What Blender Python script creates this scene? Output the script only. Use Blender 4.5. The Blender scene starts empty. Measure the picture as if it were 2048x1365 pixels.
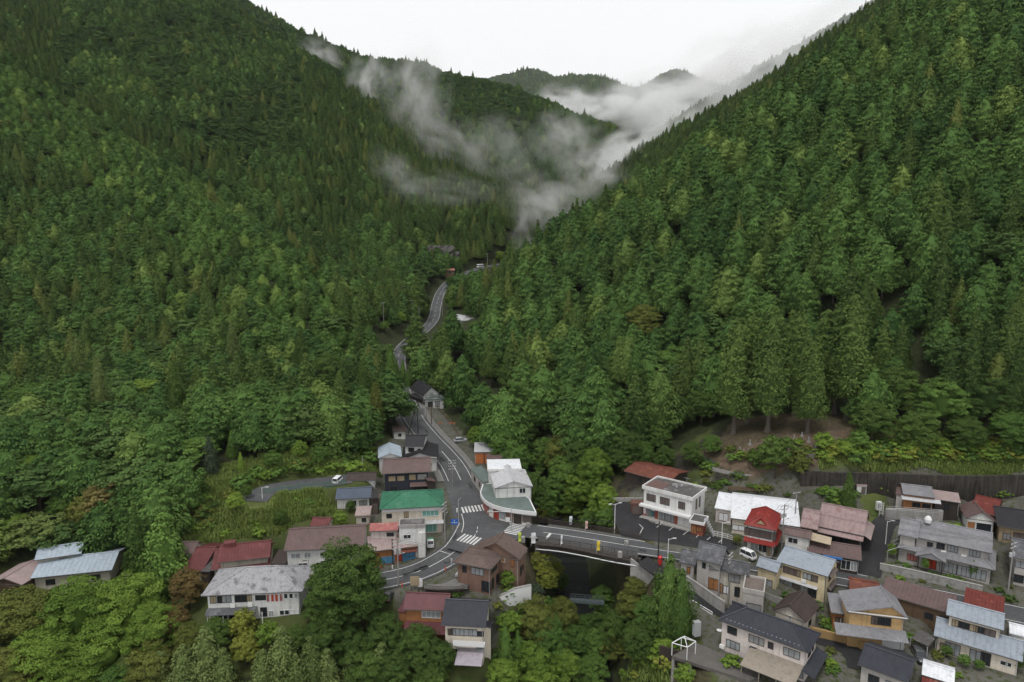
import bpy, math, random
import numpy as np
from mathutils import Vector, Matrix

scene = bpy.context.scene
COL = scene.collection
RAD = math.radians

# ------------------------------------------------------------------ camera, sky, sun, exposure
CAM_H, PITCH, FPX, CU, CV = 64.5, 9.0, 1365.0, 1024.0, 682.5
cam_data = bpy.data.cameras.new('camera')
cam_data.sensor_width = 36.0
cam_data.lens = 36.0 * FPX / 2048.0
cam_data.clip_start = 0.5
cam_data.clip_end = 12000
cam = bpy.data.objects.new('camera', cam_data)
cam.location = (0, 0, CAM_H)
cam.rotation_euler = (RAD(90 - PITCH), 0, 0)
COL.objects.link(cam)
scene.camera = cam

SUN_EL, SUN_AZ = 66.0, 205.0      # high sun behind the overcast, a little behind the camera
world = bpy.data.worlds.new('World')
scene.world = world
world.use_nodes = True
wn, wl = world.node_tree.nodes, world.node_tree.links
wn.clear()
w_out = wn.new('ShaderNodeOutputWorld')
w_bg = wn.new('ShaderNodeBackground')
w_sky = wn.new('ShaderNodeTexSky')
w_sky.sky_type = 'NISHITA'
w_sky.sun_disc = False
w_sky.sun_elevation = RAD(SUN_EL)
w_sky.sun_rotation = RAD(SUN_AZ)
w_sky.dust_density = 4.0
# overcast: the cloud sheet evens the sky out to a nearly neutral white
w_hsv = wn.new('ShaderNodeHueSaturation')
w_hsv.inputs['Saturation'].default_value = 0.10
w_mix = wn.new('ShaderNodeMix')
w_mix.data_type = 'RGBA'
w_mix.inputs[0].default_value = 0.93
w_mix.inputs[7].default_value = (8.9, 8.95, 9.0, 1)
w_bg.inputs['Strength'].default_value = 0.10
wl.new(w_sky.outputs[0], w_hsv.inputs['Color'])
wl.new(w_hsv.outputs[0], w_mix.inputs[6])
wl.new(w_mix.outputs[2], w_bg.inputs['Color'])
wl.new(w_bg.outputs[0], w_out.inputs['Surface'])

sun_data = bpy.data.lights.new('sun', 'SUN')
sun_data.energy = 1.5
sun_data.angle = RAD(12)
sun_data.color = (1.0, 0.97, 0.92)
sun = bpy.data.objects.new('sun', sun_data)
sun.rotation_euler = (RAD(90 - SUN_EL), 0, RAD(180 - SUN_AZ))
COL.objects.link(sun)

vs = scene.view_settings
vs.view_transform = 'Standard'
vs.look = 'None'
vs.exposure = 0.22
vs.gamma = 1.0
vs.use_curve_mapping = False
cy = scene.cycles
cy.use_denoising = True
cy.max_bounces = 5
cy.diffuse_bounces = 3
cy.glossy_bounces = 2
cy.transmission_bounces = 2
cy.transparent_max_bounces = 8
cy.volume_bounces = 4
cy.use_adaptive_sampling = False
cy.denoising_prefilter = 'FAST'
cy.volume_max_steps = 256

# ------------------------------------------------------------------ photograph pixel -> place in the world
SP, CP = math.sin(RAD(PITCH)), math.cos(RAD(PITCH))
def ray(u, v):
    r = (u - CU) / FPX
    up = -(v - CV) / FPX
    return np.array([r, CP + up * SP, -SP + up * CP])
CAM0 = np.array([0.0, 0.0, CAM_H])
def G(u, v, z):                      # where the sight line meets the level z
    d = ray(u, v)
    return CAM0 + d * ((z - CAM_H) / d[2])
def Q(u, v, D):                      # the point at depth D on the sight line
    return CAM0 + ray(u, v) * D

# ------------------------------------------------------------------ materials
MATS = {}
def newmat(name):
    m = bpy.data.materials.new(name)
    m.use_nodes = True
    n, l = m.node_tree.nodes, m.node_tree.links
    return m, n, l, n['Principled BSDF']
def C4(c):
    return (c[0], c[1], c[2], 1.0)
def mix_node(n, l, fac, a, b):
    x = n.new('ShaderNodeMix'); x.data_type = 'RGBA'
    if hasattr(fac, 'links') or hasattr(fac, 'is_output'): l.new(fac, x.inputs[0])
    else: x.inputs[0].default_value = fac
    for s, i in ((a, 6), (b, 7)):
        if isinstance(s, (tuple, list)): x.inputs[i].default_value = C4(s)
        else: l.new(s, x.inputs[i])
    return x.outputs[2]
def noise_node(n, l, vec, scale, detail=4, rough=0.6):
    t = n.new('ShaderNodeTexNoise')
    t.inputs['Scale'].default_value = scale
    t.inputs['Detail'].default_value = detail
    t.inputs['Roughness'].default_value = rough
    if vec is not None: l.new(vec, t.inputs['Vector'])
    return t.outputs['Fac']
def ramp_node(n, l, fac, lo, hi):
    r = n.new('ShaderNodeMapRange')
    r.inputs[1].default_value = lo; r.inputs[2].default_value = hi
    l.new(fac, r.inputs[0])
    return r.outputs[0]
def mat(name, col, rough=0.7, var=0.25, scale=0.6, col2=None, patch=None, metal=0.0, spec=0.2, bump=0.0, streak=.55):
    """weathered surface: two noise scales of the colour, optional second colour in patches (patch = noise threshold)"""
    if name in MATS: return MATS[name]
    m, n, l, b = newmat(name)
    tc = n.new('ShaderNodeTexCoord').outputs['Object']
    f1 = noise_node(n, l, tc, scale, 6, 0.65)
    f2 = noise_node(n, l, tc, scale * 7, 4, 0.6)
    d = tuple(c * (1 - var) for c in col); u = tuple(min(1, c * (1 + var * 0.6)) for c in col)
    c = mix_node(n, l, ramp_node(n, l, f1, 0.3, 0.7), d, u)
    if col2 is not None:
        p = patch if patch is not None else 0.55
        c = mix_node(n, l, ramp_node(n, l, f1, p, p + 0.10), c, col2)
        c = mix_node(n, l, ramp_node(n, l, f2, p + 0.03, p + 0.12), c, col2)
    c = mix_node(n, l, ramp_node(n, l, f2, 0.35, 0.75), c, mix_node(n, l, 0.75, c, tuple(x * 0.72 for x in col)))
    if streak:
        mp = n.new('ShaderNodeMapping'); mp.inputs['Scale'].default_value = (1.5, 1.5, .10); l.new(tc, mp.inputs[0])
        st = noise_node(n, l, mp.outputs[0], 1.0, 4, .65)
        c = mix_node(n, l, ramp_node(n, l, st, .50, .72), c, mix_node(n, l, streak, c, tuple(x*.45 for x in col)))
    l.new(c, b.inputs['Base Color'])
    b.inputs['Roughness'].default_value = rough
    b.inputs['Metallic'].default_value = metal
    b.inputs['Specular IOR Level'].default_value = spec
    if bump:
        bp = n.new('ShaderNodeBump'); bp.inputs['Strength'].default_value = bump; bp.inputs['Distance'].default_value = 0.05
        l.new(f2, bp.inputs['Height']); l.new(bp.outputs[0], b.inputs['Normal'])
    MATS[name] = m
    return m
def plain(name, col, rough=0.5, spec=0.4, metal=0.0, emit=None):
    if name in MATS: return MATS[name]
    m, n, l, b = newmat(name)
    b.inputs['Base Color'].default_value = C4(col)
    b.inputs['Roughness'].default_value = rough
    b.inputs['Specular IOR Level'].default_value = spec
    b.inputs['Metallic'].default_value = metal
    if emit:
        b.inputs['Emission Color'].default_value = C4(emit[0]); b.inputs['Emission Strength'].default_value = emit[1]
    MATS[name] = m
    return m
def foliage(name, dark, light, alt=None, altp=0.62):
    """leaves: tint differs leaf to leaf (attribute), tree to tree (object random) and from place to place"""
    m, n, l, b = newmat(name)
    at = n.new('ShaderNodeAttribute'); at.attribute_name = 'tint'
    oi = n.new('ShaderNodeObjectInfo')
    ln = noise_node(n, l, oi.outputs['Location'], 0.02, 2)
    def math2(op, a, bb):
        x = n.new('ShaderNodeMath'); x.operation = op
        for s, i in ((a, 0), (bb, 1)):
            if isinstance(s, (int, float)): x.inputs[i].default_value = s
            else: l.new(s, x.inputs[i])
        return x.outputs[0]
    f = math2('ADD', math2('MULTIPLY', at.outputs['Fac'], 0.62), math2('MULTIPLY', oi.outputs['Random'], 0.38))
    f = math2('ADD', f, math2('MULTIPLY', math2('SUBTRACT', ln, 0.5), 0.9))
    x = n.new('ShaderNodeClamp'); l.new(f, x.inputs[0]); f = x.outputs[0]
    c = mix_node(n, l, f, dark, light)
    if alt:
        r2 = math2('FRACT', math2('MULTIPLY', oi.outputs['Random'], 7.31), 0.0)
        c = mix_node(n, l, ramp_node(n, l, r2, altp, 1.0), c, alt)
    l.new(c, b.inputs['Base Color'])
    b.inputs['Roughness'].default_value = 0.7
    b.inputs['Specular IOR Level'].default_value = 0.06
    MATS[name] = m
    return m

# ------------------------------------------------------------------ object helpers
def link_mesh(name, me, m=None, parent=None, loc=(0, 0, 0)):
    o = bpy.data.objects.new(name, me)
    COL.objects.link(o)
    o.location = loc
    if m is not None and len(me.materials) == 0: me.materials.append(m)
    if parent is not None: o.parent = parent
    return o
def tag(o, label=None, cat=None, group=None, kind=None):
    if label: o['label'] = label
    if cat: o['category'] = cat
    if group: o['group'] = group
    if kind: o['kind'] = kind
    return o
def empty(name, loc, label, cat, group=None, rz=0.0):
    o = bpy.data.objects.new(name, None)
    COL.objects.link(o)
    o.location = [float(x) for x in loc]
    o.rotation_euler = (0, 0, rz)
    o.empty_display_size = 0.3
    return tag(o, label, cat, group)

class MB:
    """collects boxes, bars, tubes, slabs and builds them as one mesh"""
    def __init__(s, M=None):
        s.v, s.f, s.m, s.M = [], [], [], M
        s.cur = 0
    def add(s, vs_, fs):
        o = len(s.v)
        for p in vs_:
            p = Vector([float(c) for c in p])
            if s.M is not None: p = s.M @ p
            s.v.append(p)
        for f in fs:
            s.f.append([i + o for i in f]); s.m.append(s.cur)
    def box(s, x0, x1, y0, y1, z0, z1):
        s.add([(x0,y0,z0),(x1,y0,z0),(x1,y1,z0),(x0,y1,z0),(x0,y0,z1),(x1,y0,z1),(x1,y1,z1),(x0,y1,z1)],
              [(3,2,1,0),(4,5,6,7),(0,1,5,4),(1,2,6,5),(2,3,7,6),(3,0,4,7)])
    def cbox(s, c, sx, sy, sz, rz=0.0):
        ca, sa = math.cos(rz), math.sin(rz)
        pts = []
        for k in (-.5, .5):
            for (i, j) in ((-.5,-.5),(.5,-.5),(.5,.5),(-.5,.5)):
                x, y = i*sx, j*sy
                pts.append((c[0]+x*ca-y*sa, c[1]+x*sa+y*ca, c[2]+k*sz))
        s.add(pts, [(3,2,1,0),(4,5,6,7),(0,1,5,4),(1,2,6,5),(2,3,7,6),(3,0,4,7)])
    def prism(s, poly, z0, z1):
        n = len(poly)
        s.add([(p[0],p[1],z0) for p in poly]+[(p[0],p[1],z1) for p in poly],
              [tuple(range(n-1,-1,-1)), tuple(range(n,2*n))]+[(i,(i+1)%n,n+(i+1)%n,n+i) for i in range(n)])
    def profile(s, poly, a0, a1, axis='x'):
        """poly = (b, z) outline extruded along the axis from a0 to a1"""
        n = len(poly)
        mk = (lambda a, p: (a, p[0], p[1])) if axis == 'x' else (lambda a, p: (p[0], a, p[1]))
        s.add([mk(a0,p) for p in poly]+[mk(a1,p) for p in poly],
              [tuple(range(n-1,-1,-1)), tuple(range(n,2*n))]+[(i,(i+1)%n,n+(i+1)%n,n+i) for i in range(n)])
    def tube(s, p, q, r, r2=None, n=8):
        p, q = Vector([float(c) for c in p]), Vector([float(c) for c in q])
        d = (q-p)
        if d.length < 1e-6: return
        d.normalize()
        a = d.orthogonal().normalized(); b = d.cross(a)
        r2 = r if r2 is None else r2
        vs_ = [p+(a*math.cos(2*math.pi*i/n)+b*math.sin(2*math.pi*i/n))*r for i in range(n)]
        vs_ += [q+(a*math.cos(2*math.pi*i/n)+b*math.sin(2*math.pi*i/n))*r2 for i in range(n)]
        s.add(vs_, [tuple(range(n-1,-1,-1)), tuple(range(n,2*n))]+[(i,(i+1)%n,n+(i+1)%n,n+i) for i in range(n)])
    def lathe(s, prof, c=(0,0,0), n=12):
        vs_, fs = [], []
        for (r, z) in prof:
            for i in range(n):
                a = 2*math.pi*i/n
                vs_.append((c[0]+r*math.cos(a), c[1]+r*math.sin(a), c[2]+z))
        for k in range(len(prof)-1):
            for i in range(n):
                j = (i+1) % n
                fs.append((k*n+i, k*n+j, (k+1)*n+j, (k+1)*n+i))
        fs.append(tuple(range(n-1,-1,-1))); fs.append(tuple((len(prof)-1)*n+i for i in range(n)))
        s.add(vs_, fs)
    def shell(s, pts, faces, t):
        """sheet of thickness t (downwards), closed round its border"""
        n = len(pts)
        edges = {}
        for f in faces:
            for i in range(len(f)):
                a, b = f[i], f[(i+1) % len(f)]
                edges[(a, b)] = edges.get((a, b), 0)+1
        fs = [tuple(f) for f in faces]+[tuple(i+n for i in reversed(f)) for f in faces]
        for (a, b) in edges:
            if (b, a) not in edges: fs.append((b, a, a+n, b+n))
        s.add(list(pts)+[(p[0],p[1],p[2]-t) for p in pts], fs)
    def build(s, name, mats, parent=None, loc=None, smooth=False):
        me = bpy.data.meshes.new(name)
        off = Vector(loc) if loc is not None else Vector((0,0,0))
        me.from_pydata([tuple(p-off) for p in s.v], [], s.f)
        if not isinstance(mats, (list, tuple)): mats = [mats]
        for m in mats: me.materials.append(m)
        if len(mats) > 1: me.polygons.foreach_set('material_index', s.m)
        if smooth: me.polygons.foreach_set('use_smooth', [True]*len(s.f))
        me.validate(); me.update()
        return link_mesh(name, me, None, parent, loc if (loc is not None and parent is None) else (0,0,0))

# ------------------------------------------------------------------ terrain height
def vnoise(x, y, seed=0):
    """smooth value noise, period-free, numpy"""
    xi, yi = np.floor(x).astype(np.int64), np.floor(y).astype(np.int64)
    xf, yf = x-xi, y-yi
    xf = xf*xf*(3-2*xf); yf = yf*yf*(3-2*yf)
    def h(a, b):
        k = (a*374761393+b*668265263+seed*1442695041) & 0x7fffffff
        k = ((k ^ (k >> 13))*1274126177) & 0x7fffffff
        return ((k ^ (k >> 16)) & 0xffff)/65535.0
    return (h(xi,yi)*(1-xf)+h(xi+1,yi)*xf)*(1-yf)+(h(xi,yi+1)*(1-xf)+h(xi+1,yi+1)*xf)*yf

TREE_TOP = 15.0
SPURS = [  # crest lines (u, v, depth of the tree tops), side slope, rounding
    ([(-420,-150,560),(-250,-60,520),(0,75,470),(200,235,420),(400,365,370),(540,455,330),(640,560,300),(720,655,282),(785,745,265)], .66, 10, 16),
    ([(120,-230,860),(300,-110,820),(430,-10,780),(560,80,740),(690,175,700),(850,268,640),(1000,352,580),(1060,425,540),(1110,490,512)], .62, 14, 29),
    ([(700,380,560),(790,430,520),(870,480,490),(905,520,470)], .6, 10, 14),
    ([(250,-120,1400),(430,-25,1300),(520,35,1250),(600,62,1200),(740,108,1150),(830,118,1110),(920,142,1090),(1000,160,1060),(1060,185,1010),(1120,235,960),(1180,310,900),(1240,400,840)], .6, 20, 16),
    ([(800,170,1020),(880,195,960),(940,235,900),(1000,270,850),(1050,330,800),(1100,400,740)], .7, 12, 13),
    ([(830,190,2500),(950,168,2400),(1020,150,2300),(1058,140,2300),(1100,158,2300),(1150,152,2250),(1190,156,2250),(1240,174,2200),(1290,188,2150),(1340,215,2100)], .5, 30, 12),
    ([(1250,215,2000),(1290,188,1950),(1350,143,1900),(1400,162,1850),(1440,205,1800),(1490,250,1750)], .6, 25, 12),
    ([(1160,430,660),(1250,335,730),(1320,278,760),(1400,234,745),(1490,182,720),(1618,122,690),(1720,45,660),(1800,-20,650),(1950,-130,640)], .7, 12, 13),
    ([(1480,215,1350),(1560,155,1330),(1652,72,1300),(1720,32,1280),(1790,-6,1260),(1900,-60,1250)], .6, 20, 12),
    ([(1170,236,1250),(1215,250,1220),(1250,274,1190),(1300,330,1130),(1340,400,1050)], .7, 12, 12),
    ([(870,800,262),(935,695,285),(1000,592,310),(1130,468,348),(1230,362,362),(1400,276,358),(1520,186,350),(1650,98,342),(1800,5,336),(2048,-140,330),(2350,-310,325),(2700,-460,320)], .80, 9, 19),
]
FLOOR = [(960,1040,0),(944,1018,.2),(840,839,3.2),(900,915,1.8),(930,975,.6),(812,800,4.2),(1250,1100,-.2),(1060,1055,0),(1480,1118,-.9),(1700,1160,-1.9),(2048,1228,-2.6),(2300,1280,-3),
    (1340,1060,.0),(1400,1060,0),(1260,1010,.3),(850,1120,-1),(770,1165,-1.8),(650,1130,-2.2),(480,1142,-3),(520,1255,-4.6),(600,1262,-5),(400,1262,-5),(150,1158,-6),(30,1180,-7),(-200,1200,-8),
    (580,1012,3),(500,1050,1),(430,1065,0),(640,1045,0.5),(600,970,5),(690,963,5),(530,985,5),(300,1060,-1),(100,1070,-2),(100,1000,3),(-150,1000,4),(300,960,7),(620,905,9),(750,960,3),(700,1010,1.5),
    (760,1040,0),(820,980,1),(800,915,2.6),(1000,1030,0),(990,920,2),(1075,1000,-3),
    (1300,935,3.5),(1420,935,5.5),(1500,960,5),(1600,985,4),(1600,930,10),(1500,890,12),(1700,925,11),(1850,920,11.5),(2048,915,12),(2300,915,13),(1780,985,5),(1900,975,6),(2048,990,5),(1740,1010,3),
    (1450,1040,0),(1520,1060,0),(1550,1112,-1),(1680,1090,-.5),(1770,1046,1.5),(1735,1140,-1.2),(1850,1045,2.2),(1900,1150,-1.6),(2000,1140,-1),(1960,1060,1.5),(2048,1080,1),
    (1651,1206,-3),(1540,1215,-3.4),(1420,1175,-3),(1370,1180,-4.6),(1440,1222,-5.4),(1610,1250,-4.6),(1440,1301,-6.5),(1610,1350,-6.5),(1540,1330,-6.5),(1720,1330,-6),(1800,1310,-5),(1680,1240,-4),(1900,1340,-5),(2036,1356,-5),(2300,1400,-6),(1850,1230,-3.6),
    (1420,1365,-7),(1340,1330,-10),(1700,1480,-9),(2000,1500,-8),(1400,1500,-14),
    (1280,1180,-8),(1250,1260,-12),(1300,1350,-14),(1330,1240,-9),(1200,1150,-9),
    (1000,1190,-3.4),(940,1160,-1.4),(870,1172,-1.8),(1040,1170,-2.6),(1050,1190,-5),(1000,1230,-8),(850,1250,-6.4),(930,1285,-8),(930,1330,-10),(1000,1300,-11),(1100,1250,-13),(1060,1350,-16),
    (790,1190,-2.6),(760,1260,-8),(720,1340,-13),(500,1330,-11),(300,1300,-11),(100,1300,-11),(-150,1300,-11),(300,1420,-16),(700,1450,-18),(0,1450,-15),(-300,1500,-16),(1100,1450,-20),
    ]
FLOOR_D = [(868,620,400),(885,565,440),(964,533,500),(1010,525,530),(800,690,315),(797,730,290),(760,650,360),(950,640,330),(920,740,290),(1060,480,560),(1130,450,700),(1180,400,900),(1220,350,1200),(1250,300,1700),(1280,260,2400),(400,640,330),(0,700,300),(1500,600,300),(2000,600,300),(1100,420,800)]
_fp = [tuple(G(u, v, z)) for (u, v, z) in FLOOR]
for (u, v, D) in FLOOR_D:
    p = Q(u, v, D); _fp.append((p[0], p[1], min(p[2], 40+0.03*D)))
_fp = [p if p[1] < 250 or not (abs(p[0]) > 0.33*p[1] and 250 < p[1] < 450) else (p[0], p[1], 6.0) for p in _fp]
_fp += [(-900,500,30),(900,500,30),(-1500,2000,80),(1500,2000,80),(0,3200,120),(-100,30,-22),(100,30,-22),(0,-60,-24)]
_fp = np.array(_fp)
def _kern(r): return np.sqrt(r*r+9.0)
_A = _kern(np.hypot(_fp[:,None,0]-_fp[None,:,0], _fp[:,None,1]-_fp[None,:,1]))
_n = len(_fp)
_B = np.zeros((_n+1, _n+1)); _B[:_n,:_n] = _A+np.eye(_n)*(-1.2); _B[:_n,_n] = 1; _B[_n,:_n] = 1
_W = np.linalg.solve(_B, np.concatenate([_fp[:,2], [0]]))
def floor_z(x, y):
    out = np.full(x.shape, _W[_n])
    for i in range(_n):
        out += _W[i]*_kern(np.hypot(x-_fp[i,0], y-_fp[i,1]))
    return out
def seg_dist(x, y, a, b):
    dx, dy = b[0]-a[0], b[1]-a[1]
    L2 = dx*dx+dy*dy+1e-9
    t = np.clip(((x-a[0])*dx+(y-a[1])*dy)/L2, 0, 1)
    return np.hypot(x-a[0]-t*dx, y-a[1]-t*dy), t
_spw = []
for (pts, s, w, top) in SPURS:
    P_ = [Q(*p) for p in pts]
    _spw.append(([(p[0], p[1], p[2]-top) for p in P_], s, w))
def mountain_z(x, y):
    zm = np.full(x.shape, -500.0)
    for (pts, s, w) in _spw:
        for a, b in zip(pts[:-1], pts[1:]):
            d, t = seg_dist(x, y, a, b)
            z = a[2]+t*(b[2]-a[2])-s*(np.sqrt(d*d+w*w)-w)
            zm = np.maximum(zm, z)
    amp = np.clip((zm-10)/60, 0, 1)
    zm = zm+amp*(5.0*(vnoise(x/55, y/55, 3)-.5)+3.0*(vnoise(x/23, y/23, 5)-.5))
    return zm
GORGE = [G(1230,1520,-24),G(1175,1330,-21),G(1150,1205,-17),G(1142,1150,-15),G(1130,1080,-13),G(1085,1000,-9),G(1010,900,-5),G(945,830,-2),G(925,760,2)]
GORGE_W = [7,7,6.5,7,8,6,5,4.5,4]
LEVEL = []     # (polyline with z, half width, blend): ground made level along roads
PADS = []      # (centre, ux, half sizes, z): ground made level under houses
def height(x, y):
    x = np.asarray(x, float); y = np.asarray(y, float)
    sh = x.shape
    x = x.ravel(); y = y.ravel()
    fl = floor_z(x, y)+0.5*(vnoise(x/9, y/9, 11)-.5)
    mo = mountain_z(x, y)
    z = .5*(fl+mo+np.sqrt((fl-mo)**2+16.0))
    near = y < 700
    if near.any():
        xn, yn, zn = x[near], y[near], z[near]
        for (c, ux, hx, hy, pz) in PADS:
            dx, dy = xn-c[0], yn-c[1]
            a = np.abs(dx*ux[0]+dy*ux[1])-hx; b = np.abs(-dx*ux[1]+dy*ux[0])-hy
            d = np.maximum(a, b)
            w = np.clip(1-d/3.0, 0, 1); w = w*w*(3-2*w)
            zn = zn*(1-w)+(pz-0.05)*w
        for (pts, hw, bl) in LEVEL:
            bd = np.full(xn.shape, 1e9); bz = np.zeros(xn.shape)
            for a, b in zip(pts[:-1], pts[1:]):
                d, t = seg_dist(xn, yn, a, b)
                m = d < bd
                bd[m] = d[m]; bz[m] = (a[2]+t*(b[2]-a[2]))[m]
            w = np.clip(1-(bd-hw)/bl, 0, 1); w = w*w*(3-2*w)
            zn = zn*(1-w)+(bz-0.14)*w
        for i in range(len(GORGE)-1):
            a, b = GORGE[i], GORGE[i+1]
            d, t = seg_dist(xn, yn, a, b)
            w0 = GORGE_W[i]+t*(GORGE_W[i+1]-GORGE_W[i])
            gz = a[2]+t*(b[2]-a[2])+np.clip(d-w0*.6, 0, None)*2.1
            zn = np.minimum(zn, np.where(d < 28, gz, 1e9))
        z[near] = zn
    return z.reshape(sh)
def hz(x, y): return float(height(np.array([x]), np.array([y]))[0])
def place_top(u, v, h, d0=50, d1=900):
    """base of a plant of height h whose tip is seen at (u, v)"""
    D = np.arange(d0, d1, 0.5)
    d = ray(u, v)
    X, Y, Z = d[0]*D, d[1]*D, CAM_H+d[2]*D
    t = Z-height(X, Y)
    k = np.argmax(t <= h)
    if t[k] > h: k = len(D)-1
    return X[k], Y[k], Z[k]-h
def place_base(u, v, d0=50, d1=900):
    x, y, z = place_top(u, v, 0.05, d0, d1)
    return x, y, z
# ------------------------------------------------------------------ road lines (needed by the ground)
def catmull(pts, step=2.0):
    pts = [np.array(p, float) for p in pts]
    out = []
    ext = [2*pts[0]-pts[1]]+pts+[2*pts[-1]-pts[-2]]
    for i in range(1, len(ext)-2):
        p0, p1, p2, p3 = ext[i-1:i+3]
        n = max(2, int(np.linalg.norm(p2-p1)/step))
        for k in range(n):
            t = k/n
            out.append(.5*((2*p1)+(-p0+p2)*t+(2*p0-5*p1+4*p2-p3)*t*t+(-p0+3*p1-3*p2+p3)*t**3))
    out.append(pts[-1])
    return out
ROAD_VALLEY = catmull([Q(1075,519,555),Q(1010,527,525),Q(964,536,500),Q(930,547,475),Q(902,561,452),Q(882,584,430),Q(873,610,405),Q(867,638,372),Q(848,661,350),Q(817,683,320),Q(799,706,297),
    Q(797,740,272),G(801,770,8.2),G(812,800,6.2),G(829,838,4.0),G(856,873,2.8),G(883,902,2.1),G(907,932,1.4),G(925,968,.55),G(940,1008,.0),G(949,1040,.0)])
ROAD_WEST = catmull([G(949,1040,.0),G(934,1072,-.1),G(915,1099,-.4),G(878,1124,-.8),G(835,1144,-1.3),G(780,1158,-1.8),G(700,1172,-2.4),G(560,1200,-4.2)])
ROAD_EAST = catmull([G(949,1040,.0),G(990,1050,0),G(1050,1060,0),G(1150,1074,0),G(1260,1092,-.1),G(1380,1109,-.5),G(1480,1123,-.9),G(1600,1143,-1.5),G(1690,1158,-1.9),G(1850,1190,-2.3),G(1940,1209,-2.5),G(2060,1234,-2.8),G(2250,1275,-3.2)])
ROAD_LANE = catmull([G(1735,1150,-1.9),G(1745,1110,-.8),G(1757,1075,.5),G(1770,1045,1.5),G(1800,1036,1.9),G(1860,1032,2.2)])
ROAD_LOW = catmull([G(1285,1120,-.3),G(1330,1150,-1.6),G(1375,1180,-3.4),G(1415,1208,-4.8),G(1450,1226,-5.6),G(1500,1240,-6.0),G(1590,1262,-5.6),G(1700,1300,-5.6),G(1720,1340,-6)])
ROAD_UPPER = catmull([G(505,1003,4.6),G(535,980,5),G(600,969,5),G(660,963,5),G(700,957,5)])
LEVEL += [(ROAD_VALLEY, 5.2, 6), (ROAD_WEST, 4.6, 4), ([p for p in ROAD_EAST if p[0] < 6.5], 5, 3), ([p for p in ROAD_EAST if p[0] > 25], 4.6, 4), (ROAD_LANE, 2.4, 3), (ROAD_LOW, 2.2, 3), (ROAD_UPPER, 4.0, 3)]
LOT = [G(1222,985,.4),G(1268,1004,.3),G(1300,1045,.25),G(1395,1068,.2),G(1470,1082,.1),G(1476,1098,0),G(1440,1104,-.1),G(1340,1088,0),G(1243,1072,0),G(1228,1040,.2)]
LEVEL += [([G(1240,1030,.2), G(1330,1062,.15), G(1450,1090,.05)], 5.5, 3)]

def inside(poly, x, y):
    r = np.zeros(np.shape(x), bool)
    n = len(poly)
    for i in range(n):
        x1, y1 = poly[i][0], poly[i][1]; x2, y2 = poly[(i+1)%n][0], poly[(i+1)%n][1]
        c = ((y1 > y) != (y2 > y)) & (x < (x2-x1)*(y-y1)/(y2-y1+1e-12)+x1)
        r ^= c
    return r
def GF(u, v):                       # pixel -> floor-level ground point, refined on the built heights
    z = 0.0
    for _ in range(6):
        p = G(u, v, z); z = float(floor_z(np.array([p[0]]), np.array([p[1]]))[0])
    return G(u, v, z)
# where people have cleared the forest: the village, its fields and gardens
CLEAR = [(place_base(u, v) if u > 1640 and v < 1000 else GF(u, v)) for (u, v) in [(-300,1130),(60,1085),(165,1080),(330,1092),(345,1060),(440,1015),(525,975),(600,945),(690,930),(745,905),(790,850),(800,790),(900,800),(930,870),(1005,905),(1080,985),
     (1220,985),(1246,915),(1330,925),(1420,900),(1470,880),(1580,880),(1640,905),(1760,912),(2048,905),(2400,905),(2600,1500),(1250,1500),(1180,1400),(700,1290),(370,1300),(-300,1200)]]
FIELD = [GF(u, v) for (u, v) in [(340,1085),(345,1060),(430,1012),(520,975),(525,1000),(640,1000),(672,1030),(600,1045),(560,1070),(420,1085)]]
FIELD2 = [GF(u, v) for (u, v) in [(525,962),(600,945),(690,930),(750,925),(765,945),(690,957),(600,966)]]
LAWN = [GF(u, v) for (u, v) in [(1640,975),(1800,968),(1930,985),(1950,1000),(1780,1010),(1760,1045),(1735,1048),(1700,1018),(1640,1005)]]
BANK = [place_base(u, v) for (u, v) in [(1640,945),(1800,948),(2048,942),(2400,945),(2400,900),(2048,902),(1900,910),(1640,918)]]
SOIL = [place_base(u, v) for (u, v) in [(1370,920),(1440,880),(1470,840),(1700,830),(1700,870),(1640,930),(1500,960),(1400,935)]]
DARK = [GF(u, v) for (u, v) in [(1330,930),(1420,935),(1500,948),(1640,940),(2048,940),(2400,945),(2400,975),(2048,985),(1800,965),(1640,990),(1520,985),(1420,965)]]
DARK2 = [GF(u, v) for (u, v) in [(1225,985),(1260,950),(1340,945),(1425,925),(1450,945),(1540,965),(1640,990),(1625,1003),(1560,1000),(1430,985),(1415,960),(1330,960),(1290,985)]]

YARD = [GF(u, v) for (u, v) in [(1225,985),(1420,975),(1640,1005),(1780,985),(2048,1000),(2300,1020),(2300,1500),(1560,1500),(1420,1345),(1395,1250),(1340,1190),(1265,1120),(1240,1060)]]
YARD2 = [GF(u, v) for (u, v) in [(745,935),(800,850),(812,790),(900,800),(930,870),(1005,905),(1060,985),(1055,1060),(1050,1175),(985,1215),(900,1190),(800,1190),(735,1150),(738,1000)]]
GROVE = [place_base(u, v) for (u, v) in [(1060,1050),(1075,975),(1225,955),(1245,1000),(1235,1060)]]
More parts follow.
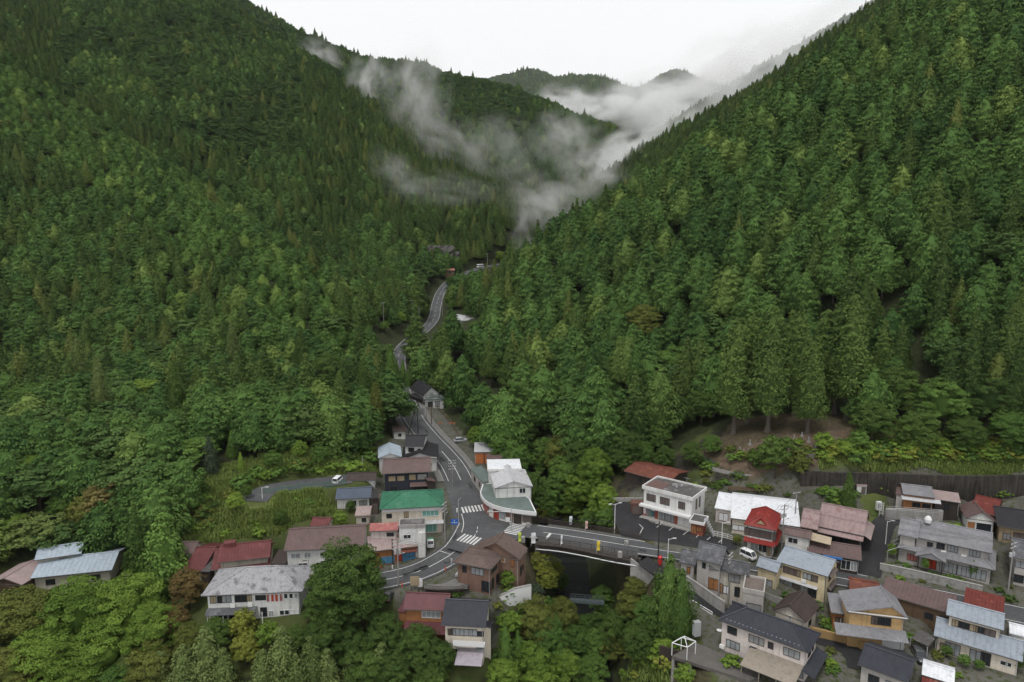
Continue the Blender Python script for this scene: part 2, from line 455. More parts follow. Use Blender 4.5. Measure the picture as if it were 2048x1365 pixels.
# ------------------------------------------------------------------ building materials
WHITE = mat('white_plaster', (.66,.66,.64), .8, .10, .5, (.52,.51,.48), .60)
CREAM = mat('cream_plaster', (.62,.56,.47), .8, .10, .5)
YELLOW = mat('yellow_plaster', (.60,.51,.33), .8, .08, .5)
ORANGE = mat('orange_plaster', (.48,.32,.15), .8, .10, .5)
PINKW = mat('pale_pink_plaster', (.58,.52,.49), .8, .06, .4)
GREYW = mat('grey_plaster', (.40,.38,.36), .85, .15, .6)
BEIGE = mat('beige_plaster', (.50,.46,.40), .85, .12, .5)
BROWNB = mat('brown_brick', (.20,.125,.095), .85, .18, 1.5)
NAVYW = mat('navy_boards', (.035,.04,.055), .6, .2, .8)
WOOD = mat('brown_boards', (.13,.085,.055), .85, .3, 1.2)
WOODO = mat('orange_boards', (.34,.155,.065), .8, .25, 1.0)
WOODD = mat('dark_boards', (.05,.04,.035), .85, .3, 1.2)
TAN = mat('tan_boards', (.36,.28,.18), .85, .2, .8)
BLUEW = mat('blue_panel', (.08,.22,.36), .6, .25, .8)
REDW = mat('red_panel', (.30,.05,.035), .6, .2, .8)
R_GREY = mat('grey_tile', (.22,.22,.235), .55, .25, .35, (.30,.30,.31), .58)
R_DGREY = mat('dark_grey_tile', (.105,.108,.118), .55, .35, .8, (.20,.20,.215), .52)
R_PALE = mat('pale_weathered_tile', (.34,.34,.355), .7, .18, .55, (.10,.10,.105), .535)
R_NAVY = mat('navy_tile', (.040,.043,.055), .40, .22, .5)
R_BLACK = mat('black_tile', (.026,.026,.029), .5, .25, .5)
R_BROWN = mat('brown_tile', (.135,.098,.086), .6, .2, .5)
R_DBROWN = mat('dark_brown_metal', (.062,.047,.042), .6, .25, .5)
R_MAROON = mat('maroon_metal', (.115,.040,.045), .5, .22, .5)
R_MAUVE = mat('mauve_brown_metal', (.135,.092,.088), .5, .2, .4, (.17,.125,.115), .6)
R_RED = mat('red_metal', (.26,.034,.028), .5, .3, .5, (.17,.035,.028), .55)
R_REDBR = mat('red_brown_metal', (.135,.042,.042), .5, .3, .5, (.17,.07,.065), .58)
R_RUST = mat('rusted_metal', (.16,.058,.042), .75, .3, .7, (.26,.10,.05), .56)
R_RUSTR = mat('rust_striped_metal', (.15,.035,.028), .75, .3, .7, (.34,.22,.15), .60)
R_PINK = mat('faded_pink_metal', (.30,.22,.215), .7, .22, .5, (.20,.115,.11), .56)
R_PALEP = mat('pale_pink_metal', (.34,.265,.255), .6, .16, .5)
R_SALMON = mat('salmon_metal', (.36,.13,.12), .6, .25, .8, (.42,.28,.25), .56)
R_BLUE = mat('blue_grey_metal', (.265,.30,.345), .40, .12, .4)
R_LBLUE = mat('light_blue_metal', (.35,.41,.47), .45, .12, .4)
R_DBLUE = mat('dark_blue_metal', (.085,.105,.145), .45, .2, .5)
R_GREEN = mat('green_metal', (.040,.165,.098), .45, .2, .3, (.11,.22,.155), .54)
R_TEAL = mat('teal_deck', (.13,.165,.155), .6, .3, .5)
R_WHITE = mat('white_metal', (.68,.70,.73), .45, .06, .3)
R_SILVER = mat('pale_grey_metal', (.46,.46,.475), .45, .08, .4)
R_DECK = mat('mottled_roof_felt', (.10,.095,.092), .85, .4, .5, (.24,.235,.23), .54)
CONC = mat('concrete', (.34,.33,.315), .85, .2, .5, (.20,.195,.185), .58)
CONCD = mat('dark_concrete', (.12,.115,.105), .9, .35, .35, (.055,.055,.048), .52)
STEEL = plain('grey_steel', (.40,.41,.42), .45, .4, .3)
DSTEEL = plain('dark_steel', (.05,.048,.045), .55, .4)
BSTEEL = mat('rail_brown', (.055,.045,.040), .7, .3, 1.0)
GREENF = mat('green_mesh', (.06,.17,.13), .7, .2, 1.0)
FRW = plain('white_frame', (.62,.62,.62), .4)
FRD = plain('dark_frame', (.035,.03,.028), .4)
GLASS = plain('dark_glass', (.022,.026,.030), .12, .5)
CURT = mat('curtained_glass', (.30,.32,.33), .25, .3, 1.5, None, None, 0, .5)
SHUT = mat('grey_shutter', (.26,.26,.265), .5, .1, 1.0)
SHUTB = mat('brown_shutter', (.13,.105,.095), .6, .15, 1.0)
SHUTW = plain('white_shutter', (.66,.67,.69), .45)
TEALG = mat('green_glass', (.16,.36,.31), .3, .25, 1.0)
BLIND = mat('tan_blind', (.36,.29,.19), .8, .2, 1.0)
REDD = plain('red_door', (.40,.045,.020), .5)
LIT = mat('lit_window', (.20,.10,.05), .4, .6, 1.2)
_lb = LIT.node_tree.nodes['Principled BSDF']; _lb.inputs['Emission Color'].default_value = (1.0,.40,.10,1); _lb.inputs['Emission Strength'].default_value = .05
LIT = LIT
PANE = {'d': GLASS, 'c': CURT, 's': SHUT, 'b': SHUTB, 'w': SHUTW, 't': TEALG, 'n': BLIND, 'r': REDD, 'l': LIT, 'p': R_SALMON}

class House:
    def __init__(s, name, label, cat, at, group=None):
        s.o = Vector([float(k) for k in at])
        s.root = empty(name, at, label, cat, group)
        s.name = name
    # eave rectangle: A, B = front eave corners (pixels), C = pixel of a back eave corner, ('r',u,v) = a pixel on the ridge, or a depth in metres
    def block(s, A, B, C, z0, he, roof='gx', rh=1.8, wall=WHITE, top=R_GREY, oh=.55, rp=.5, rib=.42, rw=.07, rhh=.05, inset=None, t=.16, par=.7, cap=True, parm=None, base=None, low=2.2, pad=True, wallparts=True, split=None):
        ze = z0+he
        a = G(A[0], A[1], ze); b = G(B[0], B[1], ze)
        ux = (b-a)[:2]; w = float(np.linalg.norm(ux)); ux = ux/w; uy = np.array([-ux[1], ux[0]])
        if isinstance(C, (int, float)): d = float(C)
        elif C[0] == 'r': d = float((G(C[1], C[2], ze+rh)-a)[:2]@uy)/(1.0 if isinstance(rp, str) else rp)
        else: d = float((G(C[0], C[1], ze)-a)[:2]@uy)
        d = max(d, 1.6)
        M = Matrix(((ux[0], uy[0], 0, a[0]), (ux[1], uy[1], 0, a[1]), (0, 0, 1, z0), (0, 0, 0, 1)))
        s.M, s.w, s.d, s.he, s.oh, s.z0 = M, w, d, he, oh, z0
        if DEBUG_DIMS: print('DIM', s.name, round(w,1), round(d,1), 'at', [round(float(k),1) for k in a])
        if pad:
            c = a[:2]+ux*w/2+uy*d/2
            PADS.append((c, ux, w/2-oh, d/2-oh, z0))
        W = MB(M); R = MB(M); K = MB(M)
        faces, pts = [], []
        e = -.06
        if roof == 'gx':
            yr = d*rp
            pts = [(0,0,he),(w,0,he),(w,yr,he+rh),(0,yr,he+rh),(w,d,he),(0,d,he)]
            faces = [(0,1,2,3),(3,2,4,5)]
            zw = he+rh*oh/yr-.1; zb = he+rh*oh/(d-yr)-.1
            W.profile([(oh,-low),(d-oh,-low),(d-oh,zb),(yr,he+rh-.1),(oh,zw)], oh, w-oh, 'x')
            caps = [((0,yr,he+rh),(w,yr,he+rh))]
        elif roof == 'gy':
            xr = w*rp
            pts = [(0,0,he),(xr,0,he+rh),(xr,d,he+rh),(0,d,he),(w,0,he),(w,d,he)]
            faces = [(0,1,2,3),(1,4,5,2)]
            zw = he+rh*oh/xr-.1; zb = he+rh*oh/(w-xr)-.1
            W.profile([(w-oh,-low),(oh,-low),(oh,zw),(xr,he+rh-.1),(w-oh,zb)], oh, d-oh, 'y')
            caps = [((xr,0,he+rh),(xr,d,he+rh))]
        elif roof in ('hip', 'iri'):
            alongx = w >= d
            L, S_ = (w, d) if alongx else (d, w)
            i = inset if inset is not None else S_/2*.95
            i0, i1 = (i if isinstance(i, tuple) else (i, i))
            f = (lambda p, q, z: (p, q, z)) if alongx else (lambda p, q, z: (q, p, z))
            pts = [(0,0,he),(w,0,he),(w,d,he),(0,d,he), f(i0,S_/2,he+rh), f(L-i1,S_/2,he+rh)]
            faces = [(0,1,5,4),(1,2,5),(2,3,4,5),(3,0,4)] if alongx else [(0,1,4),(1,2,5,4),(2,3,5),(3,0,4,5)]
            W.box(oh, w-oh, oh, d-oh, -low, he+.02)
            caps = [(pts[4], pts[5])]+[(pts[q], pts[4 if ((q in (0,3)) if alongx else (q in (0,1))) else 5]) for q in range(4)]
        elif roof == 'shed':      # rp: which side is high: 'b','f','l','r'
            hi = rp if isinstance(rp, str) else 'b'
            zz = {'b': (0,0,rh,rh), 'f': (rh,rh,0,0), 'l': (rh,0,0,rh), 'r': (0,rh,rh,0)}[hi]
            pts = [(0,0,he+zz[0]),(w,0,he+zz[1]),(w,d,he+zz[2]),(0,d,he+zz[3])]
            faces = [(0,1,2,3)]
            def zt(x, y): 
                return {'b': y/d, 'f': 1-y/d, 'l': 1-x/w, 'r': x/w}[hi]*rh+he-.08
            xs = ((oh,oh),(w-oh,oh),(w-oh,d-oh),(oh,d-oh))
            W.add([(x,y,-low) for x,y in xs]+[(x,y,zt(x,y)) for x,y in xs], [(3,2,1,0),(4,5,6,7),(0,1,5,4),(1,2,6,5),(2,3,7,6),(3,0,4,7)])
            caps = []
        else:                      # flat with parapet
            W.box(oh, w-oh, oh, d-oh, -low, he-par)
            R.box(.22, w-.22, .22, d-.22, he-par, he-par+.12)
            P_ = MB(M)
            for (x0,x1,y0,y1) in ((0,w,0,.22),(0,w,d-.22,d),(0,.22,.22,d-.22),(w-.22,w,.22,d-.22)): P_.box(x0,x1,y0,y1,he-par-.35,he)
            P_.box(.22, w-.22, .22, d-.22, he-par-.3, he-par-.003)
            caps = []
        s.wall = W.build('wall', wall, s.root, s.o) if wallparts else None
        if base is not None:
            Bq = MB(M); Bq.box(oh-.03, w-oh+.03, oh-.03, d-oh+.03, -low, base[0]); Bq.build('lower_wall', base[1], s.root, s.o)
        if roof == 'flat':
            r = R.build('roof', top, s.root, s.o); P_.build('parapet', parm or wall, r, (0,0,0)) if False else P_.build('parapet', parm or wall, s.root, s.o)
            s.roof = r
            return s
        R.shell(pts, faces, t)
        if rib:
            for f in faces: ribs(R, [Vector(pts[i]) for i in f], rib, rw, rhh)
        s.roof = R.build('roof', top, s.root, s.o)
        if w > 4:
            gt = MB(M); ez = he-t*.5
            gt.tube((0,-.07,ez),(w,-.07,ez-.03),.075,None,6)
            gt.build('gutter', DSTEEL, s.root, s.o)
            dp = MB(M); q = w-oh-.12
            dp.tube((q,-.05,ez),(q,oh-.07,ez-.45),.05,None,6); dp.tube((q,oh-.07,ez-.45),(q,oh-.07,-.4),.05,None,6)
            dp.build('downpipe', STEEL, s.root, s.o)
        if cap and caps:
            for p, q in caps:
                p, q = Vector(p), Vector(q); K.tube(p+Vector((0,0,.04)), q+Vector((0,0,.04)), .15 if cap is True else cap, None, 6)
            k = K.build('ridge_cap', top, s.root, s.o)
            k.parent = s.roof; k.location = (0,0,0)
        return s
    def _face(s, face):
        w, d, oh = s.w, s.d, s.oh
        if face == 'f': return Vector((oh,oh,0)), Vector((1,0,0)), Vector((0,-1,0)), w-2*oh
        if face == 'b': return Vector((w-oh,d-oh,0)), Vector((-1,0,0)), Vector((0,1,0)), w-2*oh
        if face == 'r': return Vector((w-oh,oh,0)), Vector((0,1,0)), Vector((1,0,0)), d-2*oh
        return Vector((oh,d-oh,0)), Vector((0,-1,0)), Vector((-1,0,0)), d-2*oh
    def _bx(s, mb, o, t, n, a0, a1, n0, n1, z0, z1):
        c = [o+t*a+n*m+Vector((0,0,z)) for z in (z0,z1) for (a,m) in ((a0,n0),(a1,n0),(a1,n1),(a0,n1))]
        mb.add(c, [(3,2,1,0),(4,5,6,7),(0,1,5,4),(1,2,6,5),(2,3,7,6),(3,0,4,7)])
    def win(s, face, fr, z, w, h, kind='d', fm=None, out=0.0, n=2, name='window', sill=False, pane_name='pane'):
        o, t, nn, L = s._face(face)
        c = fr*L
        a0, a1 = c-w/2, c+w/2
        F = MB(s.M); b = .075
        p = .08+out
        for q in (z, z+h-b): s._bx(F, o, t, nn, a0, a1, out-.02, p, q, q+b)
        for k in range(n+1):
            q = a0+(w-b)*k/n
            s._bx(F, o, t, nn, q, q+b, out-.015, p-.005, z+b, z+h-b)
        f = F.build(name, fm or FRD, s.root, s.o)
        P_ = MB(s.M); s._bx(P_, o, t, nn, a0+.03, a1-.03, out-.01, out+.03, z+.03, z+h-.03)
        pn = P_.build(pane_name, PANE.get(kind, GLASS) if isinstance(kind, str) else kind, f, s.o); pn.location = (0,0,0)
        return f
    def wins(s, face, specs):
        for q in specs: s.win(face, *q)
        return s
    def panel(s, name, m, face, f0, f1, z0, z1, out=.06, inn=-.02):
        o, t, nn, L = s._face(face)
        B = MB(s.M); s._bx(B, o, t, nn, f0*L, f1*L, inn, out, z0, z1)
        return B.build(name, m, s.root, s.o)
    def skirt(s, face, z, depth=1.0, drop=.45, f0=0., f1=1., m=None, ext=.2, t=.1, name='eave_roof', rib=.42):
        o, t_, nn, L = s._face(face)
        a0, a1 = f0*L-ext, f1*L+ext
        B = MB(s.M)
        pts = [o+t_*a0+nn*depth+Vector((0,0,z-drop)), o+t_*a1+nn*depth+Vector((0,0,z-drop)), o+t_*a1-nn*.03+Vector((0,0,z)), o+t_*a0-nn*.03+Vector((0,0,z))]
        B.shell(pts, [(0,1,2,3)], t)
        if rib: ribs(B, pts, rib, .06, .04)
        return B.build(name, m or R_GREY, s.root, s.o)
    def part(s, name, mb, m, smooth=False):
        return mb.build(name, m, s.root, s.o, smooth)
    def local(s): return MB(s.M)
    def ac(s, face, fr, z, m=None):
        o, t, nn, L = s._face(face)
        B = MB(s.M); s._bx(B, o, t, nn, fr*L-.42, fr*L+.42, .04, .36, z, z+.62)
        return B.build('air_conditioner', plain('ac_white', (.66,.66,.64), .5), s.root, s.o)
DEBUG_DIMS = False
def ribs(R, P, step, wd, ht):
    n = (P[1]-P[0]).cross(P[2]-P[0])
    if n.z < 0: n = -n
    n.normalize()
    h = Vector((-n.y, n.x, 0))
    if h.length < 1e-4: return
    h.normalize(); dn = n.cross(h)
    q = [(p.dot(h), p.dot(dn), p) for p in P]
    lo, hi = min(a[0] for a in q), max(a[0] for a in q)
    k = max(1, int((hi-lo)/step)); st = (hi-lo)/k
    org = P[0]; oh_, od = org.dot(h), org.dot(dn)
    for i in range(k+1):
        x = lo+st*i
        x = min(max(x, lo+wd*.6), hi-wd*.6)
        ys = []
        for j in range(len(q)):
            a, b = q[j], q[(j+1) % len(q)]
            if (a[0]-x)*(b[0]-x) <= 0 and abs(a[0]-b[0]) > 1e-6:
                f = (x-a[0])/(b[0]-a[0]); ys.append(a[1]+f*(b[1]-a[1]))
        if len(ys) < 2: continue
        y0, y1 = min(ys), max(ys)
        if y1-y0 < .2: continue
        A, B = org+h*(x-oh_)+dn*(y0-od), org+h*(x-oh_)+dn*(y1-od)
        s = h*wd*.5; u = n*ht
        R.add([A-s, A+s, B+s, B-s, A-s*.6+u, A+s*.6+u, B+s*.6+u, B-s*.6+u], [(4,5,6,7),(0,1,5,4),(1,2,6,5),(2,3,7,6),(3,0,4,7)])
# ------------------------------------------------------------------ the houses left of the bridge
def houses_west():
    h = House('shed', 'low pinkish gabled shed at the left edge beside the long blue roofs', 'shed', G(20,1175,-7))
    h.block((-26,1166),(44,1170),(57,1129),-7,3.4,'gy',1.2,WOOD,R_PALEP)
    h.win('f',.5,.9,1.6,1.1,'d')
    h = House('house', 'long low house with two stepped light blue metal roofs among trees', 'house', G(140,1160,-6.5))
    h.block((60,1157),(224,1140),('r',148,1112),-6.5,3.0,'gx',1.5,BEIGE,R_LBLUE,rib=.9)
    h.wins('f',[(.2,.9,1.7,1.2,'d'),(.5,.9,1.7,1.2,'c'),(.8,.9,1.7,1.2,'d')])
    h.block((68,1121),(163,1107),('r',115,1092),-5.4,4.0,'gx',1.1,BEIGE,R_LBLUE,rib=.9,pad=False)
    h.win('f',.6,2.6,1.6,.8,'d')
    h = House('house', 'small house with a white gable end beside the orange-brown tree', 'house', G(378,1120,-3))
    h.block((354,1107.5),(387,1107.5),('r',371,1084),-3,3.4,'gx',1.3,WHITE,R_MAUVE)
    h.win('f',.5,1.2,1.0,1.0,'d')
    h.block((364,1141),(405,1142),('r',399,1094),-3.6,2.6,'gx',2.0,BEIGE,R_REDBR,pad=False)
    h.win('f',.55,.7,1.3,1.2,'n')
    h = House('covered_passage', 'narrow grey-roofed passage between two red-brown roofs', 'shed', G(410,1143,-3.2))
    h.block((401,1143),(419,1144),(424,1100),-3.2,2.7,'shed',.4,WOODD,R_DECK,oh=.2,rp='b')
    h = House('house', 'house with stepped bright red-brown seamed metal roofs behind the white hipped house', 'house', G(480,1140,-3))
    h.block((421,1141),(540,1129),('r',480,1094),-3,2.5,'gx',2.0,BEIGE,R_REDBR,rib=.6)
    h.wins('f',[(.2,.7,1.5,1.3,'c'),(.55,.7,1.5,1.3,'d'),(.85,.7,1.2,1.3,'d')])
    h.block((434,1126),(540,1114),('r',486,1087),-3,4.1,'gx',1.6,BEIGE,R_REDBR,rib=.6,pad=False)
    b = h.local(); b.box(.8, 3.0, h.d*.42, h.d*.62, h.he+.6, h.he+2.2); h.part('roof_monitor', b, R_REDBR)
    h = House('shed', 'small dark mossy lean-to between the red-brown and mauve roofs', 'shed', G(555,1128,-2.6))
    h.block((540,1128),(571,1128),(571,1104),-2.6,2.6,'shed',.5,WOODD,R_DBROWN,oh=.25,rp='b')
    h = House('house', 'white two-storey house with a long mauve metal roof behind the big dark tree', 'house', G(640,1130,-2.4))
    h.block((567,1102),(728,1094),('r',650,1055.5),-2.4,5.0,'gx',2.0,WHITE,R_MAUVE,rib=.5)
    h.wins('f',[(.11,3.0,1.9,1.1,'c',FRW),(.27,3.0,1.3,1.1,'c',FRW),(.5,3.0,1.9,1.1,'c',FRW),(.75,3.0,1.9,1.1,'d',FRW),(.2,.6,1.8,1.4,'d',FRW),(.5,.5,1.8,1.8,'d',FRW)])
    for q in (.20,.215,.23,.245,.275): h.panel('vent', DSTEEL, 'f', q, q+.008, 2.35, 2.55)
    h = House('shed', 'small red tin-roofed shed half hidden behind the mauve roof', 'shed', G(640,1054,-.6))
    h.block((619,1052.5),(657,1053.5),('r',645,1036),-.6,2.8,'gx',1.0,WHITE,R_REDBR,rib=.6)
    h.win('f',.5,.9,1.1,1.0,'d')
    # the big white house with the pale weathered hipped roof
    h = House('house', 'large white house with a pale weathered hipped tile roof and red shutters', 'house', G(510,1250,-4.8))
    h.block((402,1192),(605,1183),(612,1133),-4.8,5.6,'hip',2.7,WHITE,R_PALE,oh=.8,rib=.36,rw=.1,inset=(6.6,5.4))
    h.wins('f',[(.06,3.6,1.1,1.4,'n'),(.13,3.6,.9,1.4,'d'),(.2,3.6,1.8,1.4,'c'),(.36,3.6,2.2,1.4,'d'),(.45,3.7,1.0,1.2,'n'),(.575,3.8,1.9,1.0,'d'),
        (.655,3.4,.62,1.5,'p',FRW,0.,1),(.705,3.4,.62,1.5,'r',FRW,0.,1),(.75,3.4,.62,1.5,'r',FRW,0.,1),(.80,3.4,.62,1.5,'p',FRW,0.,1),(.852,3.9,.7,1.0,'d',FRW,0.,1),(.91,3.9,.7,1.0,'d',FRW,0.,1),(.965,3.9,.6,1.0,'c',FRW,0.,1),
        (.80,.7,.85,1.0,'d',FRW,0.,1),(.855,.7,.85,1.0,'d',FRW,0.,1),(.91,.8,.7,.9,'w',FRW,0.,1),(.965,.8,.7,.9,'w',FRW,0.,1),(.60,.6,1.2,1.8,'d'),(.68,.5,.9,1.2,'c',FRW),(.13,.1,2.2,2.0,'d'),(.3,.1,2.6,2.0,'d')])
    h.skirt('f',2.7,1.5,.6,0.,.52,R_DGREY)
    h.ac('f',.27,2.75); h.ac('f',.46,2.75)
    for x in (.9, 3.6, 7.0, 10.4): b = h.local(); b.box(x, x+.14, -.5, -.36, -1.5, 2.15); h.part('porch_post', b, FRW)
    # wing on its right
    h.block((560,1176),(622,1160),(622,1132),-4.8,5.2,'hip',1.9,WHITE,R_PALE,oh=.6,rib=.36,rw=.1,pad=False,inset=2.5)
    # the shop with salmon roof, blue and orange front
    h = House('shop', 'shabby shop with faded salmon tin roofs and blue-painted boards at the bend', 'shop', G(790,1130,-1.2))
    h.block((737,1104),(836,1092),('r',780,1068),-1.6,3.2,'shed',1.1,WOODO,R_PALEP,rp='b',rib=.5,oh=.4)
    h.wins('f',[(.1,.3,1.6,2.0,'r'),(.62,.3,1.3,2.0,'r'),(.85,.9,2.0,1.2,'d')])
    h.panel('blue_board', BLUEW, 'f', .22,.52, 0,1.5); h.panel('blue_board', BLUEW, 'f', .70,.99, 0,2.4,.05)
    h.panel('fascia', WOODO, 'f', 0,1, 2.5,3.15,.12)
    h.skirt('f',2.7,.9,.4,.55,1.,R_RUST)
    b = h.local(); b.tube((h.w*.48,.1,0),(h.w*.48,.1,5.0),.11); b.tube((h.w*.48,.1,5.0),(h.w*.48,.1,5.25),.2,.12); h.part('stove_pipe', b, DSTEEL)
    h.block((738,1063),(796,1061),('r',766,1046),-1.2,5.4,'shed',.9,PINKW,R_SALMON,rp='b',rib=.35,oh=.35,pad=False)
    h.win('f',.75,4.0,1.5,.8,'d')
    h.block((797,1051),(851,1049),(848,1036),-1.2,7.2,'flat',0,WHITE,R_DECK,oh=.12,par=.35,pad=False,parm=CONC)
    h.wins('f',[(.3,4.2,1.5,.9,'d',FRW),(.8,1.0,1.0,1.6,'b')])
    h.panel('pillar', WHITE, 'f', .72,.99, -1,5.5,.35)
    # green roofed house
    h = House('house', 'cream two-storey house with a bright green hipped metal roof by the crossing', 'house', G(822,1065,0))
    h.block((758.5,1019),(889,1012.5),(884,979.5),-.2,6.2,'hip',1.9,CREAM,R_GREEN,rib=.5,rw=.06,oh=.45,inset=(5.0,4.2))
    h.wins('f',[(.80,3.9,3.6,1.3,'t',FRW,0.,4),(.40,3.8,1.0,1.6,'n'),(.80,.2,2.6,2.2,'t',FRW,0.,3),(.12,3.9,1.2,1.0,'d'),(.3,.6,1.6,1.6,'d')])
    h.wins('r',[(.3,3.9,1.4,1.1,'d'),(.7,3.9,1.4,1.1,'d'),(.5,.6,1.8,1.6,'b')])
    h.panel('gutter_board', FRW, 'f', 0,1, 5.3,6.0,.1)
    h.skirt('f',2.9,1.2,.3,.35,1.,R_SILVER)
    # navy house
    h = House('house', 'dark navy two-storey house with a mauve-brown seamed roof', 'house', G(815,980,.8))
    h.block((764,948),(863,943.5),('r',812,918),.6,5.6,'gx',1.6,NAVYW,R_MAUVE,rib=.42,oh=.6)
    h.wins('f',[(.16,3.4,1.7,1.2,'n',BLIND),(.36,3.4,1.7,1.2,'n',BLIND),(.62,3.5,1.6,1.3,'n',BLIND),(.84,3.5,2.2,1.3,'c',BLIND),(.2,.6,1.7,1.4,'d'),(.72,.2,1.6,2.0,'d')])
    h.skirt('f',2.8,1.6,.5,.58,1.02,R_MAUVE)
    h.block((856,966),(873,963),(867,935),.8,3.2,'shed',.6,WOODD,R_MAUVE,rp='l',oh=.2,pad=False)
    # sheds to its left
    h = House('shed', 'white-walled shed with a dark blue ribbed roof above the vegetable plot', 'shed', G(705,1012,1.2))
    h.block((670,999),(742,995.5),('r',705,976.5),1.2,2.5,'gx',1.1,WHITE,R_DBLUE,rib=.45,oh=.4)
    h.wins('f',[(.5,.7,1.2,1.0,'d'),(.8,.6,1.8,1.2,'s')])
    h = House('shed', 'dark brown roofed white shed beside the upper lane', 'shed', G(722,972,3))
    h.block((692,962),(752,960),('r',722,946),2.6,2.5,'gx',1.0,WHITE,R_DBROWN,rib=.5,oh=.4)
    h.win('f',.3,.8,1.2,.9,'d')
    h = House('shed', 'little mauve-roofed shed below the dark blue ribbed roof', 'shed', G(725,1033,.4))
    h.block((709,1032),(740,1031),(739,1017),.2,2.3,'shed',.6,BEIGE,R_PALEP,rp='b',rib=.5,oh=.3)
    h.win('f',.6,.7,1.0,.9,'d')
    h = House('carport', 'black-boarded open carport between the shed and the green roof', 'carport', G(749,1030,.2))
    h.block((742,997),(757,996),(757,978),.2,4.0,'flat',0,WOODD,R_BLACK,oh=.1,par=.15)
    h.panel('shutter', SHUTB, 'f', .1,.9, 0,2.6)
    h = House('house', 'white gabled shed with a pale blue tin roof at the edge of the cedars', 'shed', G(780,940,2.6))
    h.block((756,917),(804,914),(796,893),2.4,4.6,'gy',1.2,WHITE,R_LBLUE,rib=.5,oh=.3)
    h.wins('f',[(.3,2.6,1.1,.9,'d'),(.7,.8,1.2,1.2,'d')])
    h = House('house', 'black-roofed white house with a tall upper storey and a front gable beside the road', 'house', G(840,930,2.0))
    h.block((803,918),(877,915.5),(865,890),1.8,3.4,'gy',1.6,WHITE,R_BLACK,rib=.36,oh=.5)
    h.wins('f',[(.78,.8,1.3,1.1,'d',FRW),(.35,.8,1.3,1.1,'d',FRW)])
    h.panel('bargeboard', FRW, 'f', .0,1.0, 3.35,3.55,.55,.45)
    h.block((807,893),(847,893),('r',821,871),2.2,5.6,'gx',1.4,WHITE,R_BLACK,rib=.36,oh=.4,pad=False)
    h.wins('f',[(.35,3.9,1.6,1.2,'d',FRD,0.,3),(.8,3.9,.7,.9,'d')]); h.win('l',.5,3.9,1.2,1.1,'d')
    h = House('shed', 'tiny rust-brown tin roof tucked against the black-roofed house by the road', 'shed', G(850,893,2.4))
    h.block((845,883),(857,881),(851,868),2.3,3.6,'shed',.4,WOOD,R_RUST,rp='l',oh=.2)
    h = House('shed', 'small brown-roofed white hut at the foot of the leaning dark pole', 'shed', G(800,872,3))
    h.block((786,864),(813,862),('r',800,852),2.9,2.5,'gx',.8,WHITE,R_DBROWN,oh=.3)
    h.win('f',.5,.8,1.0,.9,'d')
    # gas station / shop up the road
    h = House('roadside_shop', 'black gabled roadside shop with a green canopy beside the bend', 'shop', G(852,815,4.6))
    h.block((846,792),(881,788),(815,776.5),4.4,4.4,'gy',2.8,WHITE,R_BLACK,rib=.4,oh=.5)
    h.win('f',.5,4.0,1.4,1.2,'c',FRW); h.wins('l',[(.3,1.0,1.8,1.4,'d'),(.7,1.0,1.8,1.4,'d')])
    h.block((850,800),(889,797),5.0,4.4,3.2,'gy',.9,WHITE,R_TEAL,oh=.25,pad=False,rib=.5)
    h.wins('f',[(.25,.3,1.8,2.0,'d'),(.65,.3,1.8,2.0,'c')])
    h.panel('green_trim', plain('mint_trim', (.30,.46,.40)), 'f', 0,1, 2.7,3.1,.25)
    h.block((818,790),(846,800),4.0,4.4,3.0,'shed',.6,WOODD,R_BLACK,rp='b',oh=.2,pad=False,rib=.5)
    # white house far up by the road
    h = House('hut', 'pale grey-roofed white hut alone among the trees beside the upper road', 'hut', Q(912,645,365))
    c = Q(912,640,365)
    h.block((893,636),(925,642),9.0,float(c[2]),3.6,'hip',1.7,WHITE,R_SILVER,oh=.6,rib=.6,inset=3.5)
    h.wins('f',[(.3,.9,1.6,1.2,'d'),(.7,.9,1.6,1.2,'d')]); h.win('r',.5,.9,1.4,1.2,'d')
    c = Q(899,547,455)
    h = House('roadside_shed', 'rust-red roofed roadside shed below the bare rock face', 'shed', c)
    h.block((889,541),(909,541),5.0,float(c[2])-.5,2.6,'gx',.9,WOOD,R_SALMON,oh=.3)
    h.win('f',.5,.6,2.0,1.2,'d')

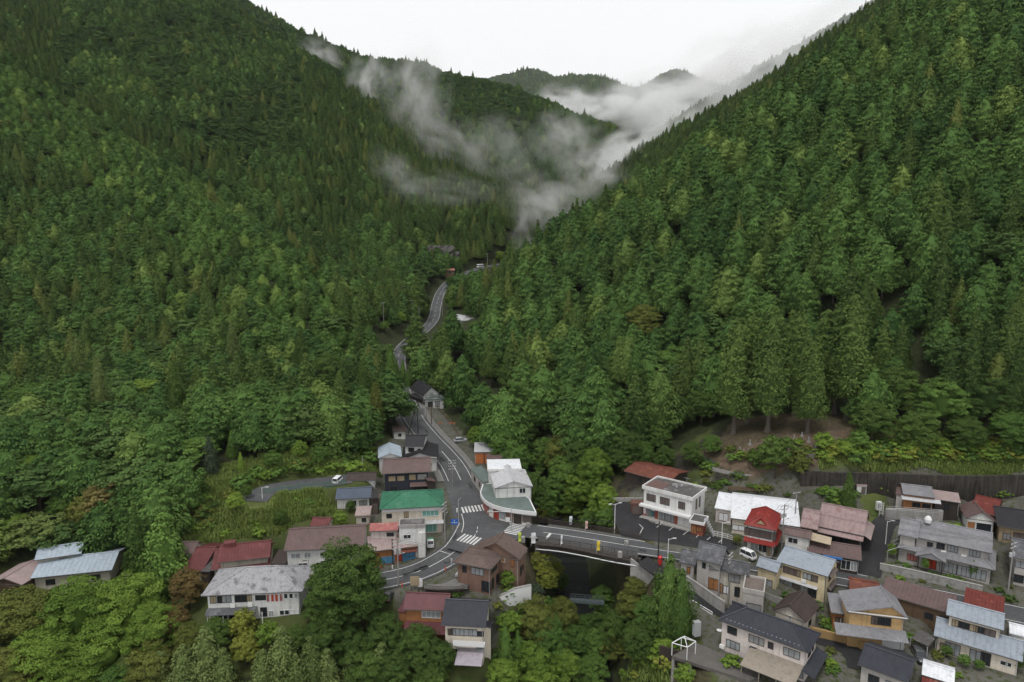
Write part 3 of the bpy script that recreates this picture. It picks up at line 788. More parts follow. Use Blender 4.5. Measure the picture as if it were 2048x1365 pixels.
def houses_corner():
    # right of the valley road
    h = House('garage', 'small orange-fronted garage with a flat white metal roof beside the road', 'garage', G(965,920,1.4))
    h.block((948,904.5),(989,904),(975,886.5),1.2,3.4,'shed',.3,GREYW,R_SILVER,rp='b',rib=.8,oh=.25)
    h.panel('shutter', mat('orange_shutter', (.50,.17,.06), .6, .15, .8), 'f', .03,.97, 0,2.9)
    h.panel('shutter_rail', FRD, 'f', .48,.52, 0,2.9,.1)
    h.win('l',.5,1.3,1.6,1.0,'d')
    h = House('shed', 'low brown lean-to between the orange garage and the white corner shop', 'shed', G(990,922,1.2))
    h.block((972,918),(1006,918),(1003,908),1.0,2.9,'shed',.4,WOOD,R_MAUVE,rp='b',oh=.2,rib=.5)
    h.win('f',.5,.8,1.2,1.0,'d')
    h = House('shed', 'narrow grey shed with a low dull green roof against the white corner shop', 'shed', G(970,965,.9))
    h.block((966,966),(989,963),(975,934),.8,3.0,'shed',.5,GREYW,R_TEAL,rp='r',oh=.15,rib=.6)
    h.wins('f',[(.5,.6,1.0,1.4,'d')]); h.wins('l',[(.3,.8,1.2,1.2,'d'),(.7,.8,1.2,1.2,'b')])
    # the white shop on the corner, with a round fascia
    h = House('corner_shop', 'white corner shop with a wrap-around rounded fascia and a pale grey gable roof', 'shop', G(1020,1030,.1))
    h.block((989,977),(1066,973),(1043,940),.1,6.0,'gy',1.5,WHITE,R_SILVER,oh=.35,rib=.9,rw=.08)
    h.wins('f',[(.75,4.3,1.5,1.3,'d',FRW)]); h.wins('l',[(.3,4.3,1.4,1.1,'d',FRW),(.7,4.3,1.4,1.1,'d',FRW)])
    h.block((975,939),(1043.5,937.5),(1034,918),.4,7.0,'flat',0,WHITE,R_WHITE,oh=.3,par=.2,pad=False)
    # ground floor with a curved front and the fascia
    zc = 3.5
    fr = [(960,985),(962,991),(967,998),(974,1004),(984,1009),(997,1013.5),(1012,1017),(1030,1020),(1050,1022.5),(1073,1025)]
    back = [(1060,998),(1040,985),(1010,975),(985,968),(966,966)]
    poly = [G(u,v,zc) for u,v in fr+back]
    # put the outline in order (counter-clockwise)
    b = MB(); pp = [(p[0],p[1]) for p in poly]
    area = sum(pp[i][0]*pp[(i+1)%len(pp)][1]-pp[(i+1)%len(pp)][0]*pp[i][1] for i in range(len(pp)))
    if area < 0: pp = pp[::-1]
    cxy = np.mean(pp, 0)
    b.prism(pp, zc-.9, zc); h.part('fascia', b, FRW)
    b = MB(); b.prism([tuple(cxy+(np.array(q)-cxy)*.955) for q in pp], zc+.004, zc+.03); h.part('terrace_deck', b, R_TEAL)
    b = MB(); inner = [tuple(cxy+(np.array(q)-cxy)*.86) for q in pp]; b.prism(inner, -1.5, zc-.9); h.part('wall', b, WHITE)
    # brick panels, doors and glass round the curved front
    fp = [G(u,v,zc) for u,v in fr]
    def along(i, j, z0, z1, m, name, k=.875):
        B = MB()
        a = cxy+(np.array(fp[i][:2])-cxy)*k; c = cxy+(np.array(fp[j][:2])-cxy)*k
        mid = (a+c)/2; L = float(np.linalg.norm(c-a)); ang = math.atan2(c[1]-a[1], c[0]-a[0])
        B.cbox((mid[0], mid[1], (z0+z1)/2), L*.92, .12, z1-z0, ang); return h.part(name, B, m)
    along(0,2,.2,2.3,R_SALMON,'brick_panel'); along(2,3,.2,2.3,R_SALMON,'brick_panel'); along(4,5,0,2.2,REDW,'door'); along(5,6,.6,2.2,CURT,'window'); along(6,7,.3,2.3,BROWNB,'brick_panel'); along(7,8,0,2.3,WOODD,'door'); along(8,9,.5,2.2,SHUTB,'window')
    b = MB()
    a, c = G(1012,985,zc), G(1058,983,zc)
    for k in range(9):
        p = a+(c-a)*k/8; b.cbox((p[0],p[1],zc+.55), .07,.07,1.1)
    for zz in (.5, 1.05): b.tube((a[0],a[1],zc+zz),(c[0],c[1],zc+zz),.05)
    h.part('terrace_rail', b, BSTEEL)
    # brown house at the junction
    h = House('house', 'brown brick house with brown tiled roofs at the corner of the junction', 'house', G(985,1175,-2.4))
    h.block((907,1124.5),(983,1139),(1013,1111.5),-2.6,5.4,'hip',2.2,BROWNB,R_BROWN,oh=.55,rib=.36,rw=.1,inset=(2.2,4.4),low=4)
    h.wins('f',[(.22,3.4,.9,1.4,'d',FRD),(.62,3.4,2.6,1.4,'c',FRD,0.,3),(.88,.3,1.9,2.2,'d',FRD)])
    h.wins('r',[(.4,3.6,2.6,1.1,'d'),(.25,.4,1.2,2.2,'d'),(.7,.4,1.2,2.0,'d')])
    ze, zr = 2.9, 5.6
    rf, bk, B_, = G(990.7,1086,zr), G(1010,1065,zr), G(1040,1120,ze)
    A_ = 2*rf-B_
    k = lambda p: (CU+FPX*p[0]/(p[1]*CP-(p[2]-CAM_H)*SP), CV-FPX*(p[1]*SP+(p[2]-CAM_H)*CP)/(p[1]*CP-(p[2]-CAM_H)*SP))
    A_[2] = ze
    h.block(k(A_),(1040,1120),float(np.linalg.norm((bk-rf)[:2])),-2.6,5.5,'gy',2.7,BROWNB,R_BROWN,oh=.5,rib=.36,rw=.1,low=4,pad=False)
    h.wins('f',[(.66,4.2,.8,.9,'l',FRW,0.,1),(.87,3.5,.7,1.9,'l',FRD,0.,1)]); h.wins('r',[(.4,1.2,1.1,1.9,'d'),(.75,1.6,.6,1.2,'d')])
    h.block((1012,1112),(1040,1120),3.0,-2.6,3.2,'shed',.6,BROWNB,R_BROWN,rp='b',oh=.3,low=4,pad=False)
    # maroon and navy roofed houses below it
    h = House('house', 'orange-walled house with a maroon metal roof below the brown brick house', 'house', G(850,1255,-7.4))
    h.block((806,1218.5),(897,1222.5),('r',860,1187),-7.4,5.4,'gx',1.9,WOODO,R_MAROON,rib=0,oh=.5,low=3)
    h.wins('f',[(.62,3.6,3.4,1.3,'c',FRW,0.,4),(.15,1.0,1.4,1.2,'d')])
    h.skirt('f',2.9,2.4,.9,.0,1.02,R_MAROON,rib=0)
    h.block((795,1223),(816,1226),(812,1206),-7.2,4.2,'shed',.6,WOODO,R_MAROON,rp='b',oh=.2,rib=0,pad=False)
    h = House('house', 'tall narrow cream house with a navy tiled roof standing above the river', 'house', G(930,1290,-9.6))
    h.block((882,1250),(972,1254.5),('r',940,1201),-9.6,7.4,'gx',2.2,CREAM,R_NAVY,rib=.36,rw=.1,oh=.6,low=3)
    h.wins('f',[(.5,5.2,4.6,1.3,'c',FRD,0.,6),(.14,5.2,1.0,1.2,'b'),(.93,5.2,1.2,1.0,'d'),(.92,2.0,1.3,1.1,'t'),(.45,.2,4.0,2.4,'d',FRD,0.,4),(.92,.2,1.0,1.8,'p')])
    b = h.local(); b.box(2.2, 7.6, -.9, .58, 4.1, 4.25); b.box(2.2, 7.6, -.95, -.88, 4.25, 5.2); h.part('balcony', b, FRW)
    b = h.local(); b.shell([(2.8,-3.2,2.2),(7.4,-3.2,2.2),(7.4,.55,2.9),(2.8,.55,2.9)],[(0,1,2,3)],.08); h.part('awning', b, mat('grey_awning', (.34,.31,.34), .6, .15, .8))
    h.block((966,1258),(984,1256),(981,1243),-9.6,5.6,'shed',.6,CREAM,R_NAVY,rp='l',oh=.2,low=3,pad=False,rib=.36)

def houses_east():
    h = House('shop', 'white flat-roofed two-storey shop with a red-brick front beside the car park', 'shop', G(1340,1045,.2))
    h.block((1284,971),(1386,996),(1421,976),.2,7.3,'flat',0,WHITE,R_DECK,oh=.35,par=.45,low=2)
    h.wins('f',[(.16,3.9,2.3,1.7,'b',FRD,0.,4),(.45,3.9,2.4,1.7,'b',FRD,0.,4),(.80,3.9,1.6,1.7,'b',FRD,0.,3)])
    h.wins('r',[(.35,3.6,.8,2.4,'n'),(.6,3.6,.8,2.4,'s')])
    b = h.local(); b.box(.3, h.w*.36, .3, h.d*.72, h.he-.32, h.he-.26); h.part('roof_sheet', b, mat('rust_brown_sheet', (.14,.085,.078), .6, .15, .5))
    b = h.local()
    for (x, y) in ((3.2,6.),(4.0,6.6),(5.2,5.2),(6.6,6.8)): b.box(h.w*.3+x*.5, h.w*.3+x*.5+.5, y*.8, y*.8+.3, h.he-.3, h.he+.1)
    b.tube((h.w*.62,h.d-.6,h.he),(h.w*.62,h.d-.6,h.he+1.4),.04); b.tube((h.w*.56,h.d-.6,h.he+1.2),(h.w*.68,h.d-.6,h.he+1.2),.03)
    h.part('roof_aerial', b, STEEL)
    b = h.local(); o = h.oh
    b.box(o-.5, h.w-o+.1, o-1.3, o-.03, 2.6, 3.05); h.part('canopy', b, FRW)
    h.panel('brick_panel', R_SALMON, 'f', 0,.07, 0,2.6,.1)
    h.panel('brick_panel', mat('red_brick', (.27,.085,.055), .8, .25, 1.5), 'f', .25,.32, 0,2.6,.1); h.panel('brick_panel', MATS['red_brick'], 'f', .66,.73, 0,2.6,.1)
    h.panel('white_poster', FRW, 'f', .01,.06, .6,2.0,.14)
    h.wins('f',[(.12,.3,.9,2.0,'c'),(.18,.3,.6,1.4,'t'),(.225,.4,.5,1.3,BLUEW),(.40,.2,1.5,2.2,'c',FRD,0.,2),(.56,.2,2.1,2.2,'c',FRD,0.,3)])
    h.panel('paving_step', CONC, 'f', -.02,1.12, -.4,.12,1.6)
    # lower brick wing on its right
    h.block((1378,1041),(1409,1047),(1420,1033),.2,3.2,'flat',0,MATS['red_brick'],R_DECK,oh=.4,par=.25,parm=FRW,pad=False)
    h.wins('f',[(.25,.2,1.2,2.0,'l',FRD,0.,2),(.68,.9,1.2,1.1,'l',FRD,0.,2)])
    b = h.local()
    for k in range(7): b.box(h.w+.1+k*.26, h.w+.36+k*.26, h.d*.2, h.d*.55, 3.4-k*.5-.25, 3.4-k*.5)
    b.box(h.w-.4, h.w+.1, h.d*.2, h.d*.55, 3.2, 3.45); b.tube((h.w,h.d*.2,4.4),(h.w+1.9,h.d*.2,1.2),.05); h.part('outside_stair', b, STEEL)
    h = House('shed', 'long low rusty maroon shed under the trees behind the white shop', 'shed', G(1300,955,2.8))
    h.block((1247,942),(1338,966),('r',1296,931),2.4,2.6,'gx',1.0,WOODD,R_RUST,rib=.6,oh=.3)
    h.wins('f',[(.35,.6,1.4,1.2,'d'),(.7,.6,1.4,1.2,'w')])
    h = House('shed', 'brown box-shaped metal shed at the corner of the car park', 'shed', G(1276,1024,.3))
    h.block((1263,1007),(1288,1008),(1290,1000),.3,2.6,'flat',0,mat('brown_metal_siding', (.15,.075,.06), .5, .15, .6),MATS['brown_metal_siding'],oh=.08,par=.1)
    h.panel('door', SHUTB, 'f', .1,.9, 0,2.0,.06)
    h = House('warehouse', 'long warehouse with a brilliant white sheet-metal roof behind the red-roofed house', 'warehouse', G(1500,1050,-.1))
    h.block((1461,1036),(1601,1054),('r',1540,999.5),-.1,3.6,'gx',1.5,CREAM,R_WHITE,rib=1.4,rw=.05,oh=.4,rp=.62)
    h.wins('f',[(.10,.8,2.6,1.2,'w'),(.3,.8,2.0,1.2,'d')])
    h.block((1429,1016),(1466,1022),('r',1463,989),0,3.4,'gx',1.5,PINKW,R_WHITE,rib=1.4,rw=.05,oh=.3,rp=.62,pad=False)
    h.win('f',.5,.5,2.0,1.9,'w')
    # the red-roofed house
    h = House('house', 'two-storey house with a vivid red curved hip-and-gable roof', 'house', G(1530,1110,-1.0))
    h.block((1487.5,1049),(1553,1062),(1586,1035),-1.0,6.2,'hip',2.1,WHITE,R_RED,oh=.75,rib=.42,rw=.09,inset=(2.2,2.2))
    h.wins('f',[(.5,3.7,6.2,1.7,'b',FRD,0.,6),(.38,.8,2.4,1.5,'c',FRW,0.,3),(.64,.8,1.4,1.5,'d',FRD,0.,2),(.9,.2,1.0,2.0,'n')])
    h.wins('r',[(.3,3.7,1.8,1.6,'s'),(.75,3.7,1.4,1.4,'d'),(.4,.6,1.5,1.5,'d')])
    h.skirt('f',3.35,1.1,.55,-.02,1.02,R_RED,.5); h.skirt('r',3.35,1.0,.5,0,1,R_RED,.2)
    b = h.local(); w_, he_ = h.w, h.he
    b.add([(w_*.30,h.d*.05,he_+.45),(w_*.70,h.d*.05,he_+.45),(w_*.5,h.d*.05,he_+1.75),(w_*.30,h.d*.42,he_+1.7),(w_*.70,h.d*.42,he_+1.7),(w_*.5,h.d*.5,he_+2.0)],[(0,1,2),(0,2,5,3),(1,4,5,2)])
    h.part('front_gable', b, R_RED)
    b = h.local(); b.tube((w_*.5,h.d*.03,he_+1.75),(w_*.5,h.d*.55,he_+2.2),.16); b.lathe([(.05,0),(.24,.25),(.12,.6),(.02,.75)],(w_*.5,h.d*.5,he_+2.1)); h.part('ridge_ornament', b, R_RED)
    b = h.local(); b.add([(w_*.36,h.d*.035,he_+.6),(w_*.64,h.d*.035,he_+.6),(w_*.5,h.d*.035,he_+1.4)],[(0,1,2)]); h.part('gable_vent', b, BLIND)
    # pinkish weathered barn and brown-roofed row in front
    h = House('house', 'large old farmhouse with a faded pink patched metal roof', 'house', G(1690,1090,-.6))
    h.block((1634,1052),(1729,1072),('r',1694,1015.5),-.6,4.0,'gx',3.4,WOODD,R_PINK,rib=.9,rw=.06,oh=.6)
    h.wins('f',[(.3,.6,1.8,1.7,'d'),(.6,.6,1.8,1.7,'d')])
    h.skirt('f',3.9,1.8,.7,0,1.0,R_PINK,.5,rib=.9)
    h.skirt('r',4.2,1.8,1.0,0,.9,R_PALEP,.2,rib=.9)
    h.block((1600,1053),(1636,1060),('r',1627,1021),-.6,4.2,'gx',2.4,WOODD,R_PINK,rib=.9,oh=.2,pad=False)
    h = House('house', 'white-walled house with a dull brown roof behind the yellow house', 'house', G(1595,1110,-1.2))
    h.block((1568,1068),(1622,1078.5),('r',1598,1059),-1.2,5.0,'gx',1.0,WHITE,R_MAUVE,oh=.3,rib=.5)
    h.wins('f',[(.32,3.2,1.9,1.2,'d',FRW),(.7,1.0,1.2,1.2,'d',FRW)])
    b = h.local(); b.shell([(h.w-.2,.4,h.he-.3),(h.w+3.6,.4,h.he-.6),(h.w+3.6,3.2,h.he-.2),(h.w-.2,3.2,h.he+.1)],[(0,1,2,3)],.1); h.part('side_canopy', b, mat('tan_sheet', (.40,.33,.24), .6, .12, .6))
    h = House('row_house', 'long low brown-roofed building facing the street beside the side lane', 'house', G(1670,1135,-1.6))
    h.block((1614,1103),(1724,1121),('r',1672,1086),-1.6,3.0,'gx',1.3,WOODD,R_MAUVE,oh=.45,rib=.5)
    h.wins('f',[(.75,.3,1.8,2.0,'d',FRW),(.9,.3,1.2,2.0,'c',FRW),(.3,.4,2.0,1.8,'d')])
    h.panel('blue_tarp', plain('blue_sheet', (.05,.16,.42), .5), 'f', .28,.66, 2.5,2.9,.9,.6)
    # yellow house
    h = House('house', 'yellow two-storey house with a blue-grey metal roof and dark windows', 'house', G(1600,1200,-3))
    h.block((1552,1122),(1656,1153.5),(1687,1127),-3.0,5.5,'gx',1.3,YELLOW,R_BLUE,oh=.35,rib=0,rp=.66)
    h.wins('f',[(.29,3.5,3.2,1.35,'b',FRD,0.,3),(.44,3.5,.9,1.35,YELLOW,FRD,0.,1),(.62,3.5,1.6,1.3,'c'),(.77,3.5,1.2,1.3,'b',FRD,0.,1),(.06,.8,1.6,1.5,'c'),(.24,.8,1.6,1.4,'c'),(.40,.8,1.4,1.4,'b',FRD,0.,1),(.58,.3,1.6,1.9,'c'),(.74,.3,1.6,1.9,'d')])
    h.wins('r',[(.35,3.5,1.6,1.3,'d'),(.35,.4,1.2,1.9,'d')])
    h.skirt('f',2.7,.7,.25,-.12,.85,R_SILVER,0,rib=0); h.skirt('r',5.1,.7,.3,.15,.8,SHUTB,0,rib=0); h.skirt('r',2.6,.7,.3,.15,.8,SHUTB,0,rib=0)
    h.ac('f',.56,2.75)
    b = h.local(); b.tube((h.w-.4,h.oh-.08,-.3),(h.w-.4,h.oh-.08,5.4),.06); h.part('drainpipe', b, DSTEEL)
    h.block((1512,1132),(1555,1146),('r',1545,1122),-3.0,4.4,'gx',1.3,YELLOW,R_BLUE,oh=.3,rib=0,pad=False,rp=.6)
    h.win('f',.55,.9,2.0,1.4,'c')
    b = h.local(); b.box(.3, h.w+3.0, -1.6, -1.5, -1.2, .5); h.part('garden_wall', b, CONC)
    # grey tiled cluster over the lower lane
    h = House('house', 'rambling beige house with stepped dark grey tiled roofs and glowing shop windows', 'house', G(1440,1180,-3.4))
    h.block((1389,1116.5),(1444,1131),('r',1421,1088),-3.2,6.0,'gx',2.4,GREYW,R_DGREY,oh=.45,rib=.36,rw=.11)
    h.wins('f',[(.3,4.2,.7,1.2,'d',FRD,0.,1),(.75,.4,2.0,2.3,'l',FRD,0.,2)]); h.win('l',.5,4.2,.8,1.2,'d')
    h.block((1358,1124),(1391,1131),('r',1378,1101),-3.0,3.4,'gx',1.5,GREYW,R_DGREY,oh=.35,rib=.36,rw=.11,pad=False)
    h.win('f',.6,1.2,.7,1.4,'l',FRD,0.,1)
    h.block((1404,1127),(1450,1139),('r',1434,1108),-3.4,5.2,'gx',2.0,GREYW,R_DGREY,oh=.4,rib=.36,rw=.11,pad=False)
    h.block((1418,1137),(1499,1152),('r',1474,1124),-3.6,5.0,'gx',2.1,BEIGE,R_DGREY,oh=.45,rib=.36,rw=.11,pad=True)
    h.wins('f',[(.22,3.2,.6,.9,'d',FRD,0.,1),(.65,2.9,2.2,1.6,'s'),(.16,.2,2.4,2.0,'l',FRD,0.,4),(.45,.3,1.2,1.6,'w'),(.75,.1,1.0,2.0,'d')])
    h.block((1485,1176),(1529,1184.5),(1538,1157),-3.8,5.2,'flat',0,GREYW,mat('brown_roof_felt', (.16,.13,.115), .85, .2, .5),oh=.12,par=.5,parm=GREYW)
    h.wins('f',[(.55,1.0,2.6,1.5,'s',FRD,0.,1)]); h.win('l',.5,1.4,1.0,1.6,GREENF)
    # brown-black garage
    h = House('house', 'small beige house with a dark brown gable roof below the yellow house', 'house', G(1590,1240,-4.4))
    h.block((1544,1219.5),(1612,1245),(1647,1214.5),-4.6,3.4,'gy',1.9,BEIGE,R_DBROWN,oh=.5,rib=.36,rw=.1)
    h.win('f',.52,2.4,.6,.9,'c',FRW,0.,1); h.win('r',.5,1.0,1.4,1.1,'d')
    # pale pink house
    h = House('house', 'pale pink two-storey house with a navy hipped roof above the parking deck', 'house', G(1530,1340,-6.6))
    h.block((1436,1239.5),(1618,1306),6.6,-6.6,5.6,'hip',2.0,PINKW,R_NAVY,oh=.55,rib=.36,rw=.1,inset=(3.6,3.6),low=3)
    h.wins('f',[(.13,3.5,1.7,1.4,'d'),(.43,3.4,2.6,1.4,'s',FRD,0.,3),(.60,3.5,.9,1.2,'d'),(.84,3.4,2.6,1.4,'c',FRD,0.,3),(.15,.9,2.4,1.5,'c',FRD,0.,3),(.40,1.3,.8,1.1,'d'),(.54,1.2,.8,1.1,'d'),(.83,.4,2.2,1.9,'c'),(.95,.4,1.0,1.8,'s',FRD,0.,1)])
    h.wins('r',[(.35,3.5,1.6,1.3,'d'),(.7,3.5,1.0,1.2,'d')])
    h.skirt('f',2.75,.5,.15,.36,.44,R_NAVY,0,rib=0); h.skirt('f',2.65,.5,.15,.50,.58,R_NAVY,0,rib=0); h.skirt('f',2.7,.6,.2,.76,.90,R_NAVY,0,rib=0)
    h.skirt('r',3.0,1.9,.7,-.3,1.1,R_NAVY,.2)
    h.ac('f',.02,.4)
    b = h.local()
    for k in range(18):
        for r_ in (0, 1): b.box(1.2+k*(h.w-2.4)/18+r_*.5, 1.45+k*(h.w-2.4)/18+r_*.5, .5+r_*.8, .62+r_*.8, h.he+.22+r_*.32, h.he+.36+r_*.32)
    h.part('snow_guard', b, STEEL)
    b = h.local(); b.shell([(h.w*.38,-4.4,1.9),(h.w*.95,-4.4,1.9),(h.w*.95,.55,2.7),(h.w*.38,.55,2.7)],[(0,1,2,3)],.1)
    for x in (.39,.58,.76,.94): b.box(h.w*x, h.w*x+.12, -4.2, -4.08, -1.2, 1.85)
    h.part('carport_roof', b, mat('fawn_sheet', (.27,.235,.195), .6, .1, .5))
    b = h.local(); b.lathe([(.02,0),(.42,.08),(.46,.14)],(h.oh-.35,h.oh-.2,3.4)); h.part('satellite_dish', b, FRW)
    h.block((1459.5,1219.5),(1490,1231),('r',1490,1221),-6.2,5.6,'gx',1.2,PINKW,R_NAVY,oh=.4,rib=.36,pad=False)
    # orange gabled house
    h = House('house', 'orange plaster house with a broad pale grey tiled gable roof', 'house', G(1750,1290,-5.0))
    h.block((1694,1224),(1818,1239),(1856,1203),-5.0,6.0,'gy',1.9,ORANGE,R_GREY,oh=.6,rib=.36,rw=.1,rp=.72)
    h.panel('bargeboard', FRW, 'f', -.04,1.04, 6.0,6.16,.62,.5)
    h.wins('f',[(.62,4.0,2.6,1.5,'d',FRD,0.,3),(.47,4.0,1.1,1.5,SHUTB,FRD,0.,1)]); h.wins('r',[(.15,3.9,1.2,1.3,'d'),(.5,3.9,1.6,1.3,'d'),(.5,.6,1.6,1.6,'d')])
    h.win('f',.85,0.,3.4,2.2,'w',FRW,0.,1,'garage_door','door_leaf')
    h.skirt('f',3.5,2.2,.9,-.25,1.02,R_GREY,.3)
    h.block((1662,1225),(1712,1232),(1712,1205),-4.8,3.2,'shed',1.2,WOODO,R_GREY,oh=.5,rp='b',rib=.36,rw=.1,pad=False)
    h.wins('f',[(.35,.3,1.4,1.9,'b'),(.7,.3,1.8,1.9,'c',FRW)])
    h = House('carport', 'flat grey-brown carport roof on posts beside the orange house', 'carport', G(1847,1305,-5.2))
    b = MB(); P4 = [G(u,v,-2.7) for u,v in ((1823,1276),(1857,1293),(1872,1275),(1840,1260))]
    b.shell(P4, [(0,1,2,3)], .14); h.part('roof', b, R_DECK)
    for p in P4:
        b = MB(); b.cbox((p[0]*.985+.015*P4[0][0], p[1]+.2*(1 if p is P4[0] or p is P4[1] else -1), -4.2), .12,.12,2.7); h.part('post', b, STEEL)
    # long brown shed along the street
    h = House('shed', 'long shed with a flat brown metal roof along the lower side of the street', 'shed', G(1830,1220,-3.0))
    h.block((1760,1186),(1906,1228),(1924,1200),-3.2,3.0,'shed',.5,WOOD,R_MAUVE,rp='b',rib=.6,oh=.25)
    h.wins('f',[(.9,.6,1.4,1.4,'d'),(.7,.6,1.4,1.2,'d')])
    h = House('shed', 'rust-orange roofed shed at the street end of the long brown shed', 'shed', G(1730,1190,-2.8))
    h.block((1699,1180),(1761,1191),('r',1733,1163),-3.0,3.0,'gx',.9,mat('dull_pink_wall', (.22,.15,.135), .8, .15, .6),R_RUST,rib=.5,oh=.25)
    h.win('f',.5,.8,1.4,1.2,'d')
    h = House('shed', 'shed with a red roof streaked by rust beside the street', 'shed', G(1970,1225,-3.2))
    h.block((1926,1208),(2007,1230),(2017,1202),-3.2,2.8,'shed',.5,WOOD,R_RUSTR,rp='b',rib=.5,oh=.25)
    h.win('f',.5,.6,1.6,1.4,'d')
    # light blue house
    h = House('house', 'wide house with two tiers of light blue-grey metal roofs at the right edge', 'house', G(1950,1330,-5.2))
    h.block((1867,1271),(2046,1324),(2076,1290),-5.2,3.0,'gx',1.6,CREAM,R_BLUE,oh=.6,rib=.8,rp=.5)
    h.wins('f',[(.20,.2,2.2,2.1,'c',FRD,0.,3),(.08,.6,.9,1.2,'n'),(.5,.2,1.8,2.1,'c',FRD,0.,2),(.62,.2,1.4,2.2,'d'),(.84,1.1,1.0,.8,'d',FRW,0.,1),(.9,1.1,.8,.8,'d',FRW,0.,1)])
    h.block((1892,1229.5),(2008,1261),('r',1960,1216),-5.0,6.0,'gx',1.5,CREAM,R_BLUE,oh=.5,rib=.8,pad=False)
    h.wins('f',[(.3,4.1,1.6,1.2,'d',FRD,0.,2),(.13,4.1,1.0,1.2,'n'),(.5,4.1,1.2,1.2,'n'),(.63,4.1,1.3,1.2,'d'),(.82,4.1,1.6,1.2,'b')])
    # navy roofed and white arched sheds at the bottom edge
    h = House('shed', 'grey-walled shed with a dark navy tiled roof at the bottom edge', 'shed', G(1770,1365,-6))
    h.block((1715,1328),(1818,1366),('r',1784,1307),-6.2,3.2,'gx',1.5,GREYW,R_NAVY,oh=.5,rib=.36,rw=.1)
    h.wins('f',[(.3,.6,1.6,1.4,'d'),(.7,.6,1.6,1.4,'c')]); h.win('r',.5,.8,1.2,1.2,'d')
    h = House('shed', 'small shed with a white roof and rusty lower sheets at the bottom right', 'shed', G(1875,1365,-5.6))
    h.block((1843,1349),(1909,1369),('r',1880,1335),-5.8,2.6,'gx',.7,WHITE,R_WHITE,oh=.3,rib=.5)
    h.skirt('f',2.5,1.6,.6,0,1,R_RUSTR,.2); h.win('f',.5,.5,1.2,1.2,'d')
    h = House('shed', 'little white-roofed shed touching the right edge by the street', 'shed', G(2040,1285,-4.2))
    h.block((2019,1266),(2076,1280),('r',2048,1253),-4.4,2.8,'gx',.8,WHITE,R_WHITE,oh=.3,rib=.5)
    h.win('f',.5,.8,1.2,1.0,'d')
    # big grey traditional house
    h = House('house', 'grand grey tiled house with two tiers of roofs behind a stone wall', 'house', G(1890,1150,-1.6))
    h.block((1795,1095),(1991,1141),(2014,1108),-1.6,3.3,'hip',2.6,GREYW,R_GREY,oh=.7,rib=.36,rw=.12,inset=4.5)
    h.wins('f',[(.13,.9,1.8,1.4,'p',FRD,0.,3),(.36,.2,1.6,2.1,'r'),(.55,.3,3.0,2.1,'c',FRD,0.,4),(.72,.3,2.4,2.1,'c',FRD,0.,3),(.88,.3,2.4,2.1,'c',FRD,0.,3)])
    h.wins('l',[(.5,.8,1.6,1.3,'d')])
    b = h.local(); x0 = h.w*.36
    b.add([(x0-2.6,-1.6,3.1),(x0,-1.6,4.4),(x0+2.6,-1.6,3.1),(x0-2.6,2.4,3.3),(x0,3.2,4.6),(x0+2.6,2.4,3.3)],[(0,1,4,3),(1,2,5,4),(0,2,1)])
    for (p, q) in (((x0-2.6,-1.6,3.1),(x0,-1.6,4.4)),((x0,-1.6,4.4),(x0+2.6,-1.6,3.1))): b.tube(p, q, .14)
    h.part('porch_gable', b, R_GREY)
    for x in (-2.0, 2.0): b = h.local(); b.box(x0+x-.1, x0+x+.1, -1.3, -1.1, -.3, 3.1); h.part('porch_post', b, WOODD)
    h.block((1826,1073),(1985,1107),('r',1925,1055),-1.6,6.0,'gx',1.9,GREYW,R_GREY,oh=.6,rib=.36,rw=.12,pad=False)
    h.wins('f',[(.35,4.3,1.4,1.3,'d',FRD,0.,2),(.52,4.3,1.8,1.3,'c',FRD,0.,3),(.82,4.3,1.8,1.3,'c',FRD,0.,3),(.2,4.3,1.0,1.0,'d')])
    h.ac('f',.40,3.6); h.ac('f',.68,3.6)
    h.block((1795,1068),(1836,1077),('r',1824,1040),-1.6,6.0,'gx',2.0,GREYW,R_GREY,oh=.5,rib=.36,rw=.12,pad=False)
    b = h.local(); b.lathe([(.1,0),(.6,.1),(.7,.8),(.45,1.3),(.1,1.5)],(h.w+1.2,h.d*.55,h.he+1.9)); h.part('water_tank', b, FRW)
    b = MB(); a_, c_ = G(1776,1100,1.4), G(1800,1060,1.6)
    for k in range(5):
        p = a_+(c_-a_)*k/4; b.tube((p[0],p[1],-1.4),(p[0],p[1],1.2),.05)
        for q in range(6):
            t0, t1 = q/6, (q+1)/6
            b.tube((p[0]+3.6*t0,p[1],1.2+.9*math.sin(math.pi*.5*t0)),(p[0]+3.6*t1,p[1],1.2+.9*math.sin(math.pi*.5*t1)),.05)
    h.part('carport_frame', b, STEEL)
    b = h.local()
    # hut on the terrace
    h = House('hut', 'old wooden hut with grey tile and pink tin roofs on a concrete terrace', 'hut', G(1850,1015,4.2))
    h.block((1806,988),(1870,996),('r',1845,973),4.0,3.6,'gx',1.0,WOODO,R_GREY,oh=.3,rib=.36)
    h.skirt('f',3.1,1.2,.4,-.05,1.2,R_SILVER,.3); h.wins('f',[(.45,.8,1.6,1.1,'d'),(.8,.8,1.6,1.1,'d')])
    h.block((1868,998),(1922,1006),(1925,992),4.0,2.8,'shed',.5,WOODD,R_PALEP,oh=.25,rp='b',pad=False)
    h.win('f',.5,.4,1.2,1.6,'d')
    h.block((1791,988),(1808,991),(1812,980),4.0,3.0,'shed',.4,GREYW,R_MAUVE,oh=.2,rp='b',pad=False)
    h = House('shed', 'shed with a red roof and a brown-roofed white gable beneath the embankment', 'shed', G(1965,1050,2.4))
    h.block((1941,1020),(1993,1032),('r',1974,995),2.2,3.4,'gx',1.9,WOOD,R_RUSTR,oh=.3,rib=.5)
    h.block((1932,1036),(1993,1044),7.0,2.0,2.9,'gy',1.7,WHITE,R_MAUVE,oh=.4,rib=.5,pad=False)
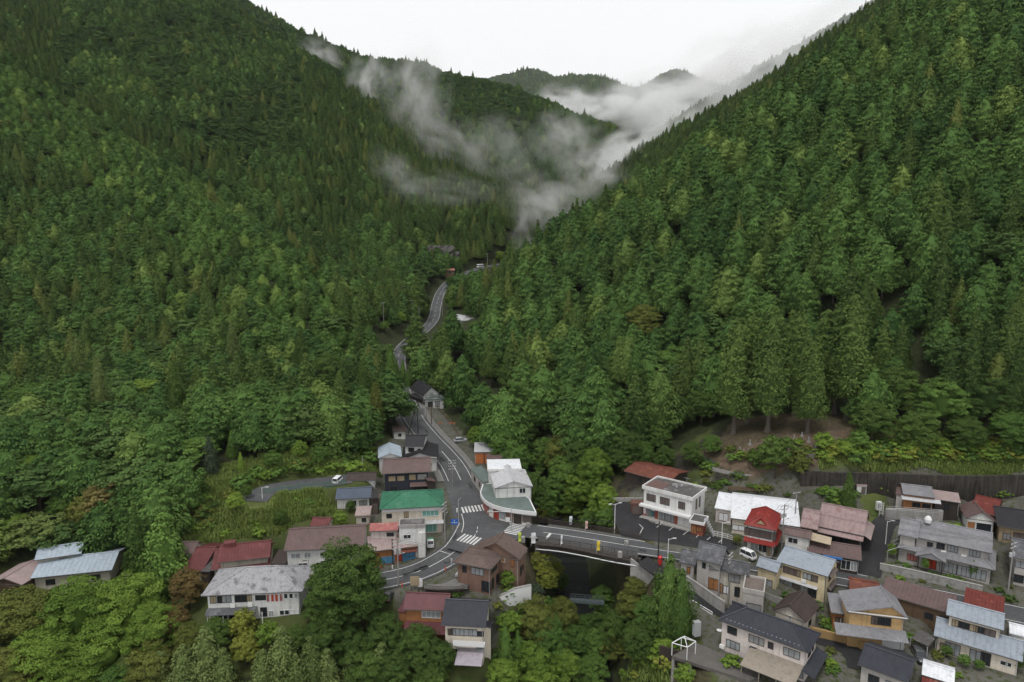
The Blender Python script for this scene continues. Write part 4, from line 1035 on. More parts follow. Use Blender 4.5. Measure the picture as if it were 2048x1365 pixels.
    h.win('f',.65,.1,2.8,2.0,'d',FRW,0.,1,'garage_door','door_leaf'); h.panel('orange_board', WOODO, 'f', .02,.3, 0,2.0)
    h = House('house', 'tan-walled shed with a wide black roof at the right edge', 'shed', G(2020,1075,1.2))
    h.block((1994,1051),(2090,1066),11.0,1.0,3.6,'gx',2.2,TAN,R_BLACK,oh=.6,rib=.42)
    h.wins('f',[(.2,.6,1.4,1.4,'s'),(.5,.3,2.0,2.2,'b')])
    h = House('shed', 'tiny white tool shed on the lawn below the embankment', 'shed', G(1726,990,4.8))
    h.block((1714,971),(1735,972),(1737,967),4.8,2.2,'shed',.3,WHITE,R_PALEP,oh=.12,rp='b',rib=.4)
    h.win('f',.7,.1,.9,1.7,'b',FRD,0.,1,'door','door_leaf')
    h = House('house', 'grey house cut by the right edge beside the street', 'house', G(2045,1165,-2))
    h.block((2026,1115),(2110,1132),('r',2070,1085),-2.0,5.6,'gx',1.8,GREYW,R_DGREY,oh=.5,rib=.36)
    h.wins('f',[(.15,3.6,1.6,1.3,'c'),(.15,.6,1.6,1.6,'d')])
houses_west(); houses_corner(); houses_east()
# ------------------------------------------------------------------ roads, markings, bridge, river
ASPHALT = mat('asphalt', (.078,.080,.084), .7, .22, .15, (.104,.106,.108), .56)
ASPHALTD = mat('dark_asphalt', (.030,.030,.033), .8, .25, .2, (.045,.046,.048), .56)
PAINT = mat('road_paint', (.60,.60,.59), .7, .15, 1.5)
PAVE = mat('pavement_concrete', (.17,.168,.16), .85, .2, .4, (.11,.108,.10), .58)
RUBBLE = mat('stone_facing', (.19,.18,.165), .9, .35, .8, (.09,.088,.078), .55)
def block_wall(name, col, bw=1.6, bh=.55):
    m = mat(name, col, .9, .3, .3, tuple(c*.45 for c in col), .50)
    n, l = m.node_tree.nodes, m.node_tree.links
    b = n['Principled BSDF']; src = b.inputs['Base Color'].links[0].from_socket
    g = n.new('ShaderNodeNewGeometry'); sp = n.new('ShaderNodeSeparateXYZ'); l.new(g.outputs['Position'], sp.inputs[0])
    cx = n.new('ShaderNodeCombineXYZ'); l.new(sp.outputs[0], cx.inputs[0]); l.new(sp.outputs[2], cx.inputs[1])
    br = n.new('ShaderNodeTexBrick'); l.new(cx.outputs[0], br.inputs['Vector'])
    br.inputs['Scale'].default_value = 1.0; br.inputs['Brick Width'].default_value = bw; br.inputs['Row Height'].default_value = bh; br.inputs['Mortar Size'].default_value = .05
    br.inputs['Color1'].default_value = (1,1,1,1); br.inputs['Color2'].default_value = (.75,.75,.75,1); br.inputs['Mortar'].default_value = (.35,.35,.33,1)
    # rain streaks: noise stretched down the face
    mp = n.new('ShaderNodeMapping'); mp.inputs['Scale'].default_value = (1.4,.12,1); l.new(cx.outputs[0], mp.inputs[0])
    st = noise_node(n, l, mp.outputs[0], 1.0, 4, .6)
    mx = n.new('ShaderNodeMix'); mx.data_type = 'RGBA'; mx.blend_type = 'MULTIPLY'; mx.inputs[0].default_value = .8
    l.new(src, mx.inputs[6]); l.new(br.outputs['Color'], mx.inputs[7])
    o = mix_node(n, l, ramp_node(n, l, st, .45, .7), mx.outputs[2], tuple(c*1.4 for c in col))
    l.new(o, b.inputs['Base Color'])
    return m
def side(pl, i):
    a = pl[max(0, i-1)]; b = pl[min(len(pl)-1, i+1)]
    t = (b-a)[:2]; t = t/np.linalg.norm(t)
    return np.array([-t[1], t[0]])          # to the left of travel
def ribbon(name, pl, o0, o1, dz, m, parent=None, i0=0, i1=None, dash=None):
    """strip between two offsets from a road line"""
    pl = pl[i0:i1]
    b = MB()
    L = [p[:2]+side(pl, i)*o0 for i, p in enumerate(pl)]; R_ = [p[:2]+side(pl, i)*o1 for i, p in enumerate(pl)]
    s = 0.0
    for i in range(len(pl)-1):
        s += float(np.linalg.norm(pl[i+1]-pl[i]))
        if dash and (s % dash[0]) > dash[1]: continue
        b.add([(*L[i], pl[i][2]+dz), (*R_[i], pl[i][2]+dz), (*R_[i+1], pl[i+1][2]+dz), (*L[i+1], pl[i+1][2]+dz)], [(3,2,1,0)] if o0 < o1 else [(0,1,2,3)])
    return b.build(name, m, parent)
def flat_patch(name, px, z, m, kind='structure', label=None):
    b = MB(); pp = [G(u, v, z) for u, v in px]
    b.add([(p[0],p[1],z) for p in pp], [tuple(range(len(pp)))])
    o = b.build(name, m)
    if o.data.polygons[0].normal.z < 0: o.data.flip_normals()
    return tag(o, label, kind=kind)
def roads():
    i = len(ROAD_EAST)
    far_ = next(k for k, p in enumerate(ROAD_VALLEY) if p[1] < 236)
    r = ribbon('road', ROAD_VALLEY, 4.1, -4.6, .0, ASPHALT, None, far_); tag(r, 'asphalt road coming down the valley to the junction', kind='structure')
    ru = ribbon('road', ROAD_VALLEY, 3.2, -3.2, .0, ASPHALT, None, 0, far_+1); tag(ru, 'narrower upper stretch of the valley road climbing round the bend', kind='structure')
    stop = next(k for k, p in enumerate(ROAD_VALLEY) if p[1] < 168.5)
    for o, nm in ((2.95, 'edge_line'), (-3.25, 'edge_line')): ribbon(nm, ROAD_VALLEY, o+.07, o-.07, .012, PAINT, r, far_, stop)
    for o in (2.75, -2.75): ribbon('edge_line', ROAD_VALLEY, o+.06, o-.06, .012, PAINT, ru, 0, far_+1)
    ribbon('centre_line', ROAD_VALLEY, .06, -.06, .012, PAINT, ru, 0, far_-18, (10, 5))
    c0 = next(k for k, p in enumerate(ROAD_VALLEY) if p[1] < 191)
    ribbon('centre_line', ROAD_VALLEY, .08, -.08, .012, PAINT, r, c0, stop)
    r2 = ribbon('road', ROAD_WEST, 3.7, -3.7, .004, ASPHALT); tag(r2, 'asphalt road curving away below the shop with blue boards', kind='structure')
    w0 = next(k for k, p in enumerate(ROAD_WEST) if p[1] < 146)
    for o in (3.0, -3.0): ribbon('edge_line', ROAD_WEST, o+.08, o-.08, .017, PAINT, r2, w0)
    ribbon('centre_line', ROAD_WEST, .08, -.08, .017, PAINT, r2, w0)
    r3 = ribbon('road', ROAD_EAST, 3.6, -3.6, .008, ASPHALT); tag(r3, 'asphalt street crossing the bridge and running right between the houses', kind='structure')
    e0 = next(k for k, p in enumerate(ROAD_EAST) if p[0] > 4.2)
    for o in (3.0, -3.0): ribbon('edge_line', ROAD_EAST, o+.08, o-.08, .021, PAINT, r3, e0)
    ribbon('centre_line', ROAD_EAST, .08, -.08, .021, PAINT, r3, e0+1, e0+19)
    ribbon('centre_line', ROAD_EAST, .08, -.08, .021, PAINT, r3, e0+24, None, (8, 3))
    # open asphalt of the junction
    j = flat_patch('road', [(903,985),(972,985),(985,1020),(1010,1040),(1062,1046),(1040,1078),(985,1094),(935,1108),(893,1096),(918,1070),(922,1030)], .016, ASPHALT, label='open asphalt in the middle of the junction')
    def stripe(a, b_, n, length, wid, z=.03):
        """zebra: n bars laid from a to b (pixels), each running along 'length' (pixel vector end)"""
    def zebra(c0, c1, n, dirpx, wid=.45, L=3.6, k0=0):
        A_, B_ = G(*c0, .03), G(*c1, .03)
        d = G(c0[0]+dirpx[0], c0[1]+dirpx[1], .03)-A_; d = d[:2]/np.linalg.norm(d[:2])
        for k in range(n):
            p = (A_+(B_-A_)*k/(n-1))[:2]; q = p+d*L
            e = np.array([-d[1], d[0]])*wid/2
            mb.add([(*(p-e),.032),(*(p+e),.032),(*(q+e),.032),(*(q-e),.032)], [(0,1,2,3)])
    mb = MB()
    zebra((928,1026.5),(968.5,1021.5),7,(-5,-13.5)); 
    z1 = mb.build('zebra_crossing', PAINT); z1.parent = j
    mb = MB(); zebra((914,1081.5),(946,1090),6,(17.5,-14)); z2 = mb.build('zebra_crossing', PAINT, j)
    mb = MB(); zebra((1026,1045),(1006,1064),8,(24,5),.42,3.4); z3 = mb.build('zebra_crossing', PAINT, j)
    def line(pxs, w, z, nm, par, closed=False):
        b = MB(); P_ = [G(u, v, z) for u, v in pxs]
        P_ = catmull(P_, .6) if len(P_) > 2 else P_
        for i in range(len(P_)-1):
            s0, s1 = side(P_, i)*w/2, side(P_, i+1)*w/2
            a, c = P_[i], P_[i+1]
            b.add([(*(a[:2]+s0), z), (*(a[:2]-s0), z), (*(c[:2]-s1), z), (*(c[:2]+s1), z)], [(3,2,1,0)])
        o = b.build(nm, PAINT, par)
        return o
    line([(937,997),(963,995.5)], .45, .03, 'stop_line', r)
    line([(881,1102),(902,1108.5)], .40, -.55, 'stop_line', r2)
    line([(977,1021),(990,1031),(1005,1038),(1022,1043.5)], .16, .03, 'edge_line', j)
    line([(923,1028),(927,1043),(926,1056),(923,1065)], .16, .03, 'edge_line', j)
    for a, c in (((955,1054),(955,1058)),((954.5,1061.5),(953,1065.5)),((951,1069),(948,1074))): line([a, c], .16, .03, 'centre_dash', j)
    b = MB()
    for (u, v) in ((1100,1072),): pass
    line([(1093,1077),(1101,1067)], .55, .032, 'road_arrow', r3)
    # side lanes, car park, yards
    l1 = ribbon('lane', ROAD_LANE, 2.3, -2.3, .0, ASPHALTD); tag(l1, 'dark side lane climbing between the brown row and the big grey house', kind='structure')
    l2 = ribbon('lane', ROAD_LOW, 1.9, -1.9, .0, ASPHALTD); tag(l2, 'narrow dark lane dropping beside the white retaining wall', kind='structure')
    l3 = ribbon('lane', ROAD_UPPER, 3.3, -3.3, .0, ASPHALT); tag(l3, 'short asphalt lane above the vegetable plot', kind='structure')
    b = MB(); pp = [p for p in LOT]; b.add([(p[0],p[1],p[2]+.02) for p in pp], [tuple(range(len(pp)))])
    lot = b.build('car_park', ASPHALTD)
    if lot.data.polygons[0].normal.z < 0: lot.data.flip_normals()
    tag(lot, 'dark asphalt car park in front of the white flat-roofed shop', kind='structure')
    for (a, c) in (((1286,1057),(1279,1071)),((1313,1057),(1324,1048)),((1338,1063),(1346,1056)),((1366,1072),(1376,1064)),((1392,1077),(1400,1070)),((1414,1082),(1421,1076)),((1437,1087),(1444,1081)),((1278,1050),(1287,1059))):
        p, q = G(*a, .1), G(*c, .1)
        bm = MB(); d = (q-p)[:2]; d = d/np.linalg.norm(d); e = np.array([-d[1], d[0]])*.07
        zz = .29
        bm.add([(*(p[:2]-e),zz),(*(p[:2]+e),zz),(*(q[:2]+e),zz),(*(q[:2]-e),zz)], [(0,1,2,3)]); bm.build('bay_line', PAINT, lot)
    flat_patch('forecourt', [(846,1163),(873,1141),(905,1128),(915,1140),(940,1150),(935,1178),(880,1180),(848,1178)], -1.5, PAVE, label='bare concrete forecourt with the white pickup beside the brown brick house')
    # pavements with kerbs along both sides of the valley road
    for o0, o1, lab in ((4.1, 5.6, 'narrow concrete pavement on the left of the valley road'), (-4.6, -6.2, 'narrow concrete pavement on the right of the valley road')):
        c = ribbon('pavement', ROAD_VALLEY, o0, o1, .12, PAVE, None, far_, stop); tag(c, lab, kind='structure')
        ribbon('kerb', ROAD_VALLEY, o0+(.15 if o0 < 0 else -.15), o0, .13, CONC, c, far_, stop)
    c = ribbon('pavement', ROAD_EAST, 3.6, 4.4, .12, PAVE, None, e0+20, len(ROAD_EAST)-20); tag(c, 'narrow pavement along the upper side of the street', kind='structure')
    # terraces, walls of the setting
def road_wear():
    """tar seams, patched squares and manhole covers"""
    rd = [o for o in COL.objects if o.name.split('.')[0] == 'road']
    rng = random.Random(9)
    PATCH = mat('asphalt_patch', (.045,.046,.048), .8, .2, .8); PATCH2 = mat('worn_asphalt', (.085,.087,.09), .8, .2, .6)
    for pl, par, lo, hi in ((ROAD_VALLEY, rd[0], 150, 235), (ROAD_WEST, rd[2], 112, 145), (ROAD_EAST, rd[3], 100, 160)):
        idx = [i for i in range(3, len(pl)-3) if lo < pl[i][1] < hi and -40 < pl[i][0] < 100]
        for k in range(9):
            i = rng.choice(idx); p = pl[i]; s = side(pl, i); t = np.array([s[1], -s[0]])
            o = rng.uniform(-2.4, 2.4); L, W = rng.uniform(.8, 3.2), rng.uniform(.5, 1.2)
            c = p[:2]+s*o; b = MB()
            b.add([(*(c-t*L-s*W/2), p[2]+.0105),(*(c+t*L-s*W/2), p[2]+.0105),(*(c+t*L+s*W/2), p[2]+.0105),(*(c-t*L+s*W/2), p[2]+.0105)], [(0,1,2,3)])
            b.build('asphalt_patch', PATCH if k % 2 else PATCH2, par)
        for k in range(3):
            i = rng.choice(idx); p = pl[i]; s = side(pl, i); c = p[:2]+s*rng.uniform(-1.5, 1.5); b = MB()
            b.lathe([(.36,.0),(.36,.0125)], (c[0], c[1], p[2]), 12); b.build('manhole_cover', DSTEEL, par)
roads(); road_wear()
def bridge():
    t0 = next(k for k, p in enumerate(ROAD_EAST) if p[0] > 6.5)
    t1 = next(k for k, p in enumerate(ROAD_EAST) if p[0] > 24.8)
    br = ROAD_EAST[t0:t1+1]
    root = empty('road_bridge', br[len(br)//2], 'short road bridge with dark railings over the shaded river gorge', 'bridge')
    o = Vector(root.location)
    b = MB()
    for i in range(len(br)-1):
        a, c = br[i], br[i+1]; sa, sc = side(br, i), side(br, i+1)
        pts = [(*(a[:2]+sa*4.6), a[2]-.03), (*(a[:2]-sa*4.6), a[2]-.03), (*(c[:2]-sc*4.6), c[2]-.03), (*(c[:2]+sc*4.6), c[2]-.03)]
        b.add(pts+[(p[0],p[1],p[2]-.55) for p in pts], [(3,2,1,0),(4,5,6,7),(0,1,5,4),(1,2,6,5),(2,3,7,6),(3,0,4,7)])
    b.build('deck', CONCD, root, o)
    # arched girders under the deck
    for sgn in (4.3, 0, -4.3):
        b = MB(); n = len(br)
        for i in range(n-1):
            f0, f1 = i/(n-1), (i+1)/(n-1)
            h0, h1 = .9+1.8*(2*f0-1)**2, .9+1.8*(2*f1-1)**2
            a = br[i]+np.array([*(side(br, i)*sgn), 0]); c = br[i+1]+np.array([*(side(br, i+1)*sgn), 0])
            b.add([(a[0],a[1],a[2]-.5),(c[0],c[1],c[2]-.5),(c[0],c[1],c[2]-.5-h1),(a[0],a[1],a[2]-.5-h0),(a[0]+.25,a[1]+.1,a[2]-.5),(c[0]+.25,c[1]+.1,c[2]-.5),(c[0]+.25,c[1]+.1,c[2]-.5-h1),(a[0]+.25,a[1]+.1,a[2]-.5-h0)],
                  [(0,1,2,3),(7,6,5,4),(0,4,5,1),(3,2,6,7),(0,3,7,4),(1,5,6,2)])
        b.build('girder', BSTEEL, root, o)
    # railings: near and far side
    for sgn in (4.5, -4.5):
        b = MB()
        for i in range(len(br)-1):
            a = np.append(br[i][:2]+side(br, i)*sgn, br[i][2]); c = np.append(br[i+1][:2]+side(br, i+1)*sgn, br[i+1][2])
            b.tube((a[0],a[1],a[2]-.2),(a[0],a[1],a[2]+1.1),.06,None,6)
            for hgt, rr in ((1.08,.07),(.75,.04),(.45,.04),(.15,.05)): b.tube((a[0],a[1],a[2]+hgt),(c[0],c[1],c[2]+hgt),rr,None,6)
            m = (a+c)/2
            for f in (.25,.5,.75): 
                q = a+(c-a)*f; b.tube((q[0],q[1],q[2]+.15),(q[0],q[1],q[2]+1.05),.025,None,4)
        b.build('railing', BSTEEL, root, o)
    # the footway arch beam and its white service pipe on the near side
    b = MB(); n = 16; pa, pb = br[0], br[-1]
    s0 = side(br, 2)
    prev = None
    for i in range(n+1):
        f = i/n; p = br[int(f*(len(br)-1))]; q = np.append(p[:2]-side(br, int(f*(len(br)-1)))*5.3, p[2]-.55+.7*math.sin(math.pi*min(1, f*1.1))*(1-f))
        if prev is not None: b.tube(prev, q, .28, None, 6)
        prev = q
    b.build('footway_beam', BSTEEL, root, o)
    b = MB(); prev = None
    for i in range(n+1):
        f = i/n; p = br[int(f*(len(br)-1))]; q = np.append(p[:2]-side(br, int(f*(len(br)-1)))*5.9, p[2]-1.25+.5*math.sin(math.pi*min(1, f*1.1))*(1-f))
        if prev is not None: b.tube(prev, q, .12, None, 6)
        prev = q
    b.build('service_pipe', STEEL, root, o)
    for k, p in ((0, br[0]), (-1, br[-1])):
        b = MB(); ang = math.atan2(side(br, 1)[1], side(br, 1)[0])
        b.cbox((p[0], p[1], p[2]-5.6), 8.2, 1.3, 10.0, ang); b.build('abutment', CONCD, root, o)
    for (u, v) in ((1056,1050),(1046,1078),(1240,1108),(1253,1086)):
        p = G(u, v, .5); b = MB(); b.cbox((p[0],p[1],.35), .7,.7,1.2, .3); b.build('end_post', CONC, root, o)
    # water
    rv = catmull([np.array(p)+np.array([0,0,.35]) for p in GORGE], 2.0)
    m, n_, l, bs = newmat('river_water')
    tc = n_.new('ShaderNodeTexCoord').outputs['Object']
    f = noise_node(n_, l, tc, .9, 6, .7)
    c = mix_node(n_, l, ramp_node(n_, l, f, .64, .74), (.008,.010,.009), (.10,.11,.11))
    l.new(c, bs.inputs['Base Color']); bs.inputs['Roughness'].default_value = .4; bs.inputs['Specular IOR Level'].default_value = .12
    bp = n_.new('ShaderNodeBump'); bp.inputs['Distance'].default_value = .25; l.new(f, bp.inputs['Height']); l.new(bp.outputs[0], bs.inputs['Normal'])
    w = ribbon('river', rv, 4.2, -4.2, 0, m); tag(w, 'dark shallow river at the bottom of the gorge', kind='structure')
bridge()

# ------------------------------------------------------------------ walls, fences, terraces
def wall_line(name, label, px, h, thick, m, cat='wall', z=None, cap=None, dz=0, low=2.0, posts=None):
    P_ = [G(*p) for p in px]
    root = empty(name, P_[len(P_)//2], label, cat)
    o = Vector(root.location); b = MB(); c_ = MB(); ps = MB()
    for i in range(len(P_)-1):
        a, c = P_[i], P_[i+1]
        s0 = side(P_, i)*thick/2; s1 = side(P_, i+1)*thick/2
        def prism(bb, z0a, z1a, z0c, z1c, k=1.0):
            q = [(*(a[:2]+s0*k), z0a), (*(a[:2]-s0*k), z0a), (*(c[:2]-s1*k), z0c), (*(c[:2]+s1*k), z0c)]
            r = [(*(a[:2]+s0*k), z1a), (*(a[:2]-s0*k), z1a), (*(c[:2]-s1*k), z1c), (*(c[:2]+s1*k), z1c)]
            bb.add(q+r, [(3,2,1,0),(4,5,6,7),(0,1,5,4),(1,2,6,5),(2,3,7,6),(3,0,4,7)])
        prism(b, a[2]-low, a[2]+h, c[2]-low, c[2]+h)
        if cap: prism(c_, a[2]+h+.002, a[2]+h+.12, c[2]+h+.002, c[2]+h+.12, 1.3)
        if posts:
            n = max(1, int(np.linalg.norm(c-a)/posts[0]))
            for k in range(n+(1 if i == len(P_)-2 else 0)):
                q = a+(c-a)*k/n; ps = MB(); ps.cbox((q[0],q[1],q[2]+h*.5), posts[1], posts[1], h+.25); ps.build('post', posts[2], root, o)
    b.build('panel' if posts else 'wall_body', m, root, o)
    if cap: c_.build('coping', cap, root, o)
    return root
def rail_line(name, label, px, h=1.0, m=STEEL, cat='railing', step=2.0, rails=(1.0,.55), r=.05, mesh=None):
    P_ = [G(*p) for p in px]
    root = empty(name, P_[len(P_)//2], label, cat)
    o = Vector(root.location); b = MB(); ps = MB(); ms = MB()
    for i in range(len(P_)-1):
        a, c = P_[i], P_[i+1]; n = max(1, int(np.linalg.norm(c-a)/step))
        for k in range(n+(1 if i == len(P_)-2 else 0)):
            q = a+(c-a)*k/n; ps = MB(); ps.tube((q[0],q[1],q[2]-.4),(q[0],q[1],q[2]+h), r, None, 6); ps.build('post', m, root, o)
        for f in rails: b.tube((a[0],a[1],a[2]+h*f),(c[0],c[1],c[2]+h*f), r, None, 6)
        if mesh:
            n2 = max(2, int(np.linalg.norm(c-a)/.35))
            for k in range(n2+1):
                q = a+(c-a)*k/n2; ms.tube((q[0],q[1],q[2]+.05),(q[0],q[1],q[2]+h*.97), .022, None, 4)
            for f in np.linspace(.1, .95, 6): ms.tube((a[0],a[1],a[2]+h*f),(c[0],c[1],c[2]+h*f), .02, None, 4)
    b.build('rail', m, root, o)
    if mesh: ms.build('mesh_panel', mesh, root, o)
    return root
def walls():
    wall_line('retaining_wall', 'tall weathered dark retaining wall under the bamboo bank above the lawn', [(1600,968,6.0),(1660,972,6.3),(1760,974,6.6),(1850,978,6.8),(1950,980,7),(2060,978,7.2),(2300,985,7.5)], 3.3, .7, block_wall('block_wall', (.052,.047,.040)), low=3)
    wall_line('retaining_wall', 'grey concrete garden terrace wall in front of the wooden hut', [(1770,1040,1.6),(1800,1040,1.7),(1840,1042,1.9),(1884,1044,2.1)], 2.6, .5, CONC, low=2)
    rail_line('terrace_fence', 'thin steel fence on top of the terrace wall below the wooden hut', [(1772,1022,4.2),(1830,1026,4.4),(1883,1030,4.6)], 1.1, STEEL, 'fence', 1.6, (1.0,.66,.33), .03)
    wall_line('retaining_wall', 'white-grey retaining wall along the narrow dropping lane', [(1372,1176,-3.6),(1396,1192,-4.4),(1424,1212,-5.2),(1449,1229,-5.8)], 2.4, .4, CONC, low=1.5, cap=CONC)
    rail_line('guard_rail', 'white pipe guard rail on the river side of the dropping lane', [(1284,1133,-1.4),(1315,1155,-2.8),(1345,1178,-4.0),(1385,1210,-5.0),(1424,1234,-5.8)], .9, FRW, 'guard rail', 3.0, (1.0,.5), .09)
    wall_line('retaining_wall', 'stained concrete retaining wall under the white pipe guard rail', [(1262,1118,-.25),(1284,1135,-1.45),(1315,1157,-2.85),(1345,1180,-4.05),(1385,1212,-5.05),(1424,1236,-5.85)], .1, .5, CONC, low=6)
    wall_line('garden_wall', 'mottled stone garden wall with pillars in front of the grand grey house', [(1759,1140,-1.6),(1800,1148,-1.7),(1850,1159,-1.9),(1905,1172,-2.1),(1964,1186,-2.3)], 1.3, .35, mat('white_stone', (.36,.355,.34), .85, .25, .8, (.17,.165,.155), .52), low=1, cap=CONC)
    wall_line('garden_wall', 'curved orange-capped garden wall below the orange house', [(1600,1265,-5.4),(1650,1277,-5.6),(1700,1291,-5.8),(1728,1300,-5.8)], 1.5, .5, mat('ochre_wall', (.36,.24,.11), .8, .15, .5), low=1)
    wall_line('garden_wall', 'white block wall slanting along the ramp beside the tall cream house', [(976,1226,-7.0),(1003,1206,-5.0),(1030,1193,-4.0),(1062,1186,-3.8)], 1.6, .4, FRW, low=3, cap=CONC)
    flat_patch('ramp', [(980,1250),(992,1226),(1030,1200),(1064,1192),(1072,1200),(1030,1215),(1000,1240)], -7.2, PAVE, label='grey ramp between the tall cream house and the white block wall')
    wall_line('lane_fence', 'grey panel fence along the dark bank behind the white shop', [(1424,944,5.0),(1450,951,5.0),(1480,957,5.0),(1512,962,4.8),(1530,966,4.6)], 1.3, .12, CONC, 'fence', low=.6, posts=(2.2, .2, CONC))
    rail_line('mesh_fence', 'dull green mesh fence climbing beside the graveyard path', [(1380,915,6.0),(1405,925,5.6),(1428,938,5.2)], 1.7, GREENF, 'fence', 2.0, (1.0,.05), .05, GREENF)
    rail_line('mesh_fence', 'dull green mesh fence running down behind the white warehouse', [(1530,966,4.4),(1560,980,3.6),(1600,992,3.0),(1640,1000,2.8)], 1.7, GREENF, 'fence', 2.0, (1.0,.05), .05, GREENF)
    rail_line('mesh_fence', 'curved green mesh fence below the short upper lane', [(526,993,4.2),(560,987,4.6),(610,980,4.8),(650,977,4.8),(692,972,4.6)], 1.4, GREENF, 'fence', 2.5, (1.0,.05), .05, GREENF)
    rail_line('guard_rail', 'brown metal guard rail along the forecourt above the maroon roof', [(847,1180,-1.6),(880,1184,-1.7),(915,1184,-1.8),(938,1178,-1.8)], 1.0, BSTEEL, 'railing', 2.0, (1.0,.6,.2), .04, BSTEEL)
    rail_line('guard_rail', 'dark railing on the river side behind the white corner shop', [(1062,1043,.1),(1110,1049,0),(1170,1058,0),(1222,1067,0)], 1.0, BSTEEL, 'railing', 2.0, (1.0,.7,.4,.1), .05)
    rail_line('guard_rail', 'pale railing beside the stairs at the end of the car park', [(1424,1072,.2),(1445,1076,.1),(1465,1082,.0)], 1.1, FRW, 'railing', 1.0, (1.0,.6,.2), .045)
    wall_line('retaining_wall', 'stone-faced bank wall under the upper valley road bend', [(752,690,13.0),(790,672,14.5),(830,655,16.0)] if False else [(0,0,0)]*0 or [(1208,1000,.6),(1262,1000,.8),(1285,1000,1.0)], .5, .4, CONC, low=1)
    # footbridge
    a, c = G(1140,1201,-11), G(1208,1206,-11)
    root = empty('foot_bridge', (a+c)/2, 'narrow grey-blue steel footbridge over the river downstream of the road bridge', 'footbridge')
    o = Vector(root.location); d = (c-a)[:2]; L = float(np.linalg.norm(d)); ang = math.atan2(d[1], d[0]); m = (a+c)/2
    b = MB(); b.cbox(m, L, 1.6, .25, ang); b.build('deck', mat('blue_grey_steel', (.085,.105,.11), .6, .15, .8), root, o)
    b = MB()
    e = np.array([-d[1], d[0]])/L*.78
    for s in (1, -1):
        for hgt in (.5, 1.0): b.tube((*(a[:2]+e*s), a[2]+hgt), (*(c[:2]+e*s), c[2]+hgt), .05)
        for k in range(8):
            q = a+(c-a)*k/7; b.tube((*(q[:2]+e*s), q[2]), (*(q[:2]+e*s), q[2]+1.0), .04)
    b.build('railing', MATS['blue_grey_steel'], root, o)
    # concrete deck on pillars by the pale pink house
    zt = -6.4
    ring = [G(u, v, zt) for u, v in [(1344,1312),(1392,1286),(1440,1306),(1500,1330),(1520,1352),(1500,1362),(1420,1337)]]
    root = empty('parking_deck', (ring[0]+ring[3])/2, 'raised concrete parking deck on pillars below the pale pink house', 'parking deck')
    o = Vector(root.location)
    b = MB(); pp = [(p[0],p[1]) for p in ring]
    if sum(pp[i][0]*pp[(i+1)%7][1]-pp[(i+1)%7][0]*pp[i][1] for i in range(7)) < 0: pp = pp[::-1]
    b.prism(pp, zt-.55, zt); b.build('deck_slab', mat('deck_concrete', (.12,.112,.105), .9, .25, .4), root, o)
    f0, f1 = G(1344,1312,zt), G(1500,1362,zt)
    for k in range(5):
        q = f0+(f1-f0)*(k+.1)/4.3; b = MB(); b.cbox((q[0], q[1]+.35, zt-3.0), .38,.38,4.95); b.build('pillar', CONC, root, o)
    b = MB(); q0, q1 = f0+(f1-f0)*.02, f0+(f1-f0)*.98
    for zz in (zt-2.4,): b.tube((q0[0],q0[1]+.35,zz),(q1[0],q1[1]+.35,zz),.16,None,4)
    b.build('tie_beam', CONC, root, o)
    b = MB(); m0 = (f0+f1)/2; ang = math.atan2((f1-f0)[1], (f1-f0)[0]); b.cbox((m0[0]-1.2, m0[1]+4.0, zt-2.9), float(np.linalg.norm(f1-f0)), .3, 4.6, ang); b.build('back_wall', WOODD, root, o)
    # white steel pergola frame standing on it
    base = [G(u, v, zt) for u, v in [(1343.5,1311),(1373.5,1320),(1390.5,1308),(1362,1300)]]
    root = empty('pergola_frame', base[0], 'bare white steel pergola frame at the corner of the parking deck', 'pergola'); o = Vector(root.location)
    tops = [p+np.array([0,0,2.3]) for p in base]; apex = sum(tops)/4+np.array([0,0,1.1])
    for p, q in zip(base, tops): b = MB(); b.tube(p, q, .08); b.build('post', FRW, root, o)
    b = MB()
    for i in range(4): b.tube(tops[i], tops[(i+1)%4], .08); b.tube(tops[i], apex, .07)
    b.build('roof_frame', FRW, root, o)
walls()
# ------------------------------------------------------------------ vehicles
TYRE = plain('tyre_rubber', (.02,.02,.02), .8, .2)
RIMM = plain('wheel_rim', (.35,.35,.36), .35, .4, .6)
LAMP = plain('headlight_glass', (.55,.56,.55), .15, .5)
TAIL = plain('tail_light_red', (.35,.02,.02), .3, .5)
def wheels(root, xs, half, r=.3):
    for x in xs:
        for s in (-1, 1):
            b = MB(); b.tube((x, s*half-.09, r), (x, s*half+.09, r), r, None, 14); w = b.build('wheel', TYRE, root)
            b = MB(); b.tube((x, s*half-.10, r), (x, s*half+.10, r), r*.6, None, 10); b.build('rim', RIMM, w)
def loft(b, secs):
    """secs: list of (z, x0, x1, half width) rings from low to high"""
    vs_, fs = [], []
    for (z, x0, x1, hw) in secs:
        c = min(.25, hw*.3)
        vs_ += [(x0,-hw+c,z),(x0+c*.6,-hw,z),(x1-c*.6,-hw,z),(x1,-hw+c,z),(x1,hw-c,z),(x1-c*.6,hw,z),(x0+c*.6,hw,z),(x0,hw-c,z)]
    n = 8
    for k in range(len(secs)-1):
        for i in range(n): fs.append((k*n+i, k*n+(i+1)%n, (k+1)*n+(i+1)%n, (k+1)*n+i))
    fs.append(tuple(range(n-1,-1,-1))); fs.append(tuple((len(secs)-1)*n+i for i in range(n)))
    b.add(vs_, fs)
def lights(root, x0, x1, hw, z):
    for s in (-1, 1):
        b = MB(); b.cbox((x1, s*hw, z), .08,.3,.18); b.build('headlight', LAMP, root)
        b = MB(); b.cbox((x0, s*hw, z+.05), .08,.22,.2); b.build('tail_light', TAIL, root)
